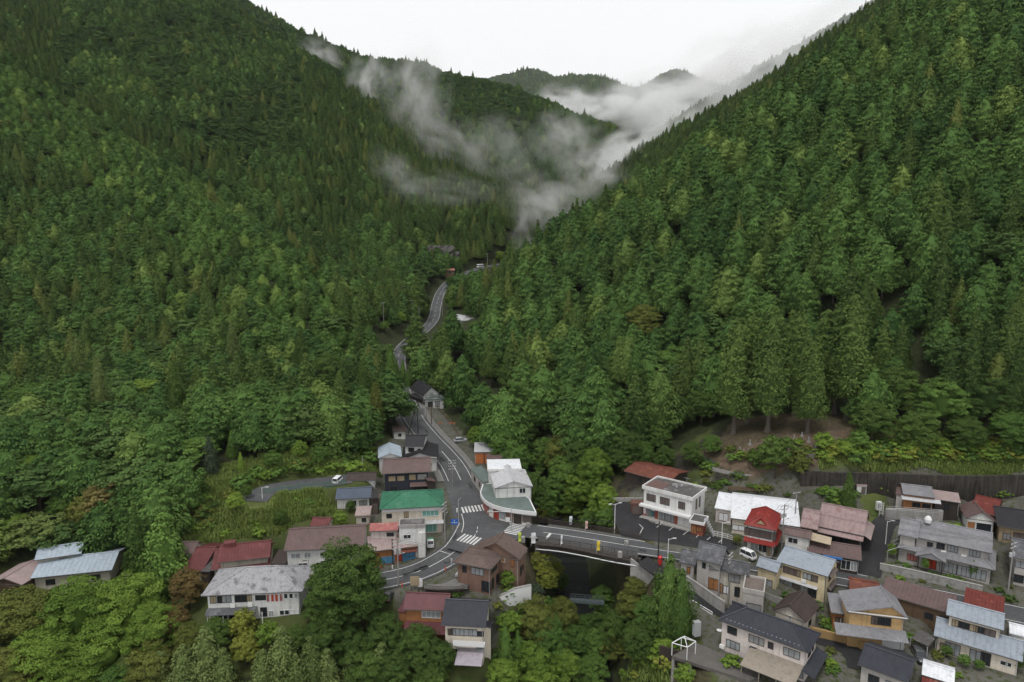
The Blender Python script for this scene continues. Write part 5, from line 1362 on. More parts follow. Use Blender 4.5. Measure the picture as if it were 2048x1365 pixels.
def car(at, rz, label, body, kind='hatch', L=3.9, W=1.66, H=1.5, name='parked_car', cat='car'):
    r = empty(name, at, label, cat, None, rz)
    x0, x1, hw = -L/2, L/2, W/2
    b = MB(); loft(b, [(.22,x0+.08,x1-.08,hw-.06),(.42,x0,x1,hw),(.72,x0+.02,x1-.03,hw),(.88,x0+.12,x1-.35 if kind != 'van' else x1-.1,hw-.05)])
    b.build('body', body, r, None, False)
    b = MB()
    if kind == 'van': secs = [(.87,x0+.12,x1-.12,hw-.07),(H-.12,x0+.2,x1-.75,hw-.14)]
    else: secs = [(.87,x0+.25,x1-1.0,hw-.08),(H-.10,x0+.75,x1-1.75,hw-.2)]
    loft(b, secs); b.build('window', GLASS, r)
    b = MB(); z, a, c, h2 = secs[1]; loft(b, [(z-.02,a-.06,c+.06,h2+.02),(z+.06,a+.02,c-.02,h2-.02),(z+.10,a+.25,c-.25,h2-.2)])
    for (xa, xb) in ((secs[0][1], secs[1][1]), ((secs[0][1]+secs[0][2])/2, (secs[1][1]+secs[1][2])/2), (secs[0][2], secs[1][2])):
        for s in (-1, 1): b.tube((xa, s*(secs[0][3]-.05), .86), (xb, s*(secs[1][3]-.02), z), .05, None, 5)
    b.build('roof', body, r)
    wheels(r, (x0+.7, x1-.7), hw-.08)
    lights(r, x0+.02, x1-.03, hw-.3, .66)
    return r
def kei_truck(at, rz, label, body, bedm, load=None):
    r = empty('pickup_truck', at, label, 'truck', None, rz)
    b = MB(); loft(b, [(.30,.35,1.66,.68),(.62,.35,1.70,.71),(1.05,.35,1.66,.71)]); b.build('cab', body, r)
    b = MB(); loft(b, [(1.04,.38,1.62,.67),(1.62,.48,1.15,.60)]); b.build('window', GLASS, r)
    b = MB(); loft(b, [(1.60,.42,1.20,.63),(1.70,.5,1.1,.58)])
    for s in (-1, 1): b.tube((1.60,s*.64,1.04),(1.16,s*.60,1.62),.045,None,5); b.tube((.42,s*.66,1.04),(.48,s*.60,1.62),.06,None,5)
    b.build('roof', body, r)
    b = MB(); b.box(-1.68,.33,-.71,.71,.62,.70)
    for (xa,xb,ya,yb) in ((-1.68,.33,-.71,-.67),(-1.68,.33,.67,.71),(-1.68,-1.64,-.67,.67),(.29,.33,-.67,.67)): b.box(xa,xb,ya,yb,.70,.98)
    b.box(-1.5,.3,-.35,.35,.40,.615); b.build('truck_bed', bedm, r)
    if load:
        b = MB(); b.box(-1.6,.25,-.63,.63,.71,1.02); b.box(-1.2,-.2,-.5,.5,1.02,1.1); b.build('load_cover', load, r)
    wheels(r, (-1.05, 1.05), .62, .27)
    for s in (-1, 1):
        b = MB(); b.cbox((1.69, s*.5, .72), .06,.2,.16); b.build('headlight', LAMP, r)
    return r
def at_px(u, v, z=None):
    if z is not None: return G(u, v, z)
    x, y, zz = place_base(u, v); return np.array([x, y, zz])
SILV = plain('silver_paint', (.42,.44,.46), .3, .5, .3)
WPAINT = plain('white_paint', (.68,.69,.70), .3, .5)
BPAINT = plain('black_paint', (.02,.02,.023), .25, .5)
def vehicles():
    kei_truck(G(929,1158,-1.49), RAD(-14), 'small white pickup truck parked on the forecourt of the brown brick house', WPAINT, SILV, plain('grey_cover', (.40,.41,.43), .6))
    p = at_px(861,1094,-.75); p[2] = hz(p[0], p[1])+.03
    kei_truck(p, RAD(-82), 'small white pickup with a green front parked under the green-roofed house', WPAINT, plain('green_cover', (.03,.26,.12), .5), MATS['green_cover'])
    p = at_px(777,1198); car(p, RAD(80), 'black car parked beside the west road behind the big dark tree', BPAINT, 'hatch', 3.7)
    p = at_px(921,884); car(p, RAD(15), 'silver car parked at the roadside near the orange-fronted garage', SILV, 'hatch', 4.2)
    p = at_px(1496,1116); car(p, RAD(-55), 'little white van parked in front of the red-roofed house', WPAINT, 'van', 3.3, 1.5, 1.8, 'parked_van', 'van')
    p = G(1838,1316,-5.15); car(p, RAD(-100), 'dark grey car nosing out of the flat-roofed carport', plain('dark_grey_paint', (.07,.075,.08), .25, .5), 'hatch', 4.2, 1.7, 1.5)
    p = at_px(675,965); car(p, RAD(80), 'white car parked at the end of the short upper lane', WPAINT, 'van', 3.3, 1.5, 1.6)
    # minibus
    k = min(range(len(ROAD_VALLEY)), key=lambda q: abs(ROAD_VALLEY[q][0]-Q(964,536,500)[0])+(0 if ROAD_VALLEY[q][1] > 470 else 1e3))
    c = ROAD_VALLEY[k]; s = side(ROAD_VALLEY, k); t = ROAD_VALLEY[k+1]-ROAD_VALLEY[k-1]
    r = empty('minibus', (c[0]+s[0]*-1.6, c[1]+s[1]*-1.6, c[2]+.02), 'white minibus driving on the far bend of the valley road', 'bus', None, math.atan2(t[1], t[0]))
    b = MB(); loft(b, [(.35,-3.5,3.5,1.0),(.7,-3.55,3.55,1.05),(1.3,-3.55,3.5,1.05)]); loft(b, [(2.05,-3.5,3.3,1.0),(2.5,-3.45,3.2,.97),(2.62,-3.2,2.9,.8)])
    for x in (-3.4,-2.,-.6,.8,2.2): b.cbox((x,0,1.68), .16,2.02,.78)
    b.build('body', WPAINT, r)
    b = MB(); loft(b, [(1.3,-3.48,3.44,1.0),(2.06,-3.46,3.28,.97)]); b.build('window', GLASS, r)
    wheels(r, (-2.2, 2.3), .95, .38); lights(r, -3.53, 3.53, .75, .85)
vehicles()

# ------------------------------------------------------------------ poles, wires, lamps, signs
POLE = mat('pole_concrete', (.27,.26,.25), .8, .15, 1.0)
POLED = mat('dark_pole', (.045,.040,.036), .8, .2, 1.0)
GREYM = plain('transformer_grey', (.36,.37,.38), .5)
POLE_AT = {}
def pole(key, u, v, h, label, m=None, arms=2, trafo=False, lamp=False, rz=.5, z=None, lean=0.0):
    p = at_px(u, v, z); r = empty('utility_pole', p, label, 'utility pole', 'utility poles of the village', rz)
    m = m or POLE
    b = MB(); b.tube((0,0,-1),(lean,0,h),.17,.10,9); b.build('shaft', m, r)
    for k in range(arms):
        b = MB(); z_ = h-.35-.75*k
        b.cbox((lean,0,z_), 1.9,.09,.09); b.build('crossarm', STEEL, r)
        b = MB()
        for x in (-.85,-.45,.45,.85): b.lathe([(.05,0),(.06,.12),(.02,.16)], (lean+x,0,z_+.05), 6)
        b.build('insulator', FRW, r)
    if trafo:
        for s in (-.42, .42):
            b = MB(); b.lathe([(.05,0),(.26,.03),(.27,.8),(.1,.88)], (s,.1,h-2.9), 10); b.build('transformer', GREYM, r)
    if lamp:
        b = MB(); b.tube((0,0,h*.66),(1.0,0,h*.66+.35),.035,None,6); b.cbox((1.15,0,h*.66+.33), .45,.16,.12); b.build('lamp_arm', STEEL, r)
    POLE_AT[key] = (np.array([p[0], p[1], p[2]+h-.3]), rz)
def wire(k0, k1, label, n=3, sag=1.2):
    (a, _), (c, _) = POLE_AT[k0], POLE_AT[k1]
    b = MB()
    d = (c-a)[:2]; e = np.array([-d[1], d[0]])/np.linalg.norm(d)
    for i in range(n):
        o = np.append(e*(i-(n-1)/2)*.6, 0)
        prev = None
        for s in range(13):
            t = s/12; q = a+(c-a)*t+o-np.array([0,0,sag*4*t*(1-t)])
            if prev is not None: b.tube(prev, q, .022, None, 4)
            prev = q
    ob = b.build('overhead_wires', plain('wire_black', (.03,.03,.03), .6))
    tag(ob, label, 'power line', 'overhead wires')
def lamp(u, v, h, label, double=False, z=None, rz=0.0, name='street_lamp'):
    p = at_px(u, v, z); r = empty(name, p, label, 'street lamp', 'street lamps', rz)
    b = MB(); b.tube((0,0,-.5),(0,0,h),.10,.06,8); b.build('shaft', FRW, r)
    for s in ((-1, 1) if double else (1,)):
        b = MB(); b.tube((0,0,h-.2),(s*.9,0,h+.1),.04,None,6); b.build('arm', FRW, r)
        b = MB(); b.cbox((s*1.2,0,h+.1), .7,.26,.13); b.build('lamp_head', LAMP, r)
def poles():
    pole('a',797,1173,9.5,'grey pole with two transformers by the bend below the shop with blue boards',None,3,True,True,.4)
    pole('b',890,1085,9.0,'grey pole with crossarms at the corner of the green-roofed house',None,3,False,True,1.2)
    pole('c',1456,1214,11.0,'tall grey pole with many wires in front of the glowing shop windows',None,3,False,False,.9)
    pole('d',1563,1104,10.5,'pole with round transformers at the corner of the red-roofed house',None,2,True,True,.3)
    pole('e',1588,1066,9.5,'slender pole between the red roof and the white warehouse roof',None,1,False,False,.3)
    pole('f',1316,1122,8.5,'dark pole standing at the edge of the car park entrance',POLED,1)
    pole('g',2016,1184,10.0,'pole with transformer at the right edge near the street',None,2,True,False,.5)
    pole('h',726,946,4.2,'thin pole on the grass above the short upper lane',None,0)
    pole('i',755,942,5.5,'thin brown pole at the edge of the cedars above the navy house',WOOD,0)
    pole('j',768,659,13.0,'pale pole with one arm in the clearing left of the upper road',None,1)
    pole('k',825,641,11.0,'grey pole beside the retaining wall of the upper road',None,1)
    pole('l',839,651,10.0,'thin pole at the kerb of the upper road',None,0)
    pole('m',885,633,14.0,'tall pole with many arms at the outer edge of the upper road',None,3)
    pole('n',975,541,12.0,'thin pole beside the white minibus',None,1)
    pole('o',836,868,7.5,'dark pole with a yellow sign beside the valley road',POLED,0)
    pole('p',853,842,8.5,'pole with crossarms in front of the black gabled roadside shop',None,3)
    pole('q',863,850,7.0,'brown pole right of the shop forecourt',WOOD,0)
    pole('r',812,876,9.5,'leaning dark pole behind the small white hut',POLED,0,False,False,0.0,None,3.2)
    pole('s',905,975,7.5,'pole with stacked crossarms left of the valley road near the crossing',None,4,False,False,.2)
    for a, c, lab, n in (('a','b','three wires strung from the bend pole to the green-roofed house',3),('c','d','bundle of wires between the shop windows and the red-roofed house',4),('d','g','wires running along the street to the right edge',2),('b','s','wires above the left kerb of the valley road',3),('s','p','wires climbing the valley road to the roadside shop',2),('h','i','thin wire between the two thin poles above the upper lane',1),('e','d','wires from the warehouse pole to the red-roofed house pole',3),('f','b','long wires over the junction and the bridge',2),('e','g','wires over the faded pink roof to the right edge',3),('p','l','wires climbing past the roadside shop to the upper road',2),('l','k','wires beside the upper road',2),('a','c','long wires crossing high over the river gorge',3)):
        wire(a, c, lab, n, 2.5 if a+c in ('ac','sp') else 1.0)
    lamp(1229,1065,6.5,'white twin-headed street lamp at the car park entrance',True,.2,.3)
    lamp(1443,1087,4.6,'white street lamp beside the railing at the end of the car park',False,.1)
    lamp(1335.5,1121,4.6,'grey lamp post with a white notice board by the red post box',False,-.5)
    lamp(1770.5,1092,5.5,'thin lamp post at the foot of the side lane',False)
    lamp(525,1000,3.0,'short white lamp post at the left end of the green mesh fence',False)
    # signal with a long arm at the junction
    p = G(1022.5,1062,.1); r = empty('traffic_signal', p, 'signal post with a long white arm reaching over the junction', 'traffic light', None, 0)
    b = MB(); b.tube((0,0,-.3),(0,0,5.2),.10,.07,8); b.build('shaft', GREYM, r)
    b = MB(); b.tube((0,0,4.5),(-4.6,.4,4.2),.06,.05,6); b.build('arm', FRW, r)
    b = MB(); b.cbox((-4.6,.4,4.2), 1.2,.22,.38, -.1); hd = b.build('signal_head', FRW, r)
    for k, c in enumerate(((.03,.16,.13),(.20,.13,.02),(.20,.02,.02))):
        b = MB(); b.tube((-4.98+.38*k,.26,4.2),(-4.98+.38*k,.22,4.2),.13,None,10); b.build('lens', plain('lens_%s' % ('green','amber','red')[k], c, .3), hd)
    b = MB(); b.cbox((-.75,-.1,2.6), .9,.08,1.0); b.build('signal_board', FRW, r)
    b = MB(); b.cbox((-.2,-.25,1.9), .35,.3,.6); b.build('control_box', GREYM, r)
    p = G(917,1046,.1); r = empty('traffic_signal', p, 'slim signal post with a curved top left of the crossing', 'traffic light', None, 0)
    b = MB(); b.tube((0,0,-.3),(0,0,5.4),.09,.06,8); b.tube((0,0,5.4),(.7,0,5.9),.05,None,6); b.build('shaft', GREYM, r)
    b = MB(); b.cbox((-.3,-.1,3.0), .3,.25,.9); b.build('signal_head', FRW, r)
    # blue direction sign with white arrows
    p = G(909,1060,.1); r = empty('direction_sign', p, 'blue direction sign with white arrows at the left kerb of the junction', 'road sign', None, 0)
    r.scale = (.72,.72,.8)
    for x in (-.6,.6): b = MB(); b.tube((x,0,-.3),(x,0,3.1),.05,None,6); b.build('post', STEEL, r)
    b = MB(); b.box(-1.1,1.1,-.10,-.06,1.5,3.1); pl = b.build('sign_board', plain('sign_blue', (.02,.10,.42), .4), r)
    b = MB()
    b.box(-.06,.06,-.125,-.103,1.75,2.75); b.add([(-.2,-.12,2.7),(.2,-.12,2.7),(0,-.12,3.0)],[(0,1,2)])
    b.box(-.75,-.06,-.125,-.103,2.05,2.17); b.add([(-.72,-.12,1.95),(-.72,-.12,2.27),(-1.0,-.12,2.11)],[(0,2,1)])
    b.box(.06,.75,-.125,-.103,2.05,2.17); b.add([(.72,-.12,1.95),(.72,-.12,2.27),(1.0,-.12,2.11)],[(0,1,2)])
    b.build('arrow', FRW, pl)
    # roadside boards near the shop
    p = at_px(838,845); r = empty('notice_board', p, 'grey roadside board with faint lettering in front of the black gabled shop', 'sign', None, .1)
    for x in (-1.6, 1.6): b = MB(); b.tube((x,0,-.3),(x,0,4.6),.07,None,6); b.build('post', STEEL, r)
    b = MB(); b.box(-1.9,1.9,-.08,-.02,2.6,4.7); b.build('board', mat('grey_board', (.22,.22,.215), .6, .2, 1.5), r)
    p = at_px(830,1178,-1.6); r = empty('notice_board', p, 'faded tan notice board beside two white signs at the forecourt edge', 'sign', None, 0)
    for x in (-.7, .7): b = MB(); b.tube((x,0,-.5),(x,0,2.4),.06,None,6); b.build('post', BSTEEL, r)
    b = MB(); b.box(-.85,.85,-.08,-.02,.7,2.5); b.build('board', BLIND, r)
    p = at_px(841,1178,-1.6); r = empty('notice_board', p, 'pair of white sign panels on one frame at the forecourt edge', 'sign', None, 0)
    b = MB(); b.tube((-.4,0,-.5),(-.4,0,2.2),.04,None,6); b.tube((.4,0,-.5),(.4,0,2.2),.04,None,6); b.build('post', DSTEEL, r)
    b = MB(); b.box(-.42,.42,-.07,-.02,.4,1.2); b.box(-.42,.42,-.07,-.02,1.3,2.15); b.build('board', FRW, r)
    # banners on the bridge
    for (u, v, z, h, w, c, lab) in ((1036,1088,.1,2.4,.55,(.50,.62,.08),'lime-green banner on the near bridge railing'),(1062,1092,.1,2.7,.85,(.62,.63,.64),'grey-white banner leaning on the near bridge railing'),(1121,1093,.0,2.3,.28,(.66,.66,.66),'narrow white banner on the near bridge railing'),
            (1193,1106,-.1,2.4,.6,(.62,.47,.05),'yellow banner on the near bridge railing'),(1138,1054,.0,2.3,.6,(.60,.64,.68),'pale blue banner on the far railing under the trees'),(1170,1062,.0,2.1,.5,(.55,.36,.32),'faded pink banner on the far railing under the trees'),
            (995,1028,.1,1.6,.35,(.5,.07,.09),'red banner beside the rounded corner shop'),(1025,1045,.1,1.6,.3,(.5,.07,.09),'red banner behind the signal post')):
        p = G(u, v, z); r = empty('banner_flag', p, lab, 'banner', 'shop banners along the bridge', .15)
        b = MB(); b.tube((0,0,-.2),(.12,0,h+.2),.022,None,6); b.tube((.12,0,h+.15),(.12+w,0,h+.15),.018,None,5); b.build('flag_pole', FRW, r)
        b = MB(); n = 7
        for k in range(n):
            z0_, z1_ = .5+(h-.4)*k/n, .5+(h-.4)*(k+1)/n
            y0, y1 = .12*math.sin(k*.9), .12*math.sin((k+1)*.9)
            b.add([(.05,y0*.3,z0_),(.1+w,y0,z0_),(.1+w,y1,z1_),(.05,y1*.3,z1_),(.05,y0*.3+.015,z0_),(.1+w,y0+.015,z0_),(.1+w,y1+.015,z1_),(.05,y1*.3+.015,z1_)],[(0,1,2,3),(7,6,5,4),(1,5,6,2),(0,3,7,4)])
        b.build('cloth', plain('banner_%d' % u, c, .8, .2), r)
    # red post box, vending bits, cones
    p = G(1320,1128,-.6); r = empty('post_box', p, 'red post box by the dark pole at the car park entrance', 'post box', None, 0)
    b = MB(); b.lathe([(.22,-.3),(.22,.15),(.42,.2),(.42,1.4),(.46,1.45),(.3,1.6),(.05,1.65)],(0,0,0),12); b.build('box_body', plain('post_red', (.45,.02,.02), .4), r)
    b = MB(); b.box(-.25,.25,-.45,-.41,1.1,1.2); b.build('letter_slot', DSTEEL, r)
    for (u, v, lab, c) in ((751,1142,'yellow bollard at the bend in front of the shop with blue boards',(.65,.40,.03)),(763,1138,'red bollard at the bend in front of the shop with blue boards',(.5,.05,.03)),(785,1140,'white bollard at the bend in front of the shop with blue boards',(.65,.65,.64)),(804,1174,'orange-red bollard at the lower kerb of the west road',(.5,.09,.04)),(891,1143,'red traffic cone on the forecourt edge',(.5,.06,.03))):
        p = at_px(u, v); b = MB(); b.lathe([(.20,-.3),(.20,.05),(.13,.06),(.12,.9),(.05,.98)],(0,0,0),10)
        o = b.build('bollard', plain('bollard_%d' % u, c, .6)); o.location = p; tag(o, lab, 'bollard', 'roadside bollards')
    # orange road-works barriers up by the shop
    for (u, v, rz, lab) in ((880,852,1.0,'orange barrier lying along the kerb below the roadside shop'),(904,851,.1,'orange-topped stand beside the river fence below the roadside shop')):
        p = at_px(u, v); r = empty('road_barrier', p, lab, 'barrier', None, rz)
        b = MB(); b.box(-1.1,1.1,-.03,.03,.7,1.0); b.build('board', plain('barrier_orange', (.55,.13,.03), .6), r)
        b = MB()
        for x in (-.9,.9): b.tube((x,-.25,0),(x,0,1.0),.03,None,5); b.tube((x,.25,0),(x,0,1.0),.03,None,5)
        b.build('leg', STEEL, r)
    rail_line('river_fence', 'brown timber fence between the valley road and the river trees', [(868,812,4.2),(888,832,3.6),(905,852,3.0),(915,872,2.4),(925,888,1.9)], 1.2, WOOD, 'fence', 2.0, (1.0,.5), .06)
poles()

# ------------------------------------------------------------------ a person walking on the kerb
def person():
    p = at_px(903.5,1131,-.75)
    p[2] = hz(p[0], p[1])+.16
    r = empty('person', p, 'person in pale clothes walking along the kerb by the brown brick house', 'person', None, -2.2)
    vs_ = [(0,0,.92),(0,0,1.12),(0,0,1.34),(0,0,1.46),(0,.01,1.60),(0,.02,1.70),
           (.09,0,.88),(.11,.14,.48),(.11,.05,.06),(.11,.20,.03),(-.09,0,.88),(-.11,-.14,.50),(-.11,-.30,.10),(-.11,-.18,.03),
           (.19,0,1.37),(.24,-.10,1.10),(.23,-.02,.86),(-.19,0,1.37),(-.24,.10,1.10),(-.22,.20,.88)]
    ed = [(0,1),(1,2),(2,3),(3,4),(4,5),(0,6),(6,7),(7,8),(8,9),(0,10),(10,11),(11,12),(12,13),(2,14),(14,15),(15,16),(2,17),(17,18),(18,19)]
    rad = [.14,.13,.15,.055,.10,.085,.10,.065,.045,.035,.10,.065,.045,.035,.065,.045,.035,.065,.045,.035]
    me = bpy.data.meshes.new('body'); me.from_pydata(vs_, ed, [])
    o = link_mesh('body', me, mat('pale_clothes', (.42,.43,.46), .8, .2, 3.0), r)
    sk = o.modifiers.new('skin', 'SKIN')
    for i, q in enumerate(rad): me.skin_vertices[0].data[i].radius = (q, q*.85)
    me.skin_vertices[0].data[0].use_root = True
    sd = o.modifiers.new('sub', 'SUBSURF'); sd.levels = 1; sd.render_levels = 1
    b = MB(); b.lathe([(.02,1.54),(.10,1.58),(.118,1.66),(.10,1.74),(.04,1.79),(.01,1.80)],(0,-.005,0),10); b.build('hair', plain('black_hair', (.02,.018,.016), .6), r)
    b = MB(); b.lathe([(.01,1.50),(.07,1.53),(.095,1.62),(.08,1.70),(.02,1.74)],(0,.035,0),10); b.build('face', plain('skin', (.45,.28,.20), .6), r)
    b = MB(); loft(b, [(.84,-.16,.16,.12),(1.1,-.15,.15,.12),(1.40,-.19,.19,.11)]); b.build('shirt', mat('white_shirt', (.62,.62,.63), .85, .1, 3.0), r)
person()

# ------------------------------------------------------------------ graveyard on the slope, rock face, odds and ends
def graves():
    rng = random.Random(4)
    spots = [(1571,905),(1578,909),(1585,906),(1592,908),(1599,910),(1607,908),(1614,906),(1621,908),(1480,905),(1487,909),(1496,906),(1630,900),(1637,896),(1500,889),(1588,880),(1604,872),(1617,885)]
    proto = None
    for k, (u, v) in enumerate(spots):
        p = at_px(u, v); s = rng.uniform(.55, .85)
        r = empty('gravestone', p, 'grey upright gravestone on the slope under the tall cedars', 'gravestone', 'gravestones under the cedars', rng.uniform(-.3,.3))
        r.scale = (s, s, s)
        b = MB(); b.box(-.45,.45,-.45,.45,-.4,.25); b.box(-.32,.32,-.32,.32,.25,.5); b.build('plinth', CONC, r)
        b = MB(); b.prism([(-.18,-.18),(.18,-.18),(.18,.18),(-.18,.18)], .5, 1.5+.2*(k % 3)); b.build('stone', mat('grave_stone', (.30,.30,.29), .8, .25, 2.0), r)
    wall_line('terrace_wall', 'pale stone terrace wall stepping down below the gravestones', [tuple([u, v, float(at_px(u, v)[2])]) for u, v in ((1600,925),(1614,921),(1630,916))], 1.2, .6, RUBBLE, low=1.5)
    # exposed rock face by the far bend
    for (u, v, D, sx, lab) in ((880,508,476,9,'bare grey rock face above the far road bend'),(900,520,480,7,'lower bare rock ledge beside the rust-red roadside shed')):
        c = Q(u, v, D); rng2 = np.random.default_rng(int(u))
        b = MB(); n, m_ = 12, 9; vs_ = []; fs = []
        for i in range(n):
            for j in range(m_):
                f, g = i/(n-1)-.5, j/(m_-1)
                vs_.append((c[0]+f*sx*2+rng2.normal()*.4, c[1]-1+g*5-3*(1-4*f*f)+rng2.normal()*.5, c[2]-9+g*15+rng2.normal()*.4))
        for i in range(n-1):
            for j in range(m_-1): fs.append((i*m_+j, (i+1)*m_+j, (i+1)*m_+j+1, i*m_+j+1))
        b.add(vs_, fs); o = b.build('rock_face', mat('rock', (.11,.105,.098), .9, .4, .4, (.05,.06,.03), .58)); tag(o, lab, 'rock face')
graves()
def odds():
    p = at_px(1395,1236,-6.2) ; r = empty('utility_cabinet', G(1393,1268,-6.3), 'grey metal cabinet at the end of the white guard rail', 'cabinet', None, .3)
    b = MB(); b.box(-.6,.6,-.45,.45,-.3,2.3); b.build('cabinet_body', GREYM, r); b = MB(); b.box(-.62,.62,-.47,.47,2.3,2.38); b.build('cabinet_lid', STEEL, r)
    r = empty('wood_pile_rack', at_px(1485,985), 'low brown rack of timber on the dark bank behind the white warehouse', 'rack', None, -.15)
    b = MB()
    for k in range(4): b.box(-3.4,3.4,-1+.5*k,-.75+.5*k,.9+.05*k,1.0+.05*k)
    b.build('board', WOOD, r)
    for x in (-3.2,0,3.2):
        for y in (-.9,.7): b = MB(); b.box(x-.06,x+.06,y-.06,y+.06,-.4,.9); b.build('leg', WOODD, r)
    r = empty('step_ladder', at_px(1762,1030,2.0), 'white slatted stair frame between the lawn and the side lane', 'stair frame', None, .2)
    b = MB()
    for x in (-.5,.5): b.box(x-.05,x+.05,-.05,.05,-.3,2.8)
    for k in range(7): b.box(-.5,.5,-.04,.04,.2+.38*k,.28+.38*k)
    b.build('rung', FRW, r)
    r = empty('storage_box', at_px(1757,1018,3.0), 'white box with a printed panel beside the slatted stair frame', 'box', None, .1)
    b = MB(); b.box(-.55,.55,-.35,.35,-.2,1.7); b.build('box_body', FRW, r); b = MB(); b.box(-.4,.4,-.37,-.352,.3,1.4); b.build('front_panel', SHUT, r)
    c = at_px(2003,982); r = empty('stone_stair', c, 'short concrete stair with a yellow handrail climbing the embankment', 'stair', None, .0)
    b = MB()
    for k in range(8): b.box(-1.8+.45*k, 2.0, -.5,.5, -.4+.38*k, .0+.38*k)
    b.build('step', CONC, r); b = MB(); b.tube((-2.2,-.6,1.0),(1.6,-.6,4.1),.06); b.tube((-2.2,-.6,0),(-2.2,-.6,1.0),.05); b.tube((1.6,-.6,2.6),(1.6,-.6,4.1),.05); b.build('handrail', plain('rail_yellow', (.50,.38,.05), .5), r)
odds()
# ------------------------------------------------------------------ ground sheet
NT, ND = 430, 560
TT = np.linspace(-1.25, 1.25, NT)
DD = 22*np.exp(np.linspace(0, math.log(3600/22), ND))
GX = TT[None,:]*DD[:,None]; GY = np.repeat(DD[:,None], NT, 1)
GZ = height(GX, GY)
def make_ground():
    verts = np.stack([GX.ravel(), GY.ravel(), GZ.ravel()], 1)
    i = np.arange((ND-1)*(NT-1)); r, c = i//(NT-1), i%(NT-1)
    q = np.stack([r*NT+c, r*NT+c+1, (r+1)*NT+c+1, (r+1)*NT+c], 1)
    me = bpy.data.meshes.new('ground')
    me.vertices.add(len(verts)); me.vertices.foreach_set('co', verts.astype(np.float32).ravel())
    me.loops.add(q.size); me.loops.foreach_set('vertex_index', q.ravel().astype(np.int32))
    me.polygons.add(len(q)); me.polygons.foreach_set('loop_start', (np.arange(len(q))*4).astype(np.int32))
    me.polygons.foreach_set('use_smooth', np.ones(len(q), bool))
    me.update(calc_edges=True)
    x, y = GX.ravel(), GY.ravel()
    cover = np.zeros((len(x), 4), np.float32); cover[:,3] = 1      # r grass, g bare soil, b paved yard
    cl = inside(CLEAR, x, y)
    cover[:,2] = np.where(inside(YARD, x, y) | inside(YARD2, x, y), .85, 0); cover[:,0] = np.where(cl, .55, 0)
    for pl, ch, val in ((FIELD,0,1.),(FIELD2,0,1.),(LAWN,0,1.3),(BANK,0,1.),(SOIL,1,1.),(DARK,1,.6)):
        m = inside(pl, x, y)
        cover[m,:3] = 0; cover[m,ch] = val
    gd = np.full(len(x), 1e9)
    for i in range(len(GORGE)-1): gd = np.minimum(gd, seg_dist(x, y, GORGE[i], GORGE[i+1])[0])
    m = (gd < 15) & (y < 260); cover[m,:3] = 0; cover[m & (gd > 8) & (y < 190),1] = .35
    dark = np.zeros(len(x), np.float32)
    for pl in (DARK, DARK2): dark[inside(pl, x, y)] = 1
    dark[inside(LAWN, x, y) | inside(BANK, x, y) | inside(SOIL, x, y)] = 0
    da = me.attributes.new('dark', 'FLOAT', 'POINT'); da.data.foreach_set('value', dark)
    at = me.color_attributes.new('cover', 'FLOAT_COLOR', 'POINT')
    at.data.foreach_set('color', cover.ravel())
    m, n, l, b = newmat('ground_cover')
    a = n.new('ShaderNodeAttribute'); a.attribute_name = 'cover'
    sp = n.new('ShaderNodeSeparateColor'); l.new(a.outputs['Color'], sp.inputs[0])
    tc = n.new('ShaderNodeTexCoord').outputs['Object']
    n1 = noise_node(n, l, tc, .12, 5, .7); n2 = noise_node(n, l, tc, 1.1, 4, .7); n3 = noise_node(n, l, tc, 5, 3, .7)
    forest = mix_node(n, l, ramp_node(n, l, n2, .35, .65), (.018,.022,.010), (.035,.045,.016))
    grass = mix_node(n, l, ramp_node(n, l, n1, .35, .65), (.060,.080,.022), (.125,.135,.045))
    grass = mix_node(n, l, ramp_node(n, l, n3, .3, .7), grass, mix_node(n, l, .6, grass, (.03,.055,.012)))
    soil = mix_node(n, l, ramp_node(n, l, n2, .3, .7), (.060,.043,.030), (.150,.112,.078))
    yard = mix_node(n, l, ramp_node(n, l, n1, .3, .7), (.075,.07,.065), (.13,.125,.115))
    yard = mix_node(n, l, ramp_node(n, l, n2, .5, .62), yard, (.045,.055,.022))
    c = mix_node(n, l, sp.outputs[0], forest, grass)
    c = mix_node(n, l, sp.outputs[2], c, yard)
    c = mix_node(n, l, sp.outputs[1], c, soil)
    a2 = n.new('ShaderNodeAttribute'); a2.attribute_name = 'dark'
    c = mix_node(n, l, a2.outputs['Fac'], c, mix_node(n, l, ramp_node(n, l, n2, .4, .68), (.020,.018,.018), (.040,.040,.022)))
    l.new(c, b.inputs['Base Color']); b.inputs['Roughness'].default_value = .9; b.inputs['Specular IOR Level'].default_value = .15
    bp = n.new('ShaderNodeBump'); bp.inputs['Strength'].default_value = .6; bp.inputs['Distance'].default_value = .3
    l.new(n2, bp.inputs['Height']); l.new(bp.outputs[0], b.inputs['Normal'])
    o = link_mesh('ground', me, m)
    tag(o, 'valley floor and mountain slopes under the trees and the village', kind='structure')
make_ground()

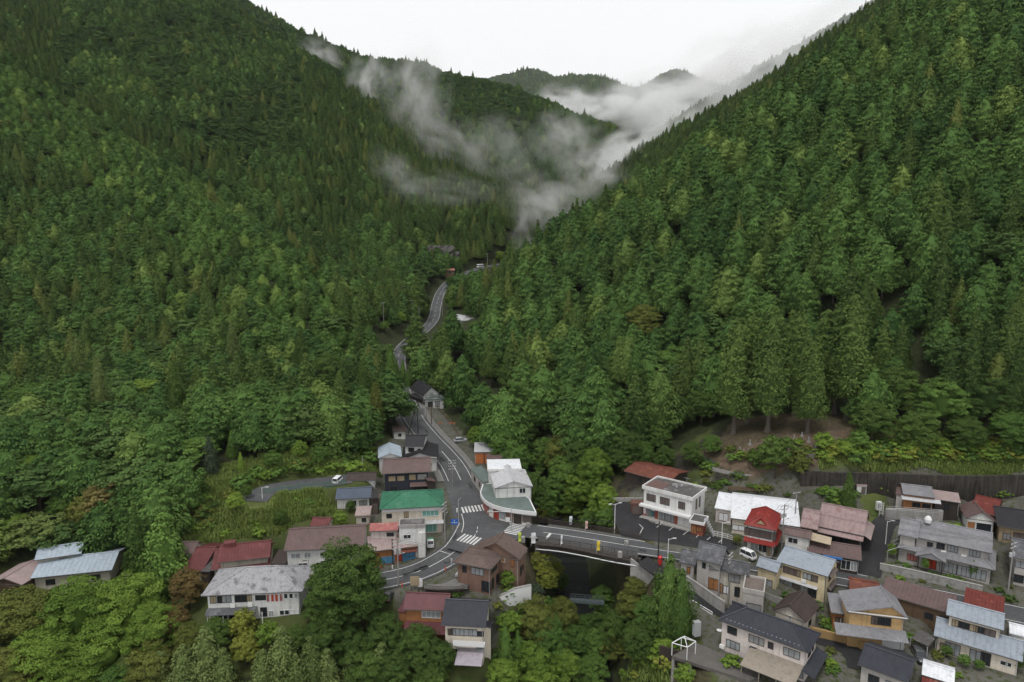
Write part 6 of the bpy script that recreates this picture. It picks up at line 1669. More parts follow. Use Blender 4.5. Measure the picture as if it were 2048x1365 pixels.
# ------------------------------------------------------------------ trees
def leaves_mesh(name, cen, rad, per, size, rng, asp=.55, up=.25, tang=.0, jit=.45, core=None, clump_tint=None, mats=None):
    """leaf-sized faces laid over many tufts; cen (N,3), rad (N,3)"""
    N = len(cen)
    k = N*per
    ci = np.repeat(np.arange(N), per)
    d = rng.normal(size=(k,3)); d[:,2] = np.where(d[:,2] < -.35, -d[:,2]*.6, d[:,2])
    d /= np.linalg.norm(d, axis=1)[:,None]
    pos = cen[ci]+d*rad[ci]*rng.uniform(.72, 1.08, (k,1))
    nrm = d/rad[ci]; nrm /= np.linalg.norm(nrm, axis=1)[:,None]
    cr = cen[ci].copy(); zmid = cen[:,2].min()+.45*(cen[:,2].max()-cen[:,2].min())
    hspan = (cen[:,2].max()-cen[:,2].min())*.5+1e-3; rspan = np.hypot(cen[:,0], cen[:,1]).max()+1e-3
    cr[:,2] = (cr[:,2]-zmid)/hspan; cr[:,0] /= rspan; cr[:,1] /= rspan
    cr /= (np.linalg.norm(cr, axis=1)[:,None]+1e-6)
    nrm = nrm*.8+cr*.5+rng.normal(size=(k,3))*jit*.8; nrm[:,2] += up*.3
    nrm /= np.linalg.norm(nrm, axis=1)[:,None]
    if tang > 0:                      # leaf axis runs outwards and down, like feathery sprays
        rad_dir = pos.copy(); rad_dir[:,2] = 0
        rad_dir /= (np.linalg.norm(rad_dir, axis=1)[:,None]+1e-6)
        t = rad_dir+np.array([0,0,-.55])+rng.normal(size=(k,3))*(1-tang)
    else:
        t = rng.normal(size=(k,3))
    t -= nrm*np.sum(t*nrm, axis=1)[:,None]
    t /= (np.linalg.norm(t, axis=1)[:,None]+1e-6)
    b = np.cross(nrm, t)
    s = size*rng.uniform(.65, 1.3, (k,1))
    L, W = t*s, b*s*asp
    bend = nrm*s*.18
    v = np.stack([pos-L-bend, pos+W*1.0+bend*.3, pos+L-bend, pos-W*1.0+bend*.3], 1).reshape(-1,3)
    q = np.arange(4*k).reshape(-1,4)
    ct = rng.uniform(0, 1, N) if clump_tint is None else clump_tint
    tint = np.clip(ct[ci]*.6+rng.uniform(0, 1, k)*.4, 0, 1)
    tv = np.repeat(tint, 4)
    if core is not None:
        cv, cf = core
        q2 = np.array(cf)+len(v); v = np.concatenate([v, cv]); q = np.concatenate([q, q2]); tv = np.concatenate([tv, np.full(len(cv), .25)])
    me = bpy.data.meshes.new(name)
    me.vertices.add(len(v)); me.vertices.foreach_set('co', v.astype(np.float32).ravel())
    me.loops.add(q.size); me.loops.foreach_set('vertex_index', q.ravel().astype(np.int32))
    me.polygons.add(len(q)); me.polygons.foreach_set('loop_start', (np.arange(len(q))*4).astype(np.int32))
    me.update(calc_edges=True)
    a = me.attributes.new('tint', 'FLOAT', 'POINT'); a.data.foreach_set('value', tv.astype(np.float32))
    if mats: me.materials.append(mats)
    return me
def core_lathe(prof, n=7, rng=None):
    v, f = [], []
    for (r, z) in prof:
        for i in range(n):
            a = 2*math.pi*i/n
            j = 1 if rng is None else rng.uniform(.8, 1.15)
            v.append((r*j*math.cos(a), r*j*math.sin(a), z))
    for k in range(len(prof)-1):
        for i in range(n):
            j = (i+1) % n
            f.append((k*n+i, k*n+j, (k+1)*n+j, (k+1)*n+i))
    return np.array(v), f
M_CEDAR = foliage('cedar_foliage', (.024,.050,.014), (.120,.178,.044), (.150,.180,.048), .84)
M_CYPRESS = foliage('cypress_foliage', (.022,.056,.016), (.116,.200,.048), (.150,.212,.052), .82)
M_BROAD = foliage('broadleaf_foliage', (.026,.056,.017), (.105,.170,.047), (.135,.175,.050), .90)
M_BARK = mat('bark', (.14,.115,.095), .9, .35, 2.0)
M_BARKD = mat('bark_dark', (.07,.055,.042), .9, .35, 2.0)
def spiral_crown(name, seed, H, R, low, prof, n, s0, s1, flat, droop, per, leaf, asp, tang, mats, lumps=.16, jit=.4):
    """tufts on a golden spiral over the outline R*prof(q), q = 0 at the lowest branch and 1 at the tip"""
    rng = np.random.default_rng(seed)
    qs = np.linspace(0, 1, 400); w = np.array([max(.06, prof(q)) for q in qs])
    cdf = np.cumsum(w); cdf /= cdf[-1]
    cen, rad, ct = [], [], []
    ph = rng.uniform(0, 6.28, 3)
    for i in range(n):
        q = float(np.interp((i+.5)/n, cdf, qs))
        a = i*2.39996+rng.normal()*.25
        lump = 1+lumps*math.sin(2*a+ph[0]+5*q)+lumps*.8*math.sin(3*a+ph[1]-9*q)
        r = R*prof(q)*lump
        s = (s0+s1*r)*rng.uniform(.7, 1.3)
        rr = max(0, r-s*.55)*rng.uniform(.82, 1.05)
        cen.append((rr*math.cos(a), rr*math.sin(a), H*(low+(1-low)*q)-droop*rr+rng.normal()*.35))
        rad.append((s, s, s*flat)); ct.append(rng.uniform(0, 1))
    cen.append((0,0,H*.985)); rad.append((s0*.6,s0*.6,s0*1.2)); ct.append(.8)
    core = core_lathe([(R*.68*prof(q)+.02, H*(low+(1-low)*q)-droop*R*.5*prof(q)) for q in (0,.12,.3,.5,.7,.85,.95)], 8, rng)
    return leaves_mesh(name, np.array(cen), np.array(rad), per, leaf, rng, asp, .30, tang, jit, core, np.array(ct), mats)
def cedar_crown(name, seed, H=24., R=3.5, low=.16, pw=.72, dens=1.0, leaf=.40, mats=None):
    prof = lambda q: (max(0., 1-q)**pw)*(.72+.28*min(1, q/.12))
    return spiral_crown(name, seed, H, R, low, prof, int(95*dens*max(1, H/24*R/4)), .50, .20, 1.15, .25, 36, leaf*.80, .5, .45, mats, .14, .5)
def cypress_crown(name, seed, H=19., R=3.6, low=.22, leaf=.46, mats=None, e=2.2, p=.72, lumps=.18, s0=.60):
    prof = lambda q: (max(0., 1-q**e)**p)*(.75+.25*min(1, q/.15))
    return spiral_crown(name, seed, H, R, low, prof, int(105*max(.6, H/19*R/4.4)), s0, .12, 1.05, .35, 40, leaf*.70, .42, .70, mats, lumps, .42)
def broad_crown(name, seed, H=13., R=5.5, base=.28, lobes=22, sub=9, per=22, leaf=.34, flat=.62, mats=None, squash=1.0):
    rng = np.random.default_rng(seed)
    cen, rad, ct = [], [], []
    zc, hz_ = H*(base+(1-base)*.42), H*(1-base)*.55
    for i in range(lobes):
        g = (i+.5)/lobes
        ph = math.acos(1-1.55*g); th = 2.39996*i+rng.normal()*.25
        k = rng.uniform(.62, .86)
        c = np.array([R*k*math.sin(ph)*math.cos(th), R*k*math.sin(ph)*math.sin(th), zc+hz_*k*math.cos(ph)*squash])
        lr = R*rng.uniform(.24, .40)
        lt = rng.uniform(0, 1)
        for j in range(sub):
            d = rng.normal(size=3); d[2] = abs(d[2])*.8-.15; d /= np.linalg.norm(d)
            s = lr*rng.uniform(.34, .52)
            cen.append(c+d*lr*np.array([1,1,.62])*rng.uniform(.7, 1)); rad.append((s, s, s*flat)); ct.append(np.clip(lt*.55+rng.uniform(0, .45), 0, 1))
    core = core_lathe([(R*.44*math.sin(p), zc-hz_*.50*math.cos(p)) for p in np.linspace(.25, 2.9, 7)], 8, rng)
    return leaves_mesh(name, np.array(cen), np.array(rad), per, leaf, rng, .6, .35, 0, .55, core, np.array(ct), mats)
def trunk_mesh(name, h, r, m, flare=1.6, limbs=0, seed=0, spread=3.0, lean=.0):
    rng = random.Random(seed)
    b = MB()
    prof = [(r*flare, -.8), (r*flare, 0), (r*1.12, h*.06), (r*.95, h*.3), (r*.7, h*.7), (r*.3, h)]
    b.lathe(prof, (0,0,0), 9)
    for i in range(limbs):
        a = 6.283*i/max(1, limbs)+rng.uniform(-.4, .4)
        z0 = h*rng.uniform(.38, .7)
        p1 = (spread*.55*math.cos(a), spread*.55*math.sin(a), z0+spread*.45)
        p2 = (spread*math.cos(a+.2), spread*math.sin(a+.2), z0+spread*.8)
        b.tube((0,0,z0), p1, r*.45, r*.3, 6); b.tube(p1, p2, r*.3, r*.12, 6)
    me = b.build(name, m).data
    bpy.data.objects.remove(bpy.data.objects[-1] if False else [o for o in bpy.data.objects if o.data == me][0])
    return me
PROTO = {}
def protos():
    PROTO['cedar'] = [(cedar_crown('cedar_crown', 10+i, 24+2*i, 4.1+.4*i, .14+.03*i, .74+.06*i, 1.0, .44, M_CEDAR), trunk_mesh('cedar_trunk', 20, .34, M_BARK, 1.5)) for i in range(4)]
    PROTO['cypress'] = [(cypress_crown('cypress_crown', 30+i, 18+1.2*i, 4.6+.4*i, .14+.03*i, .56, M_CYPRESS), trunk_mesh('cypress_trunk', 15, .24, M_BARK, 1.3)) for i in range(4)]
    PROTO['broad'] = [(broad_crown('broadleaf_crown', 50+i, 12+i, 5.2+.4*i, .22, 22+2*i, 9, 26, .32, .55+.06*i, M_BROAD), trunk_mesh('broadleaf_trunk', 8, .28, M_BARKD, 1.4, 4, i)) for i in range(4)]
    M_RE = foliage('regrowth_leaves', (.032,.075,.018), (.130,.220,.050), (.160,.240,.055), .8)
    PROTO['regrowth'] = [(cypress_crown('young_crown', 60+i, 8, 3.1, .0, .42, M_RE, 2.4, .66), None) for i in range(3)]
    PROTO['shrub'] = [(broad_crown('shrub_foliage', 70+i, 2.4, 1.7, .02, 9, 6, 16, .20, .7, M_BROAD), trunk_mesh('shrub_stem', 1.4, .06, M_BARKD, 1.2)) for i in range(3)]
protos()
PH = {'cedar': [24,26,28,30], 'cypress': [18,19.2,20.4,21.6], 'broad': [12,13,14,15], 'regrowth': [8.0]*3, 'shrub': [2.4,2.4,2.4]}
RNG = np.random.default_rng(7)
def add_tree(kind, name, x, y, z, h, label, cat, group=None, wide=1.0, var=None, crown_mat=None, crown=None, trunk=None, ph=None):
    i = int(RNG.integers(len(PROTO[kind]))) if var is None else var
    cm, tm = PROTO[kind][i] if crown is None else (crown, trunk)
    s = h/(PH[kind][i] if ph is None else ph)
    r = empty(name, (x, y, z), label, cat, group, float(RNG.uniform(0, 6.28)))
    r.scale = (s*wide, s*wide, s)
    c = link_mesh('foliage' if kind == 'shrub' else 'crown', cm, None, r)
    if tm is not None: link_mesh('stem' if kind == 'shrub' else 'trunk', tm, None, r)
    if crown_mat is not None:
        c.material_slots[0].link = 'OBJECT'; c.material_slots[0].material = crown_mat
    return r

# ---- the forest: one jittered stand of points over the slopes, seen or nearly seen from the valley
def forest_points():
    cand = []
    bands = [(90,250,8.4,1),(250,470,8.4,1),(90,250,6.2,0),(250,470,5.6,0),(470,760,6.4,2),(760,1250,7.6,2),(1250,2700,11.0,2)]
    for (a, b, sp, sd) in bands:
        xm = b*.92
        nx, ny = int(2*xm/sp), int((b-a)/sp)
        ix, iy = np.meshgrid(np.arange(nx), np.arange(ny))
        x = -xm+(ix+RNG.uniform(.1, .9, ix.shape))*sp; y = a+(iy+RNG.uniform(.1, .9, iy.shape))*sp
        x, y = x.ravel(), y.ravel()
        m = (np.abs(x/y) < .88)
        rt = x > -45-.10*(y-250)
        if sd < 2: m &= (rt if sd == 1 else ~rt)
        x, y = x[m], y[m]
        cand.append((x, y, np.full(x.shape, 1.0 if sd == 1 else {6.2:.80,5.6:.72,6.4:.76,7.6:.84,11.0:1.15}[sp])))
    x = np.concatenate([c[0] for c in cand]); y = np.concatenate([c[1] for c in cand]); s = np.concatenate([c[2] for c in cand])
    keep = ~inside(CLEAR, x, y) & ~inside(SOIL, x, y) & ~inside(BANK, x, y) & ~inside(DARK, x, y) & ~inside(GROVE, x, y)
    for pl, hw in ((ROAD_VALLEY, 7.0), (ROAD_WEST, 6), (ROAD_UPPER, 5)):
        d = np.full(x.shape, 1e9)
        for a, b in zip(pl[:-1:2], pl[2::2]): d = np.minimum(d, seg_dist(x, y, a, b)[0])
        keep &= d > hw
    d = np.full(x.shape, 1e9)
    for i in range(len(GORGE)-1): d = np.minimum(d, seg_dist(x, y, GORGE[i], GORGE[i+1])[0])
    keep &= d > 5.5
    keep &= ~((y < 128) & (x > 20)) & ~((y < 112))
    x, y, s = x[keep], y[keep], s[keep]
    z = height(x, y)
    # hidden behind nearer ground: running highest sight line per column of the ground grid
    el = (GZ-CAM_H)/GY
    cm = np.maximum.accumulate(el, 0)
    jt = np.clip(np.round((x/y-TT[0])/(TT[1]-TT[0])).astype(int), 0, NT-1)
    jd = np.clip(np.searchsorted(DD, y*.97)-1, 0, ND-1)
    vis = (z+24*s-CAM_H)/y > cm[jd, jt]
    # outside the picture (with room to step sideways)
    dz = z+10-CAM_H
    dep = y*CP-dz*SP; vv = CV-FPX*(y*SP+dz*CP)/dep; uu = CU+FPX*x/dep
    vis &= (vv > -260) & (vv < 1480) & (uu > -260) & (uu < 2310)
    for (u0, v0, D0, w0) in ((912,636,365,22),(964,534,500,22),(940,542,480,14),(990,530,515,14),(899,540,455,14),(862,800,232,26),(768,640,320,16),(800,640,330,16)):
        top = CV-FPX*(y*SP+(z+14-CAM_H)*CP)/(y*CP-(z+14-CAM_H)*SP)
        vis &= ~((y < D0-1) & (np.abs(uu-u0) < w0+3.2*FPX/y) & (top < v0+10))
    # no tree grows in front of the stretches of road one looks along
    for p in ROAD_VALLEY[::2]:
        if p[1] < 262: continue
        dp = p[1]*CP-(p[2]-CAM_H)*SP; ur = CU+FPX*p[0]/dp; vr = CV-FPX*(p[1]*SP+(p[2]-CAM_H)*CP)/dp
        if not (556 < vr < 648 or (925 < ur < 1010 and vr < 556)) or 890 < ur < 925: continue
        top = CV-FPX*(y*SP+(z+17-CAM_H)*CP)/(y*CP-(z+17-CAM_H)*SP)
        vis &= ~((y < p[1]) & (np.abs(uu-ur) < 3.4*FPX/y+2) & (top < vr))
    return x[vis], y[vis], z[vis], s[vis], uu[vis], vv[vis]
# ------------------------------------------------------------------ planting
def region_words(u, v, x, y):
    if y > 470: return 'on the far slope beyond the road bend' if u < 1200 else 'on the misty far ridge'
    if u > 860 and (v < 900) and x > -45:
        if v > 640: return 'low on the mountainside above the white shop' if u < 1500 else 'low on the mountainside above the retaining wall'
        if v > 330: return 'halfway up the steep right-hand mountainside'
        return 'high on the steep right-hand mountainside'
    if v > 800: return 'at the forest edge above the houses with red roofs'
    if v > 560: return 'low on the left-hand mountainside'
    return 'halfway up the left-hand mountainside'
DESC = {'cedar': ('cedar_tree', 'cedar', 'pointed dark green cedar'), 'cypress': ('cypress_tree', 'cypress', 'blunt feathery green cypress'), 'broad': ('broadleaf_tree', 'tree', 'round-crowned broadleaf tree'), 'regrowth': ('young_tree', 'tree', 'low bright young tree')}
PLURAL = {'cedar': 'cedars', 'cypress': 'cypresses', 'broad': 'broadleaf trees', 'regrowth': 'young trees'}
STRIP = [(-300,-60),(0,70),(200,215),(400,345),(540,440),(650,550),(725,650),(690,720),(560,640),(430,540),(260,440),(100,310),(0,260),(-300,140)]
STRIP2 = [(260,470),(430,560),(560,660),(600,740),(480,690),(330,600)]
KEYTREES = []      # (x, y, r) of trees planted by hand: the stand keeps clear of them
def forest(n_each=282):
    x, y, z, s, u, v = forest_points()
    keep = np.ones(len(x), bool)
    for (kx, ky, kr) in KEYTREES: keep &= np.hypot(x-kx, y-ky) > kr
    x, y, z, s, u, v = [a[keep] for a in (x, y, z, s, u, v)]
    n = len(x)
    n1, n2 = vnoise(x/42, y/42, 21), vnoise(x/110, y/110, 22)
    r = RNG.uniform(0, 1, n)
    right = (x > -45) & (y < 440) & (u > 860)
    p_ced = np.where(right, np.where(v > 420, np.clip(.15+.9*(n1-.45)+.25*(u > 1600), .05, .9), .12), .22+1.3*(n1-.5))
    p_bro = np.where(right, np.where((v > 640) & (n1 < .45), .25, .02), np.where(v > 680, .30, .03))
    patch = (u > 120) & (u < 600) & (v < 60+.42*(u-120)+110) & (v > .42*(u-160)-150) & (y > 380) & (y < 900)
    p_bro = np.where(patch, np.clip(.1+2.2*(n1-.35), .05, .8), p_bro)
    far = y > 860
    p_bro = np.where(far, np.clip(.15+1.8*(n2-.4)+.5*(n1-.5), .05, .9), p_bro)
    kind = np.where(r < p_bro, 2, np.where(RNG.uniform(0, 1, n) < np.clip(p_ced, .03, .97), 0, 1))
    hollow = (~right) & (y > 480) & (y < 800) & ~patch
    kind = np.where(hollow & (RNG.uniform(0, 1, n) < .7), 0, kind)
    strip = ((inside(STRIP, u, v) & (RNG.uniform(0, 1, n) < .88)) | (inside(STRIP2, u, v) & (RNG.uniform(0, 1, n) < .7))) & (y < 480) & ~right
    kind = np.where(strip, 3, kind)
    base = np.array([22., 17.0, 13., 10.5])[kind]
    h = base*RNG.uniform(.78, 1.15, n)*s
    h *= np.where(right & (kind == 1), 1.08, 1)
    z0 = z-.3
    dep = y*CP-(z+h-CAM_H)*SP
    var = RNG.integers(0, 4, n)
    rot = RNG.uniform(0, 6.283, n)
    var = np.where(kind == 3, var % 3, var)
    names = ('cedar', 'cypress', 'broad', 'regrowth')
    wide = np.array([1.12, 1.25, 1.15, 1.0])[kind]*RNG.uniform(.9, 1.14, n)*np.where(right, 1.04, np.where(far, 1.15, 1.34))
    for ki, nm in enumerate(names):
        m = np.where(kind == ki)[0]
        ok = m[(u[m] > 12) & (u[m] < 2036) & (v[m] > 10) & (v[m] < 1330) & (y[m] < 470)]
        order = ok[np.argsort(-h[ok]/dep[ok])][:(n_each, n_each, 165, n_each)[ki]]
        for i in order:
            w = region_words(u[i], v[i], x[i], y[i])
            t = add_tree(nm, DESC[nm][0], x[i], y[i], z0[i], h[i], f'{DESC[nm][2]} {w}', DESC[nm][1], f'{PLURAL[nm]} of the forest {w}', wide=wide[i], var=int(var[i]))
        rest = np.setdiff1d(m, order)
        me = bpy.data.meshes.new(DESC[nm][0]+'_forest')
        me.vertices.add(len(rest))
        me.vertices.foreach_set('co', np.stack([x[rest], y[rest], z0[rest]], 1).astype(np.float32).ravel())
        for an, ty, val in (('scl', 'FLOAT', h[rest]/np.array(PH[nm])[var[rest]]), ('wide', 'FLOAT', wide[rest]), ('rot', 'FLOAT', rot[rest]), ('idx', 'INT', var[rest])):
            a = me.attributes.new(an, ty, 'POINT'); a.data.foreach_set('value', val.astype(np.int32 if ty == 'INT' else np.float32))
        o = link_mesh({'cedar': 'cedar_forest', 'cypress': 'cypress_forest', 'broad': 'broadleaf_forest', 'regrowth': 'young_forest'}[nm], me)
        tag(o, {'cedar': 'mass of pointed cedars covering the far slopes on both sides of the valley', 'cypress': 'mass of blunt feathery cypresses covering the upper mountainsides', 'broad': 'mass of round-crowned broadleaf trees along the upper ridges', 'regrowth': 'mass of low bright young trees along the near left spur'}[nm], 'forest', kind='stuff')
        scatter(o, [cm for cm, _ in PROTO[nm]])
def scatter(o, meshes):
    """geometry nodes: an instance of one of the meshes on every vertex of o"""
    ng = bpy.data.node_groups.new(o.name+'_stand', 'GeometryNodeTree')
    ng.interface.new_socket('Geometry', in_out='INPUT', socket_type='NodeSocketGeometry')
    ng.interface.new_socket('Geometry', in_out='OUTPUT', socket_type='NodeSocketGeometry')
    N, L = ng.nodes, ng.links
    gi, go = N.new('NodeGroupInput'), N.new('NodeGroupOutput')
    ip = N.new('GeometryNodeInstanceOnPoints')
    jn = N.new('GeometryNodeJoinGeometry')
    for cm in reversed(meshes):
        src = next(q for q in bpy.data.objects if q.data == cm and (not q.material_slots or q.material_slots[0].link == 'DATA'))
        oi = N.new('GeometryNodeObjectInfo'); oi.inputs['Object'].default_value = src
        oi.inputs['As Instance'].default_value = True
        L.new(oi.outputs['Geometry'], jn.inputs[0])
    def na(name, ty):
        a = N.new('GeometryNodeInputNamedAttribute'); a.data_type = ty; a.inputs['Name'].default_value = name
        return a.outputs[0]
    L.new(gi.outputs[0], ip.inputs['Points']); L.new(jn.outputs[0], ip.inputs['Instance'])
    ip.inputs['Pick Instance'].default_value = True
    L.new(na('idx', 'INT'), ip.inputs['Instance Index'])
    cx = N.new('ShaderNodeCombineXYZ'); L.new(na('rot', 'FLOAT'), cx.inputs[2])
    L.new(cx.outputs[0], ip.inputs['Rotation'])
    ml = N.new('ShaderNodeMath'); ml.operation = 'MULTIPLY'
    sc = na('scl', 'FLOAT'); L.new(sc, ml.inputs[0]); L.new(na('wide', 'FLOAT'), ml.inputs[1])
    c2 = N.new('ShaderNodeCombineXYZ'); L.new(ml.outputs[0], c2.inputs[0]); L.new(ml.outputs[0], c2.inputs[1]); L.new(sc, c2.inputs[2])
    L.new(c2.outputs[0], ip.inputs['Scale'])
    L.new(ip.outputs[0], go.inputs[0])
    md = o.modifiers.new('stand', 'NODES'); md.node_group = ng
# ------------------------------------------------------------------ single trees one can tell apart
F_BRIGHT = foliage('bright_green_leaves', (0.059, 0.112, 0.019), (0.206, 0.301, 0.05))
F_OLIVE = foliage('olive_leaves', (0.056, 0.073, 0.018), (0.169, 0.188, 0.043))
F_DARK = foliage('deep_green_leaves', (0.03, 0.059, 0.016), (0.101, 0.159, 0.035))
F_MID = foliage('mid_green_leaves', (0.043, 0.09, 0.021), (0.135, 0.225, 0.048))
F_YELL = foliage('yellow_green_leaves', (0.095, 0.118, 0.02), (0.26, 0.285, 0.055))
F_KHAKI = foliage('khaki_leaves', (.110,.095,.030), (.270,.235,.090))
F_RUST = foliage('rusty_leaves', (.075,.060,.022), (.165,.115,.045))
F_PALE = foliage('pale_conifer_needles', (0.061, 0.094, 0.026), (0.171, 0.215, 0.072))
F_BLUE = foliage('dusky_spruce_needles', (0.026, 0.04, 0.024), (0.072, 0.098, 0.056))
F_COL = foliage('cypress_bright_sprays', (0.030, 0.066, 0.016), (0.105, 0.165, 0.040))
FM = {'b': F_BRIGHT, 'o': F_OLIVE, 'd': F_DARK, 'm': F_MID, 'y': F_YELL, 'k': F_KHAKI, 'r': F_RUST, 'p': F_PALE, 'u': F_BLUE, 'c': F_COL}
PROTO['oak'] = [(broad_crown('oak_crown', 90+i, 15, 6.6, .12, 36, 12, 56, .175, .60, M_BROAD), trunk_mesh('oak_trunk', 9, .34, M_BARKD, 1.5, 5, i)) for i in range(3)]
PROTO['tier'] = [(broad_crown('layered_crown', 110+i, 12, 5.6, .15, 34, 10, 48, .18, .32, M_BROAD), trunk_mesh('layered_trunk', 8, .26, M_BARKD, 1.4, 5, i)) for i in range(2)]
PROTO['cone'] = [(cedar_crown('young_conifer_crown', 130+i, 12, 3.0, .04, .66, 1.25, .27, M_CEDAR), trunk_mesh('young_conifer_trunk', 9, .16, M_BARKD, 1.3)) for i in range(3)]
PROTO['col'] = [(cypress_crown('column_crown', 140+i, 18, 4.2, .03, .46, M_CYPRESS, 2.6, .66, .30, .75), trunk_mesh('column_trunk', 12, .25, M_BARKD, 1.3)) for i in range(2)]
PROTO['bigcedar'] = [(cedar_crown('tall_cedar_crown', 150+i, 34, 4.9, .20, .50, 1.3, .42, M_CEDAR), trunk_mesh('tall_cedar_trunk', 30, .42, mat('cedar_bark', (.125,.105,.09), .9, .3, 2.0), 1.9)) for i in range(3)]
PROTO['bare'] = [(cypress_crown('lofty_crown', 160+i, 24, 3.6, .48, .46, M_CYPRESS), trunk_mesh('lofty_trunk', 20, .26, MATS['bark'], 1.3)) for i in range(2)]
PH.update({'oak': [15]*3, 'tier': [12]*2, 'cone': [12]*3, 'col': [18]*2, 'bigcedar': [34]*3, 'bare': [24]*2})
NM = {'oak': ('broadleaf_tree', 'tree'), 'tier': ('layered_tree', 'tree'), 'cone': ('young_conifer', 'conifer'), 'col': ('cypress_tree', 'cypress'), 'bigcedar': ('cedar_tree', 'cedar'), 'bare': ('cypress_tree', 'cypress'), 'cedar': ('cedar_tree', 'cedar'), 'broad': ('broadleaf_tree', 'tree'), 'shrub': ('shrub', 'shrub')}
def T(kind, u, v, h, col, wide, label, base=False, group=None, d0=60):
    if base: x, y, z = place_base(u, v, d0)
    else: x, y, z = place_top(u, v, h, d0)
    add_tree(kind, NM[kind][0], x, y, z-.1, h, label, NM[kind][1], group, wide, None, FM.get(col))
    if kind != 'shrub': KEYTREES.append((x, y, 3.2*wide+1.5))
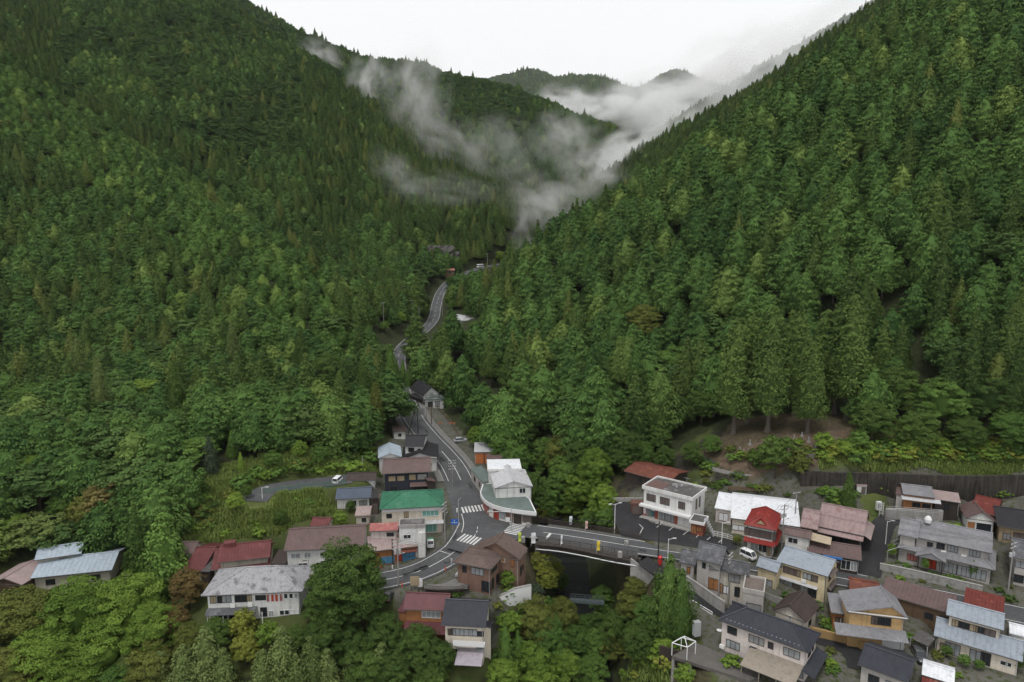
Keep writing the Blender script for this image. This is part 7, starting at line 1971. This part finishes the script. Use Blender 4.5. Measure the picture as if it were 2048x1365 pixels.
def planted():
    B = 'broad bright green tree '
    for a in [
        ('oak',40,1168,15,'o',.95,'olive-green spreading tree below the pinkish shed at the left edge'),('oak',150,1152,16,'b',1.0,'broad bright green tree directly below the long light blue roofs'),('oak',252,1140,15,'b',.95,'bright green tree touching the right end of the long light blue roof'),
        ('oak',300,1200,12,'b',.9,'bright green tree left of the rusty-leaved tree'),('oak',88,1248,13,'b',1.0,'bright green rounded tree in the bottom left corner mass'),('oak',205,1232,13,'b',1.0,'bright green tree in the middle of the bottom left mass'),
        ('oak',20,1290,11,'o',1.0,'dull olive tree at the left end of the bottom edge'),('oak',300,1285,10,'o',.9,'olive tree below the rusty-leaved tree'),('oak',140,1318,9,'b',1.1,'low bright green tree at the bottom edge of the left mass'),('oak',230,1330,8,'m',1.1,'low green tree between the bright mass and the pale conifers'),
        ('cedar',266,1006,18,'c',1.0,'tall dark green conifer left of its twin beside the light blue roof'),('cone',322,1030,16,'m',1.5,'broad dark green conifer right of its twin beside the white gable'),
        ('tier',372,1132,9,'r',.75,'rusty orange-brown tree between the tall conifers and the white hipped house'),('tier',345,1205,7,'r',.8,'smaller rusty-leaved tree below the orange-brown tree'),
        ('tier',208,955,11,'k',1.0,'khaki-yellow layered tree on the slope above the light blue roof'),('tier',170,985,9,'o',1.0,'olive layered tree leaning against the khaki-yellow tree'),
        ('oak',688,1076,18,'d',.82,'huge dark olive-green tree beside the west road'),('oak',655,1130,14,'d',.75,'lower left shoulder tree of the huge dark tree'),('oak',720,1125,14,'d',.7,'lower right shoulder tree of the huge dark tree'),
        ('broad',482,1218,7,'y',.75,'small yellow-green tree in front of the white hipped house'),('broad',535,1240,6,'b',.75,'small bright tree under the white house corner'),('oak',490,1262,7,'y',.8,'yellow tree among the pale conifers at the bottom edge'),
        ('oak',770,1222,11,'d',.75,'dark glossy tree just left of the maroon roofed house'),('oak',835,1245,11,'d',.8,'dark glossy tree below the maroon roofed house'),('oak',880,1278,8,'d',.8,'dark glossy tree hugging the tall cream house'),
        ('oak',800,1296,9,'d',.95,'dark tree in the middle of the bottom edge'),('oak',735,1285,10,'d',.9,'dark tree right of the pale conifers'),('oak',860,1325,7,'d',1.0,'low dark tree at the bottom edge left of the cream house'),('oak',640,1230,9,'d',.9,'dark tree below the huge dark tree'),('oak',700,1250,9,'d',.9,'dark tree below the right shoulder of the huge tree'),
        ('oak',590,1248,6,'d',.9,'dark bushy tree under the right end of the white house'),('oak',425,1235,7,'d',.9,'dark bushy tree under the left end of the white house'),('oak',380,1240,8,'o',.8,'olive tree left of the white hipped house'),
        ('col',1010,1243,11,'m',.55,'slim dark conifer right of the tall cream house'),('col',1036,1262,9,'m',.6,'second slim conifer by the river below the white block wall'),('broad',1022,1222,6,'b',.9,'bright viny bush below the ramp'),
        ('oak',1072,1193,11,'o',.75,'olive tree on the left river bank above the footbridge'),('oak',1124,1190,11,'o',.7,'olive-gold tree at the water edge by the footbridge'),('oak',1096,1232,10,'m',.85,'green tree on the left river bank below the olive pair'),
        ('oak',1150,1250,9,'m',.8,'green tree overhanging the river below the footbridge'),('oak',1062,1283,9,'b',.95,'bright tree on the river bank below the slim conifers'),('oak',1125,1296,8,'b',.9,'bright tree leaning to the river near the bottom edge'),('oak',1185,1308,8,'m',.85,'green tree at the bottom edge by the river'),
        ('oak',1005,1318,7,'b',1.0,'bright green low tree below the tall cream house'),('oak',1075,1335,7,'b',1.1,'bright low tree at the bottom edge left of the river'),('tier',1052,1238,5,'r',.7,'reddish bush among the olive trees by the river'),
        ('tier',1082,1092,8,'y',.62,'yellow-green tree at the left end of the road bridge'),('tier',1092,1128,7,'y',.8,'yellowish tree below the bridge railing beside the brown brick house'),('broad',1016,1138,4.5,'b',.75,'bright round bush against the brown brick house'),('broad',1070,1165,5,'u',.8,'bluish bush above the white block wall'),
        ('col',1342,1112,17,'c',.85,'tallest bright columnar cypress beside the dropping lane'),('col',1366,1140,14,'c',.8,'shorter bright cypress joined to the tallest columnar one'),('col',1318,1150,13,'c',.6,'narrow bright cypress on the river side of the columnar pair'),
        ('oak',1262,1178,8,'o',.8,'olive bush-like tree on the right river bank under the bridge'),('oak',1300,1190,9,'m',.75,'green tree between the river bank and the columnar cypresses'),('oak',1240,1215,9,'d',.9,'dark tree on the right river bank'),('oak',1225,1262,7,'o',1.0,'grey-olive rounded tree on the right river bank'),('oak',1285,1240,9,'d',.85,'dark tree in front of the columnar cypresses'),
        ('oak',1206,1168,8,'m',.8,'green tree at the water edge below the middle of the bridge'),('oak',1212,1215,8,'d',.9,'dark tree overhanging the river by the footbridge end'),('oak',1272,1150,7,'o',.8,'olive bush beside the right bridge pier'),('tier',1104,1108,7,'y',.8,'yellow-green tree in front of the left bridge pier'),('oak',1168,1225,7,'m',.8,'green bush on the gravel below the footbridge'),('oak',1195,1258,8,'m',.95,'leafy tree closing the view of the river'),
        ('oak',1058,845,13,'d',.85,'dark tree on the river slope above the corner shop'),('oak',1088,872,13,'m',.85,'green tree on the river slope right of the corner shop'),('oak',1030,825,12,'d',.85,'dark tree between the valley road and the right slope'),('oak',1128,862,14,'o',.85,'olive tree behind the bright grove by the bridge'),('oak',1165,872,12,'d',.85,'dark tree behind the tallest bright tree of the grove'),('oak',1245,885,9,'d',.9,'dark tree overhanging the left end of the rusty maroon shed'),('oak',1285,878,8,'m',.9,'green tree overhanging the rusty maroon shed'),('oak',1330,890,7,'d',.9,'dark bushy tree at the right end of the rusty maroon shed'),('oak',1385,880,7,'d',.9,'dark bushy tree on the slope above the white flat-roofed shop'),('oak',1425,868,6,'m',.9,'green bushy tree left of the gravestones'),('oak',990,800,11,'d',.9,'dark tree on the river side of the roadside shop'),('oak',955,790,11,'m',.9,'green tree just right of the roadside shop'),('oak',1000,860,9,'m',.9,'green tree behind the orange-fronted garage'),('oak',950,850,7,'b',.8,'bright tree by the river fence'),
        ('oak',1120,1140,6,'d',.8,'dark bush under the left end of the bridge'),
        ('broad',1330,1275,5,'b',.9,'bright bush on the grassy bank left of the parking deck'),('broad',1370,1330,4,'b',1.0,'bright bush under the parking deck edge'),
        ('oak',1190,890,15,'b',.70,'tall bright green tree beside the bridge and the car park'),('oak',1136,905,15,'m',.85,'green tree behind the white corner shop'),('oak',1165,940,12,'b',.85,'bright green tree beside the far bridge railing'),('oak',1105,955,12,'m',.85,'green tree right of the rounded shop fascia'),('oak',1208,965,10,'b',.85,'bright leafy tree by the twin-headed lamp'),
        ('oak',1145,985,8,'b',1.0,'low bright tree leaning over the far railing'),('oak',1092,1003,6,'y',1.0,'low yellowish bush at the end of the rounded shop'),('oak',1062,935,12,'d',.75,'dark tree behind the pale gable of the corner shop'),('oak',1214,1015,6,'m',1.0,'low green bush at the foot of the twin-headed lamp'),('oak',1182,1015,6,'m',1.1,'low green bush behind the pink banner'),('oak',1030,880,12,'m',.75,'green tree above the orange garage and the corner shop'),('oak',1250,850,13,'d',.7,'dark tree above the rusty maroon shed'),
        ('cedar',1217,758,22,'c',.8,'single pale spire-shaped conifer above the rusty maroon shed'),
        ('broad',1555,868,11,'d',.85,'round dark evergreen standing on the dark bank'),('broad',1598,905,7,'o',.8,'olive tree against the right side of the round dark evergreen'),('broad',1512,895,6,'d',.8,'low dark tree left of the round dark evergreen'),('cone',1700,945,9,'d',.9,'dark conifer on the lawn beside the tiny tool shed'),
        ('oak',1290,604,17,'o',.95,'grey-green rounded tree on the lower slope beside bare trunks'),('oak',1345,690,17,'m',1.05,'great domed green tree above the rusty maroon shed'),('oak',1405,775,11,'d',.9,'dark green tree under the great domed tree'),('oak',1300,790,11,'m',.9,'green tree below the left side of the great domed tree'),('oak',1365,790,10,'d',.9,'dark tree below the great domed tree'),('oak',1320,850,8,'d',.9,'dark low tree above the white flat-roofed shop'),
        ('oak',1800,728,15,'d',1.0,'dark broad tree low on the right slope'),('oak',1890,750,15,'m',1.0,'green broad tree above the bamboo bank'),('oak',1985,742,15,'d',1.0,'dark broad tree low on the slope at the right edge'),('oak',1750,800,11,'d',1.0,'dark spreading tree left of the bamboo bank'),('oak',1840,815,11,'d',1.0,'dark spreading tree behind the bamboo bank'),('oak',1935,825,10,'d',1.0,'dark spreading tree behind the right half of the bank'),('oak',2030,815,11,'m',1.0,'green tree behind the bank at the right edge'),
        ('broad',1650,862,6,'b',.9,'bright green small tree right of the gravestones'),('broad',1690,880,5,'b',.9,'bright green bush above the dark retaining wall'),('broad',1720,860,6,'m',.9,'green small tree above the middle of the retaining wall'),
        ('tier',290,752,13,'b',.95,'light green layered tree in front of the left cedars'),('tier',335,812,10,'m',1.0,'layered green tree below the light green layered tree'),('tier',245,828,9,'m',1.0,'layered tree left of the two light layered ones'),('tier',390,870,9,'m',1.1,'wide layered tree low on the left slope'),
        ('oak',130,832,10,'o',1.0,'olive tree low on the left slope'),('oak',185,885,9,'d',1.0,'dark tree below the olive tree on the left slope'),('oak',55,760,14,'m',.9,'bright green tree at the left edge of the forest foot'),('oak',55,900,10,'b',1.0,'bright green tree at the left edge above the blue roofs'),('oak',120,985,7,'m',1.0,'green tree behind the light blue roof'),('oak',30,1030,8,'b',1.0,'bright green tree above the pinkish shed'),
        ('bigcedar',462,640,26,'p',.95,'tall pale olive cedar in the front row of the left forest'),('bigcedar',152,676,24,'p',1.0,'pale cedar in front row near the left edge'),('bigcedar',192,712,22,'p',.9,'pale cedar right beside the one near the left edge'),('bigcedar',345,720,20,'d',1.0,'dark cedar behind the layered trees'),('bigcedar',600,652,24,'d',1.0,'tall dark cedar right of the clearing in the left forest'),
        ('oak',655,702,20,'d',.85,'huge dusky evergreen above the meadow on the left'),('bigcedar',725,715,22,'d',1.0,'tall dark cedar at the right end of the left forest'),('bigcedar',750,765,17,'o',1.1,'wide olive cedar overhanging the valley road'),('cone',780,690,16,'m',.8,'slim conifer at the bend where the road vanishes'),
        ('cone',416,876,9,'u',1.2,'dusky blue spruce at the edge of the meadow'),('oak',492,968,3.6,'d',.8,'dark round bush below the spruce'),('oak',560,1018,4.5,'d',.8,'dark round bush in the meadow above the mauve roof'),('oak',640,888,6,'m',.9,'green tree at the top of the meadow'),('oak',598,880,5,'b',.9,'bright small tree on the meadow slope'),
        ('cone',462,862,7,'m',.9,'young dark conifer on the meadow slope'),('cone',480,905,5,'b',.9,'bright young conifer on the meadow slope'),('oak',545,900,5,'m',1.0,'green bush on the meadow slope'),('oak',470,985,4.5,'b',1.0,'bright bush in the meadow'),('oak',700,1000,3,'d',.9,'dark clipped bush between the two sheds'),('oak',680,1020,4.5,'b',.8,'bright bush left of the little mauve shed'),('oak',735,975,3,'y',.9,'yellowish hedge above the dark blue shed roof'),
        ('oak',905,550,9,'d',1.1,'dark tree hiding the far bend of the road'),('oak',1000,500,10,'b',.9,'bright tree above the far road'),('tier',798,620,8,'b',.9,'bright layered tree in the clearing beside the upper road'),('tier',768,640,6,'m',.9,'small layered tree in the clearing'),
        ('broad',1785,1085,3.6,'b',.6,'rounded garden pine in the corner of the stone wall'),('broad',1852,1115,3.2,'m',.55,'clipped garden tree in front of the porch'),('broad',1948,1118,4.2,'m',.55,'leafy garden tree at the right of the grey house front'),
        ('broad',1735,1240,3.6,'m',.75,'green garden tree in front of the orange house'),('shrub',1465,1312,1.7,'b',1.6,'round clipped bush on the parking deck edge'),('broad',1475,1068,2.6,'o',.9,'olive shrub between the car park and the red-roofed house'),('broad',1895,1290,2.4,'d',.9,'dark hedge bush in front of the light blue house'),('broad',1930,1308,2.4,'m',.9,'green hedge bush under the light blue house windows'),('broad',1960,1318,2.0,'m',.9,'small round bush by the light blue house door'),('broad',2040,1300,4,'d',.7,'dark bush at the right edge'),
    ]: T(*a)
    for (u, v, h) in ((1985,640,25),(2028,615,26),(1950,672,23),(2042,690,21),(2000,705,19),(1905,690,22)):
        T('bigcedar',u,v,h,None,1.15,'dark cedar filling the slope above the bamboo bank at the right',False,'cedars above the bamboo bank')
    for (u, v, h) in ((792,722,9),(805,722,8),(815,742,6),(785,740,9)):
        T('cone',u,v,h,'m',1.0,'dark conifer screening the bend of the valley road',False,'conifers screening the road bend',180)
    for (u, v, h, c) in ((905,600,6,'m'),(925,585,6,'d'),(948,600,6,'m'),(890,650,6,'d'),(950,640,7,'d'),(865,700,6,'m'),(845,722,7,'d'),(838,690,4,'m'),(930,660,6,'m'),(985,560,7,'d'),(915,565,5,'m'),(760,690,6,'d')):
        T('oak',u,v,h,c,1.0,'low round tree on the verge of the upper valley road',False,'low trees beside the upper road',240)
    for (u, v, h) in ((1467,868,31),(1495,846,30),(1535,862,32),(1588,832,29),(1614,868,25),(1668,828,31),(1693,840,33),(1640,822,28)):
        T('bigcedar',u,v,h,None,1.3,'lofty cedar with a bare pale trunk above the gravestones',True,'lofty cedars above the gravestones')
    for (u, v, h) in ((1236,836,26),(1243,830,25),(1251,840,26),(1259,833,25),(1190,812,22),(1182,820,22),(1268,845,24)):
        T('bare',u,v,h,None,.8,'straight bare-stemmed cypress beside the great domed tree',True,'bare-stemmed cypresses beside the domed tree')
    for (u, v, h, c) in ((250,1308,7,'p'),(322,1306,7,'p'),(408,1260,9,'p'),(562,1258,9,'p'),(620,1275,8,'p'),(652,1300,7,'p'),(762,1288,8,'p'),(445,1300,7,'p'),(525,1300,7,'p'),(590,1310,7,'p'),(365,1290,8,'p'),(300,1340,5,'p'),(700,1320,6,'p')):
        T('cone',u,v,h*1.15,c,1.5,'pale green young conifer along the bottom edge',False,'young conifers along the bottom edge')
    for (u, v, h) in ((665,895,3),(655,900,3),(696,898,3.4),(610,930,2.6)):
        T('cone',u,v,h,'b',.8,'tiny bright conifer at the top of the grass strip',False,'tiny conifers on the grass strip')
    # bushes scattered over the overgrown slopes
    rng = np.random.default_rng(11)
    zones = [([(345,1000),(430,1000),(520,930),(740,900),(745,940),(600,960),(520,985),(430,1030),(345,1065)], 40, 'leafy bush on the overgrown meadow above the red-brown roofs', 'bushes on the meadow', 'bmmod', (1.6,3.4)),
        ([(340,1040),(430,1025),(520,1005),(640,1000),(640,1035),(600,1070),(420,1085),(345,1080)], 26, 'low bush in the long grass behind the red-brown roofs', 'bushes in the long grass', 'bbmo', (.9,2.0)),
        ([(0,1040),(170,1040),(330,1060),(345,1090),(230,1100),(60,1080)], 20, 'bush on the bank above the light blue roofs', 'bushes above the blue roofs', 'mbod', (1.6,3.4)),
        ([(1380,925),(1450,890),(1640,880),(1700,900),(1640,930),(1560,950)], 34, 'scrubby bush among the gravestones and the tall cedars', 'bushes around the gravestones', 'bmod', (1.0,2.4)),
        ([(1640,925),(2048,925),(2048,890),(1860,895),(1650,900)], 90, 'bright bamboo clump on top of the dark retaining wall', 'bamboo clumps on the retaining wall', 'bbym', (1.8,3.4)),
        ([(1225,960),(1280,985),(1400,950),(1340,930),(1420,925),(1520,975),(1640,1000),(1620,1010),(1480,990),(1300,1000)], 18, 'ragged bush on the dark bank behind the white shop', 'bushes behind the white shop', 'bmod', (1.0,2.2)),
        ([(1640,985),(1720,1000),(1740,1045),(1660,1010)], 9, 'leafy bush below the dark conifer on the lawn', 'bushes by the lawn', 'bmd', (1.2,2.4)),
        ([(1260,1180),(1330,1210),(1360,1260),(1340,1340),(1250,1365),(1240,1290)], 20, 'bush on the grassy river bank below the dropping lane', 'bushes on the river bank', 'bbmoy', (1.2,2.8)),
        ([(960,1230),(1080,1195),(1170,1230),(1200,1365),(960,1365)], 14, 'undergrowth bush on the left bank of the river', 'bushes on the left river bank', 'bmod', (1.6,3.4)),
        ([(880,1190),(1050,1185),(1040,1210),(990,1220),(900,1205)], 10, 'bush between the forecourt and the navy roof', 'bushes below the forecourt', 'bmo', (1.2,2.2)),
        ([(0,1200),(330,1230),(420,1270),(600,1270),(760,1230),(900,1300),(900,1365),(0,1365)], 18, 'dark bush under the trees along the bottom edge', 'bushes along the bottom edge', 'mddo', (2.0,4.0)),
        ([(1440,1220),(1540,1235),(1650,1250),(1700,1215),(1660,1190),(1560,1215)], 8, 'garden bush between the yellow and beige houses', 'garden bushes by the yellow house', 'mdb', (.8,1.6)),
        ([(1640,1290),(1660,1320),(1700,1345),(1650,1350)], 5, 'garden bush beside the pale pink house', 'garden bushes by the pink house', 'mb', (.8,1.4)),
        ([(1060,1010),(1220,1030),(1215,1060),(1070,1040)], 16, 'leafy bush pressed against the far bridge railing', 'bushes along the far railing', 'bmy', (1.4,2.4)),
        ([(1760,1110),(1800,1100),(1960,1160),(1960,1180),(1850,1155),(1765,1140)], 9, 'garden shrub behind the mottled stone wall', 'garden shrubs of the grey house', 'mdb', (.7,1.4)),
        ([(1420,1090),(1640,1090),(1760,1000),(2048,1030),(2048,1365),(1700,1365),(1640,1300),(1500,1240)], 46, 'small garden shrub among the houses of the lower village', 'garden shrubs of the lower village', 'mmdbo', (.6,1.5)),
        ([(1640,985),(1800,978),(2048,990),(2048,1002),(1930,985),(1800,992),(1660,1000)], 16, 'leafy shrub at the foot of the dark retaining wall', 'shrubs at the foot of the wall', 'mbmd', (1.2,2.6)),
        ([(1650,1240),(1720,1265),(1700,1285),(1640,1265)], 6, 'shrub behind the curved ochre wall', 'shrubs behind the ochre wall', 'mb', (.7,1.3)),
    ]
    for (poly, n, lab, grp, cols, (h0, h1)) in zones:
        us, vs_ = [p[0] for p in poly], [p[1] for p in poly]
        k = 0; tries = 0
        while k < n and tries < 4000:
            tries += 1
            u, v = rng.uniform(min(us), max(us)), rng.uniform(min(vs_), max(vs_))
            if not inside(poly, np.array([u]), np.array([v]))[0]: continue
            x, y, z = place_base(u, v)
            bad = False
            for (c, ux, hx, hy, pz) in PADS:
                dx, dy = x-c[0], y-c[1]
                if abs(dx*ux[0]+dy*ux[1]) < hx+1.4 and abs(-dx*ux[1]+dy*ux[0]) < hy+1.4: bad = True
            for pl in (ROAD_VALLEY, ROAD_EAST, ROAD_WEST, ROAD_LOW, ROAD_LANE, ROAD_UPPER):
                if min(math.hypot(p[0]-x, p[1]-y) for p in pl) < (4.6 if pl in (ROAD_VALLEY, ROAD_WEST, ROAD_EAST) else (5.2 if pl is ROAD_UPPER else 3.0)): bad = True
            if bad: continue
            c = cols[int(rng.integers(len(cols)))]
            add_tree('shrub', 'bamboo_clump' if 'bamboo' in lab else 'shrub', x, y, z-.1, rng.uniform(h0, h1), lab, 'bamboo' if 'bamboo' in lab else 'shrub', grp, rng.uniform(.9, 1.5), None, FM[c])
            k += 1
planted()
def grass():
    """long grass on the meadow, the lawn and the banks: too many blades to count"""
    rng = np.random.default_rng(5)
    k = 26
    v = []; t = []
    for i in range(k):
        a = rng.uniform(0, 6.28); r0 = rng.uniform(0, .5); x, y = r0*math.cos(a), r0*math.sin(a)
        h = rng.uniform(.45, 1.0); b = rng.uniform(0, 6.28); w = .05; l = rng.uniform(.1, .45)
        dx, dy = math.cos(b), math.sin(b)
        v += [(x-dy*w, y+dx*w, 0), (x+dy*w, y-dx*w, 0), (x+dx*l+dy*w*.4, y+dy*l-dx*w*.4, h), (x+dx*l-dy*w*.4, y+dy*l+dx*w*.4, h)]
        t += [rng.uniform(0, 1)]*4
    me = bpy.data.meshes.new('grass_tuft'); me.from_pydata(v, [], [tuple(range(4*i, 4*i+4)) for i in range(k)])
    at = me.attributes.new('tint', 'FLOAT', 'POINT'); at.data.foreach_set('value', np.array(t, np.float32))
    me.materials.append(foliage('grass_blades', (.085,.135,.030), (.240,.300,.085)))
    p = bpy.data.objects.new('grass', bpy.data.meshes.new('grass')); 
    first = link_mesh('grass_tuft', me); x0, y0, z0 = place_base(470, 1055); first.location = (x0, y0, z0)
    tag(first, 'tuft of long grass at the edge of the meadow behind the red-brown roofs', 'grass', kind='stuff')
    pts = []
    for poly, n in ((FIELD, 2600), (FIELD2, 900), (BANK, 1500), ([GF(u, v) for u, v in [(1250,1300),(1330,1260),(1360,1300),(1340,1365),(1250,1365)]], 500), ([GF(u, v) for u, v in [(340,1070),(340,1010),(450,960),(700,900),(750,940),(520,985)]], 1500)):
        P_ = np.array(poly)[:, :2]; lo, hi = P_.min(0), P_.max(0); got = 0
        while got < n:
            q = rng.uniform(lo, hi, (n, 2)); q = q[inside(poly, q[:,0], q[:,1])][:n-got]; got += len(q); pts.append(q)
    q = np.concatenate(pts)
    keep = np.ones(len(q), bool)
    for (c, ux, hx, hy, pz) in PADS:
        dx, dy = q[:,0]-c[0], q[:,1]-c[1]
        keep &= ~((np.abs(dx*ux[0]+dy*ux[1]) < hx+.6) & (np.abs(-dx*ux[1]+dy*ux[0]) < hy+.6))
    for pl in (ROAD_UPPER, ROAD_LOW):
        keep &= np.min(np.hypot(q[:,None,0]-np.array(pl)[None,:,0], q[:,None,1]-np.array(pl)[None,:,1]), 1) > (4.6 if pl is ROAD_UPPER else 3.0)
    q = q[keep]; z = height(q[:,0], q[:,1]); n = len(q)
    mg = bpy.data.meshes.new('long_grass'); mg.vertices.add(n); mg.vertices.foreach_set('co', np.stack([q[:,0], q[:,1], z-.03], 1).astype(np.float32).ravel())
    for an, ty, val in (('scl','FLOAT',rng.uniform(.6,1.5,n)),('wide','FLOAT',rng.uniform(.9,1.5,n)),('rot','FLOAT',rng.uniform(0,6.28,n)),('idx','INT',np.zeros(n))):
        a = mg.attributes.new(an, ty, 'POINT'); a.data.foreach_set('value', val.astype(np.int32 if ty == 'INT' else np.float32))
    o = link_mesh('long_grass', mg); tag(o, 'long yellowish grass on the meadow, the banks and the river slope', 'grass', kind='stuff')
    scatter(o, [me])
grass()
forest()
# ------------------------------------------------------------------ mist in the valley and the air itself
def mist(c, r, dens, label, seed=0, scale=2.2, lo=.42, hi=.72, tilt=0.0, falloff=1.0, rx=0.0):
    """a bank of mist: an ellipsoid of unevenly dense air"""
    me = bpy.data.meshes.new('mist_bank')
    b = MB(); b.lathe([(math.sin(t)*1.0+.001, -math.cos(t)) for t in np.linspace(0, math.pi, 9)], (0,0,0), 14)
    o = b.build('mist_bank', mist_mat(dens, seed, scale, lo, hi, falloff))
    o.location = [float(k) for k in c]; o.scale = r; o.rotation_euler = (rx, tilt, 0)
    tag(o, label, 'mist', 'mist banks drifting in the valley', 'stuff')
    return o
def mist_mat(dens, seed, scale, lo, hi, falloff):
    m = bpy.data.materials.new('mist')
    m.use_nodes = True
    n, l = m.node_tree.nodes, m.node_tree.links
    n.clear()
    out = n.new('ShaderNodeOutputMaterial'); pv = n.new('ShaderNodeVolumePrincipled')
    pv.inputs['Color'].default_value = (.995,.997,1,1); pv.inputs['Anisotropy'].default_value = 0.1
    tc = n.new('ShaderNodeTexCoord').outputs['Object']
    mp = n.new('ShaderNodeMapping'); mp.inputs['Location'].default_value = (seed*3.1, seed*1.7, seed*2.3); l.new(tc, mp.inputs[0])
    nz = n.new('ShaderNodeTexNoise'); nz.inputs['Scale'].default_value = scale; nz.inputs['Detail'].default_value = 6; nz.inputs['Roughness'].default_value = .55
    nz.inputs['Distortion'].default_value = .4
    l.new(mp.outputs[0], nz.inputs['Vector'])
    ln = n.new('ShaderNodeVectorMath'); ln.operation = 'LENGTH'; l.new(tc, ln.inputs[0])
    ed = n.new('ShaderNodeMapRange'); ed.interpolation_type = 'SMOOTHSTEP'
    ed.inputs[1].default_value = 1.0; ed.inputs[2].default_value = .25*falloff; l.new(ln.outputs['Value'], ed.inputs[0])
    rm = ramp_node(n, l, nz.outputs['Fac'], lo, hi)
    a = n.new('ShaderNodeMath'); a.operation = 'MULTIPLY'; l.new(rm, a.inputs[0]); l.new(ed.outputs[0], a.inputs[1])
    d = n.new('ShaderNodeMath'); d.operation = 'MULTIPLY'; l.new(a.outputs[0], d.inputs[0]); d.inputs[1].default_value = dens
    l.new(d.outputs[0], pv.inputs['Density'])
    l.new(pv.outputs[0], out.inputs['Volume'])
    return m
MISTS = [  # u, v, depth, half size in pixels (across, up), half depth in m, density, tilt, label
    (832,190,620+60,58,95,40,.009,.12,'pale wisp of mist climbing the wooded ridge'),
    (900,290,640,85,45,40,.005,.5,'thin grey mist sliding behind the pointed cedar crest'),
    (1000,300,660,75,60,50,.004,.3,'grey mist filling the hollow behind the cedar crest'),
    (870,375,420,120,32,25,.005,.10,'thin veil of mist across the dark cedar slope'),
    (790,340,430,50,30,22,.006,.6,'faint wisp of mist at the upper end of the veil on the cedar slope'),
    (1135,212,1400,58,30,110,.014,.15,'bright white cloud of mist below the far peaks'),
    (1215,213,1500,52,26,120,.012,-.1,'bright billow of mist in the middle of the valley head'),
    (1305,220,1450,75,36,130,.016,.05,'wide white bank of mist in the notch under the peak'),
    (1250,312,800,60,40,60,.036,-.35,'thick white mist rolling over the valley head'),
    (1135,280,760,62,60,60,.006,.2,'soft grey mist in the middle of the valley head'),
    (1340,255,900,60,40,60,.014,-.4,'pale mist against the right-hand ridge'),
    (1190,345,560,60,45,40,.010,-.3,'low mist lying on the conifers of the valley head'),
    (1100,405,470,85,50,35,.010,.2,'faint mist hanging over the road bend'),
    (1055,460,460,30,55,20,.009,0,'faint column of mist beside the road bend'),
    (1470,150,900,130,75,90,.012,-.35,'grey cloud cap lying on the right-hand ridge'),
    (1620,90,900,150,60,110,.007,-.5,'thin cloud veiling the high hazy ridge'),
    (1345,190,1500,120,45,110,.010,0,'cloud clinging to the shoulder of the far peak'),
    (640,120,800,40,35,30,.012,.4,'small wisp of mist on the upper left ridge'),
    (1120,170,1900,620,230,500,.00006,0,'broad thin haze dimming the far peaks at the valley head'),
    (735,160,720,35,50,30,.014,.2,'small wisp of mist above the wooded gully'),
]
def air():
    for i, (u, v, D, pu, pv_, dz, dens, tilt, lab) in enumerate(MISTS):
        c = Q(u, v, D)
        far_ = D == 1900
        mist(c, (pu*D/FPX*1.45, dz*1.2, pv_*D/FPX*1.45), dens*1.9, lab, i+1, 2.1, -.9 if far_ else .43, .1 if far_ else .62, tilt)
    b = MB(); b.box(-2600, 2600, -300, 3700, -60, 900)
    o = b.build('haze', None or haze_mat())
    tag(o, 'thin damp air fading the far ridges', 'haze', kind='stuff')
def haze_mat():
    m = bpy.data.materials.new('haze'); m.use_nodes = True
    n, l = m.node_tree.nodes, m.node_tree.links
    n.clear()
    out = n.new('ShaderNodeOutputMaterial'); pv = n.new('ShaderNodeVolumePrincipled')
    pv.inputs['Color'].default_value = (.90,.95,1,1); pv.inputs['Density'].default_value = .000022
    l.new(pv.outputs[0], out.inputs['Volume'])
    return m
air()
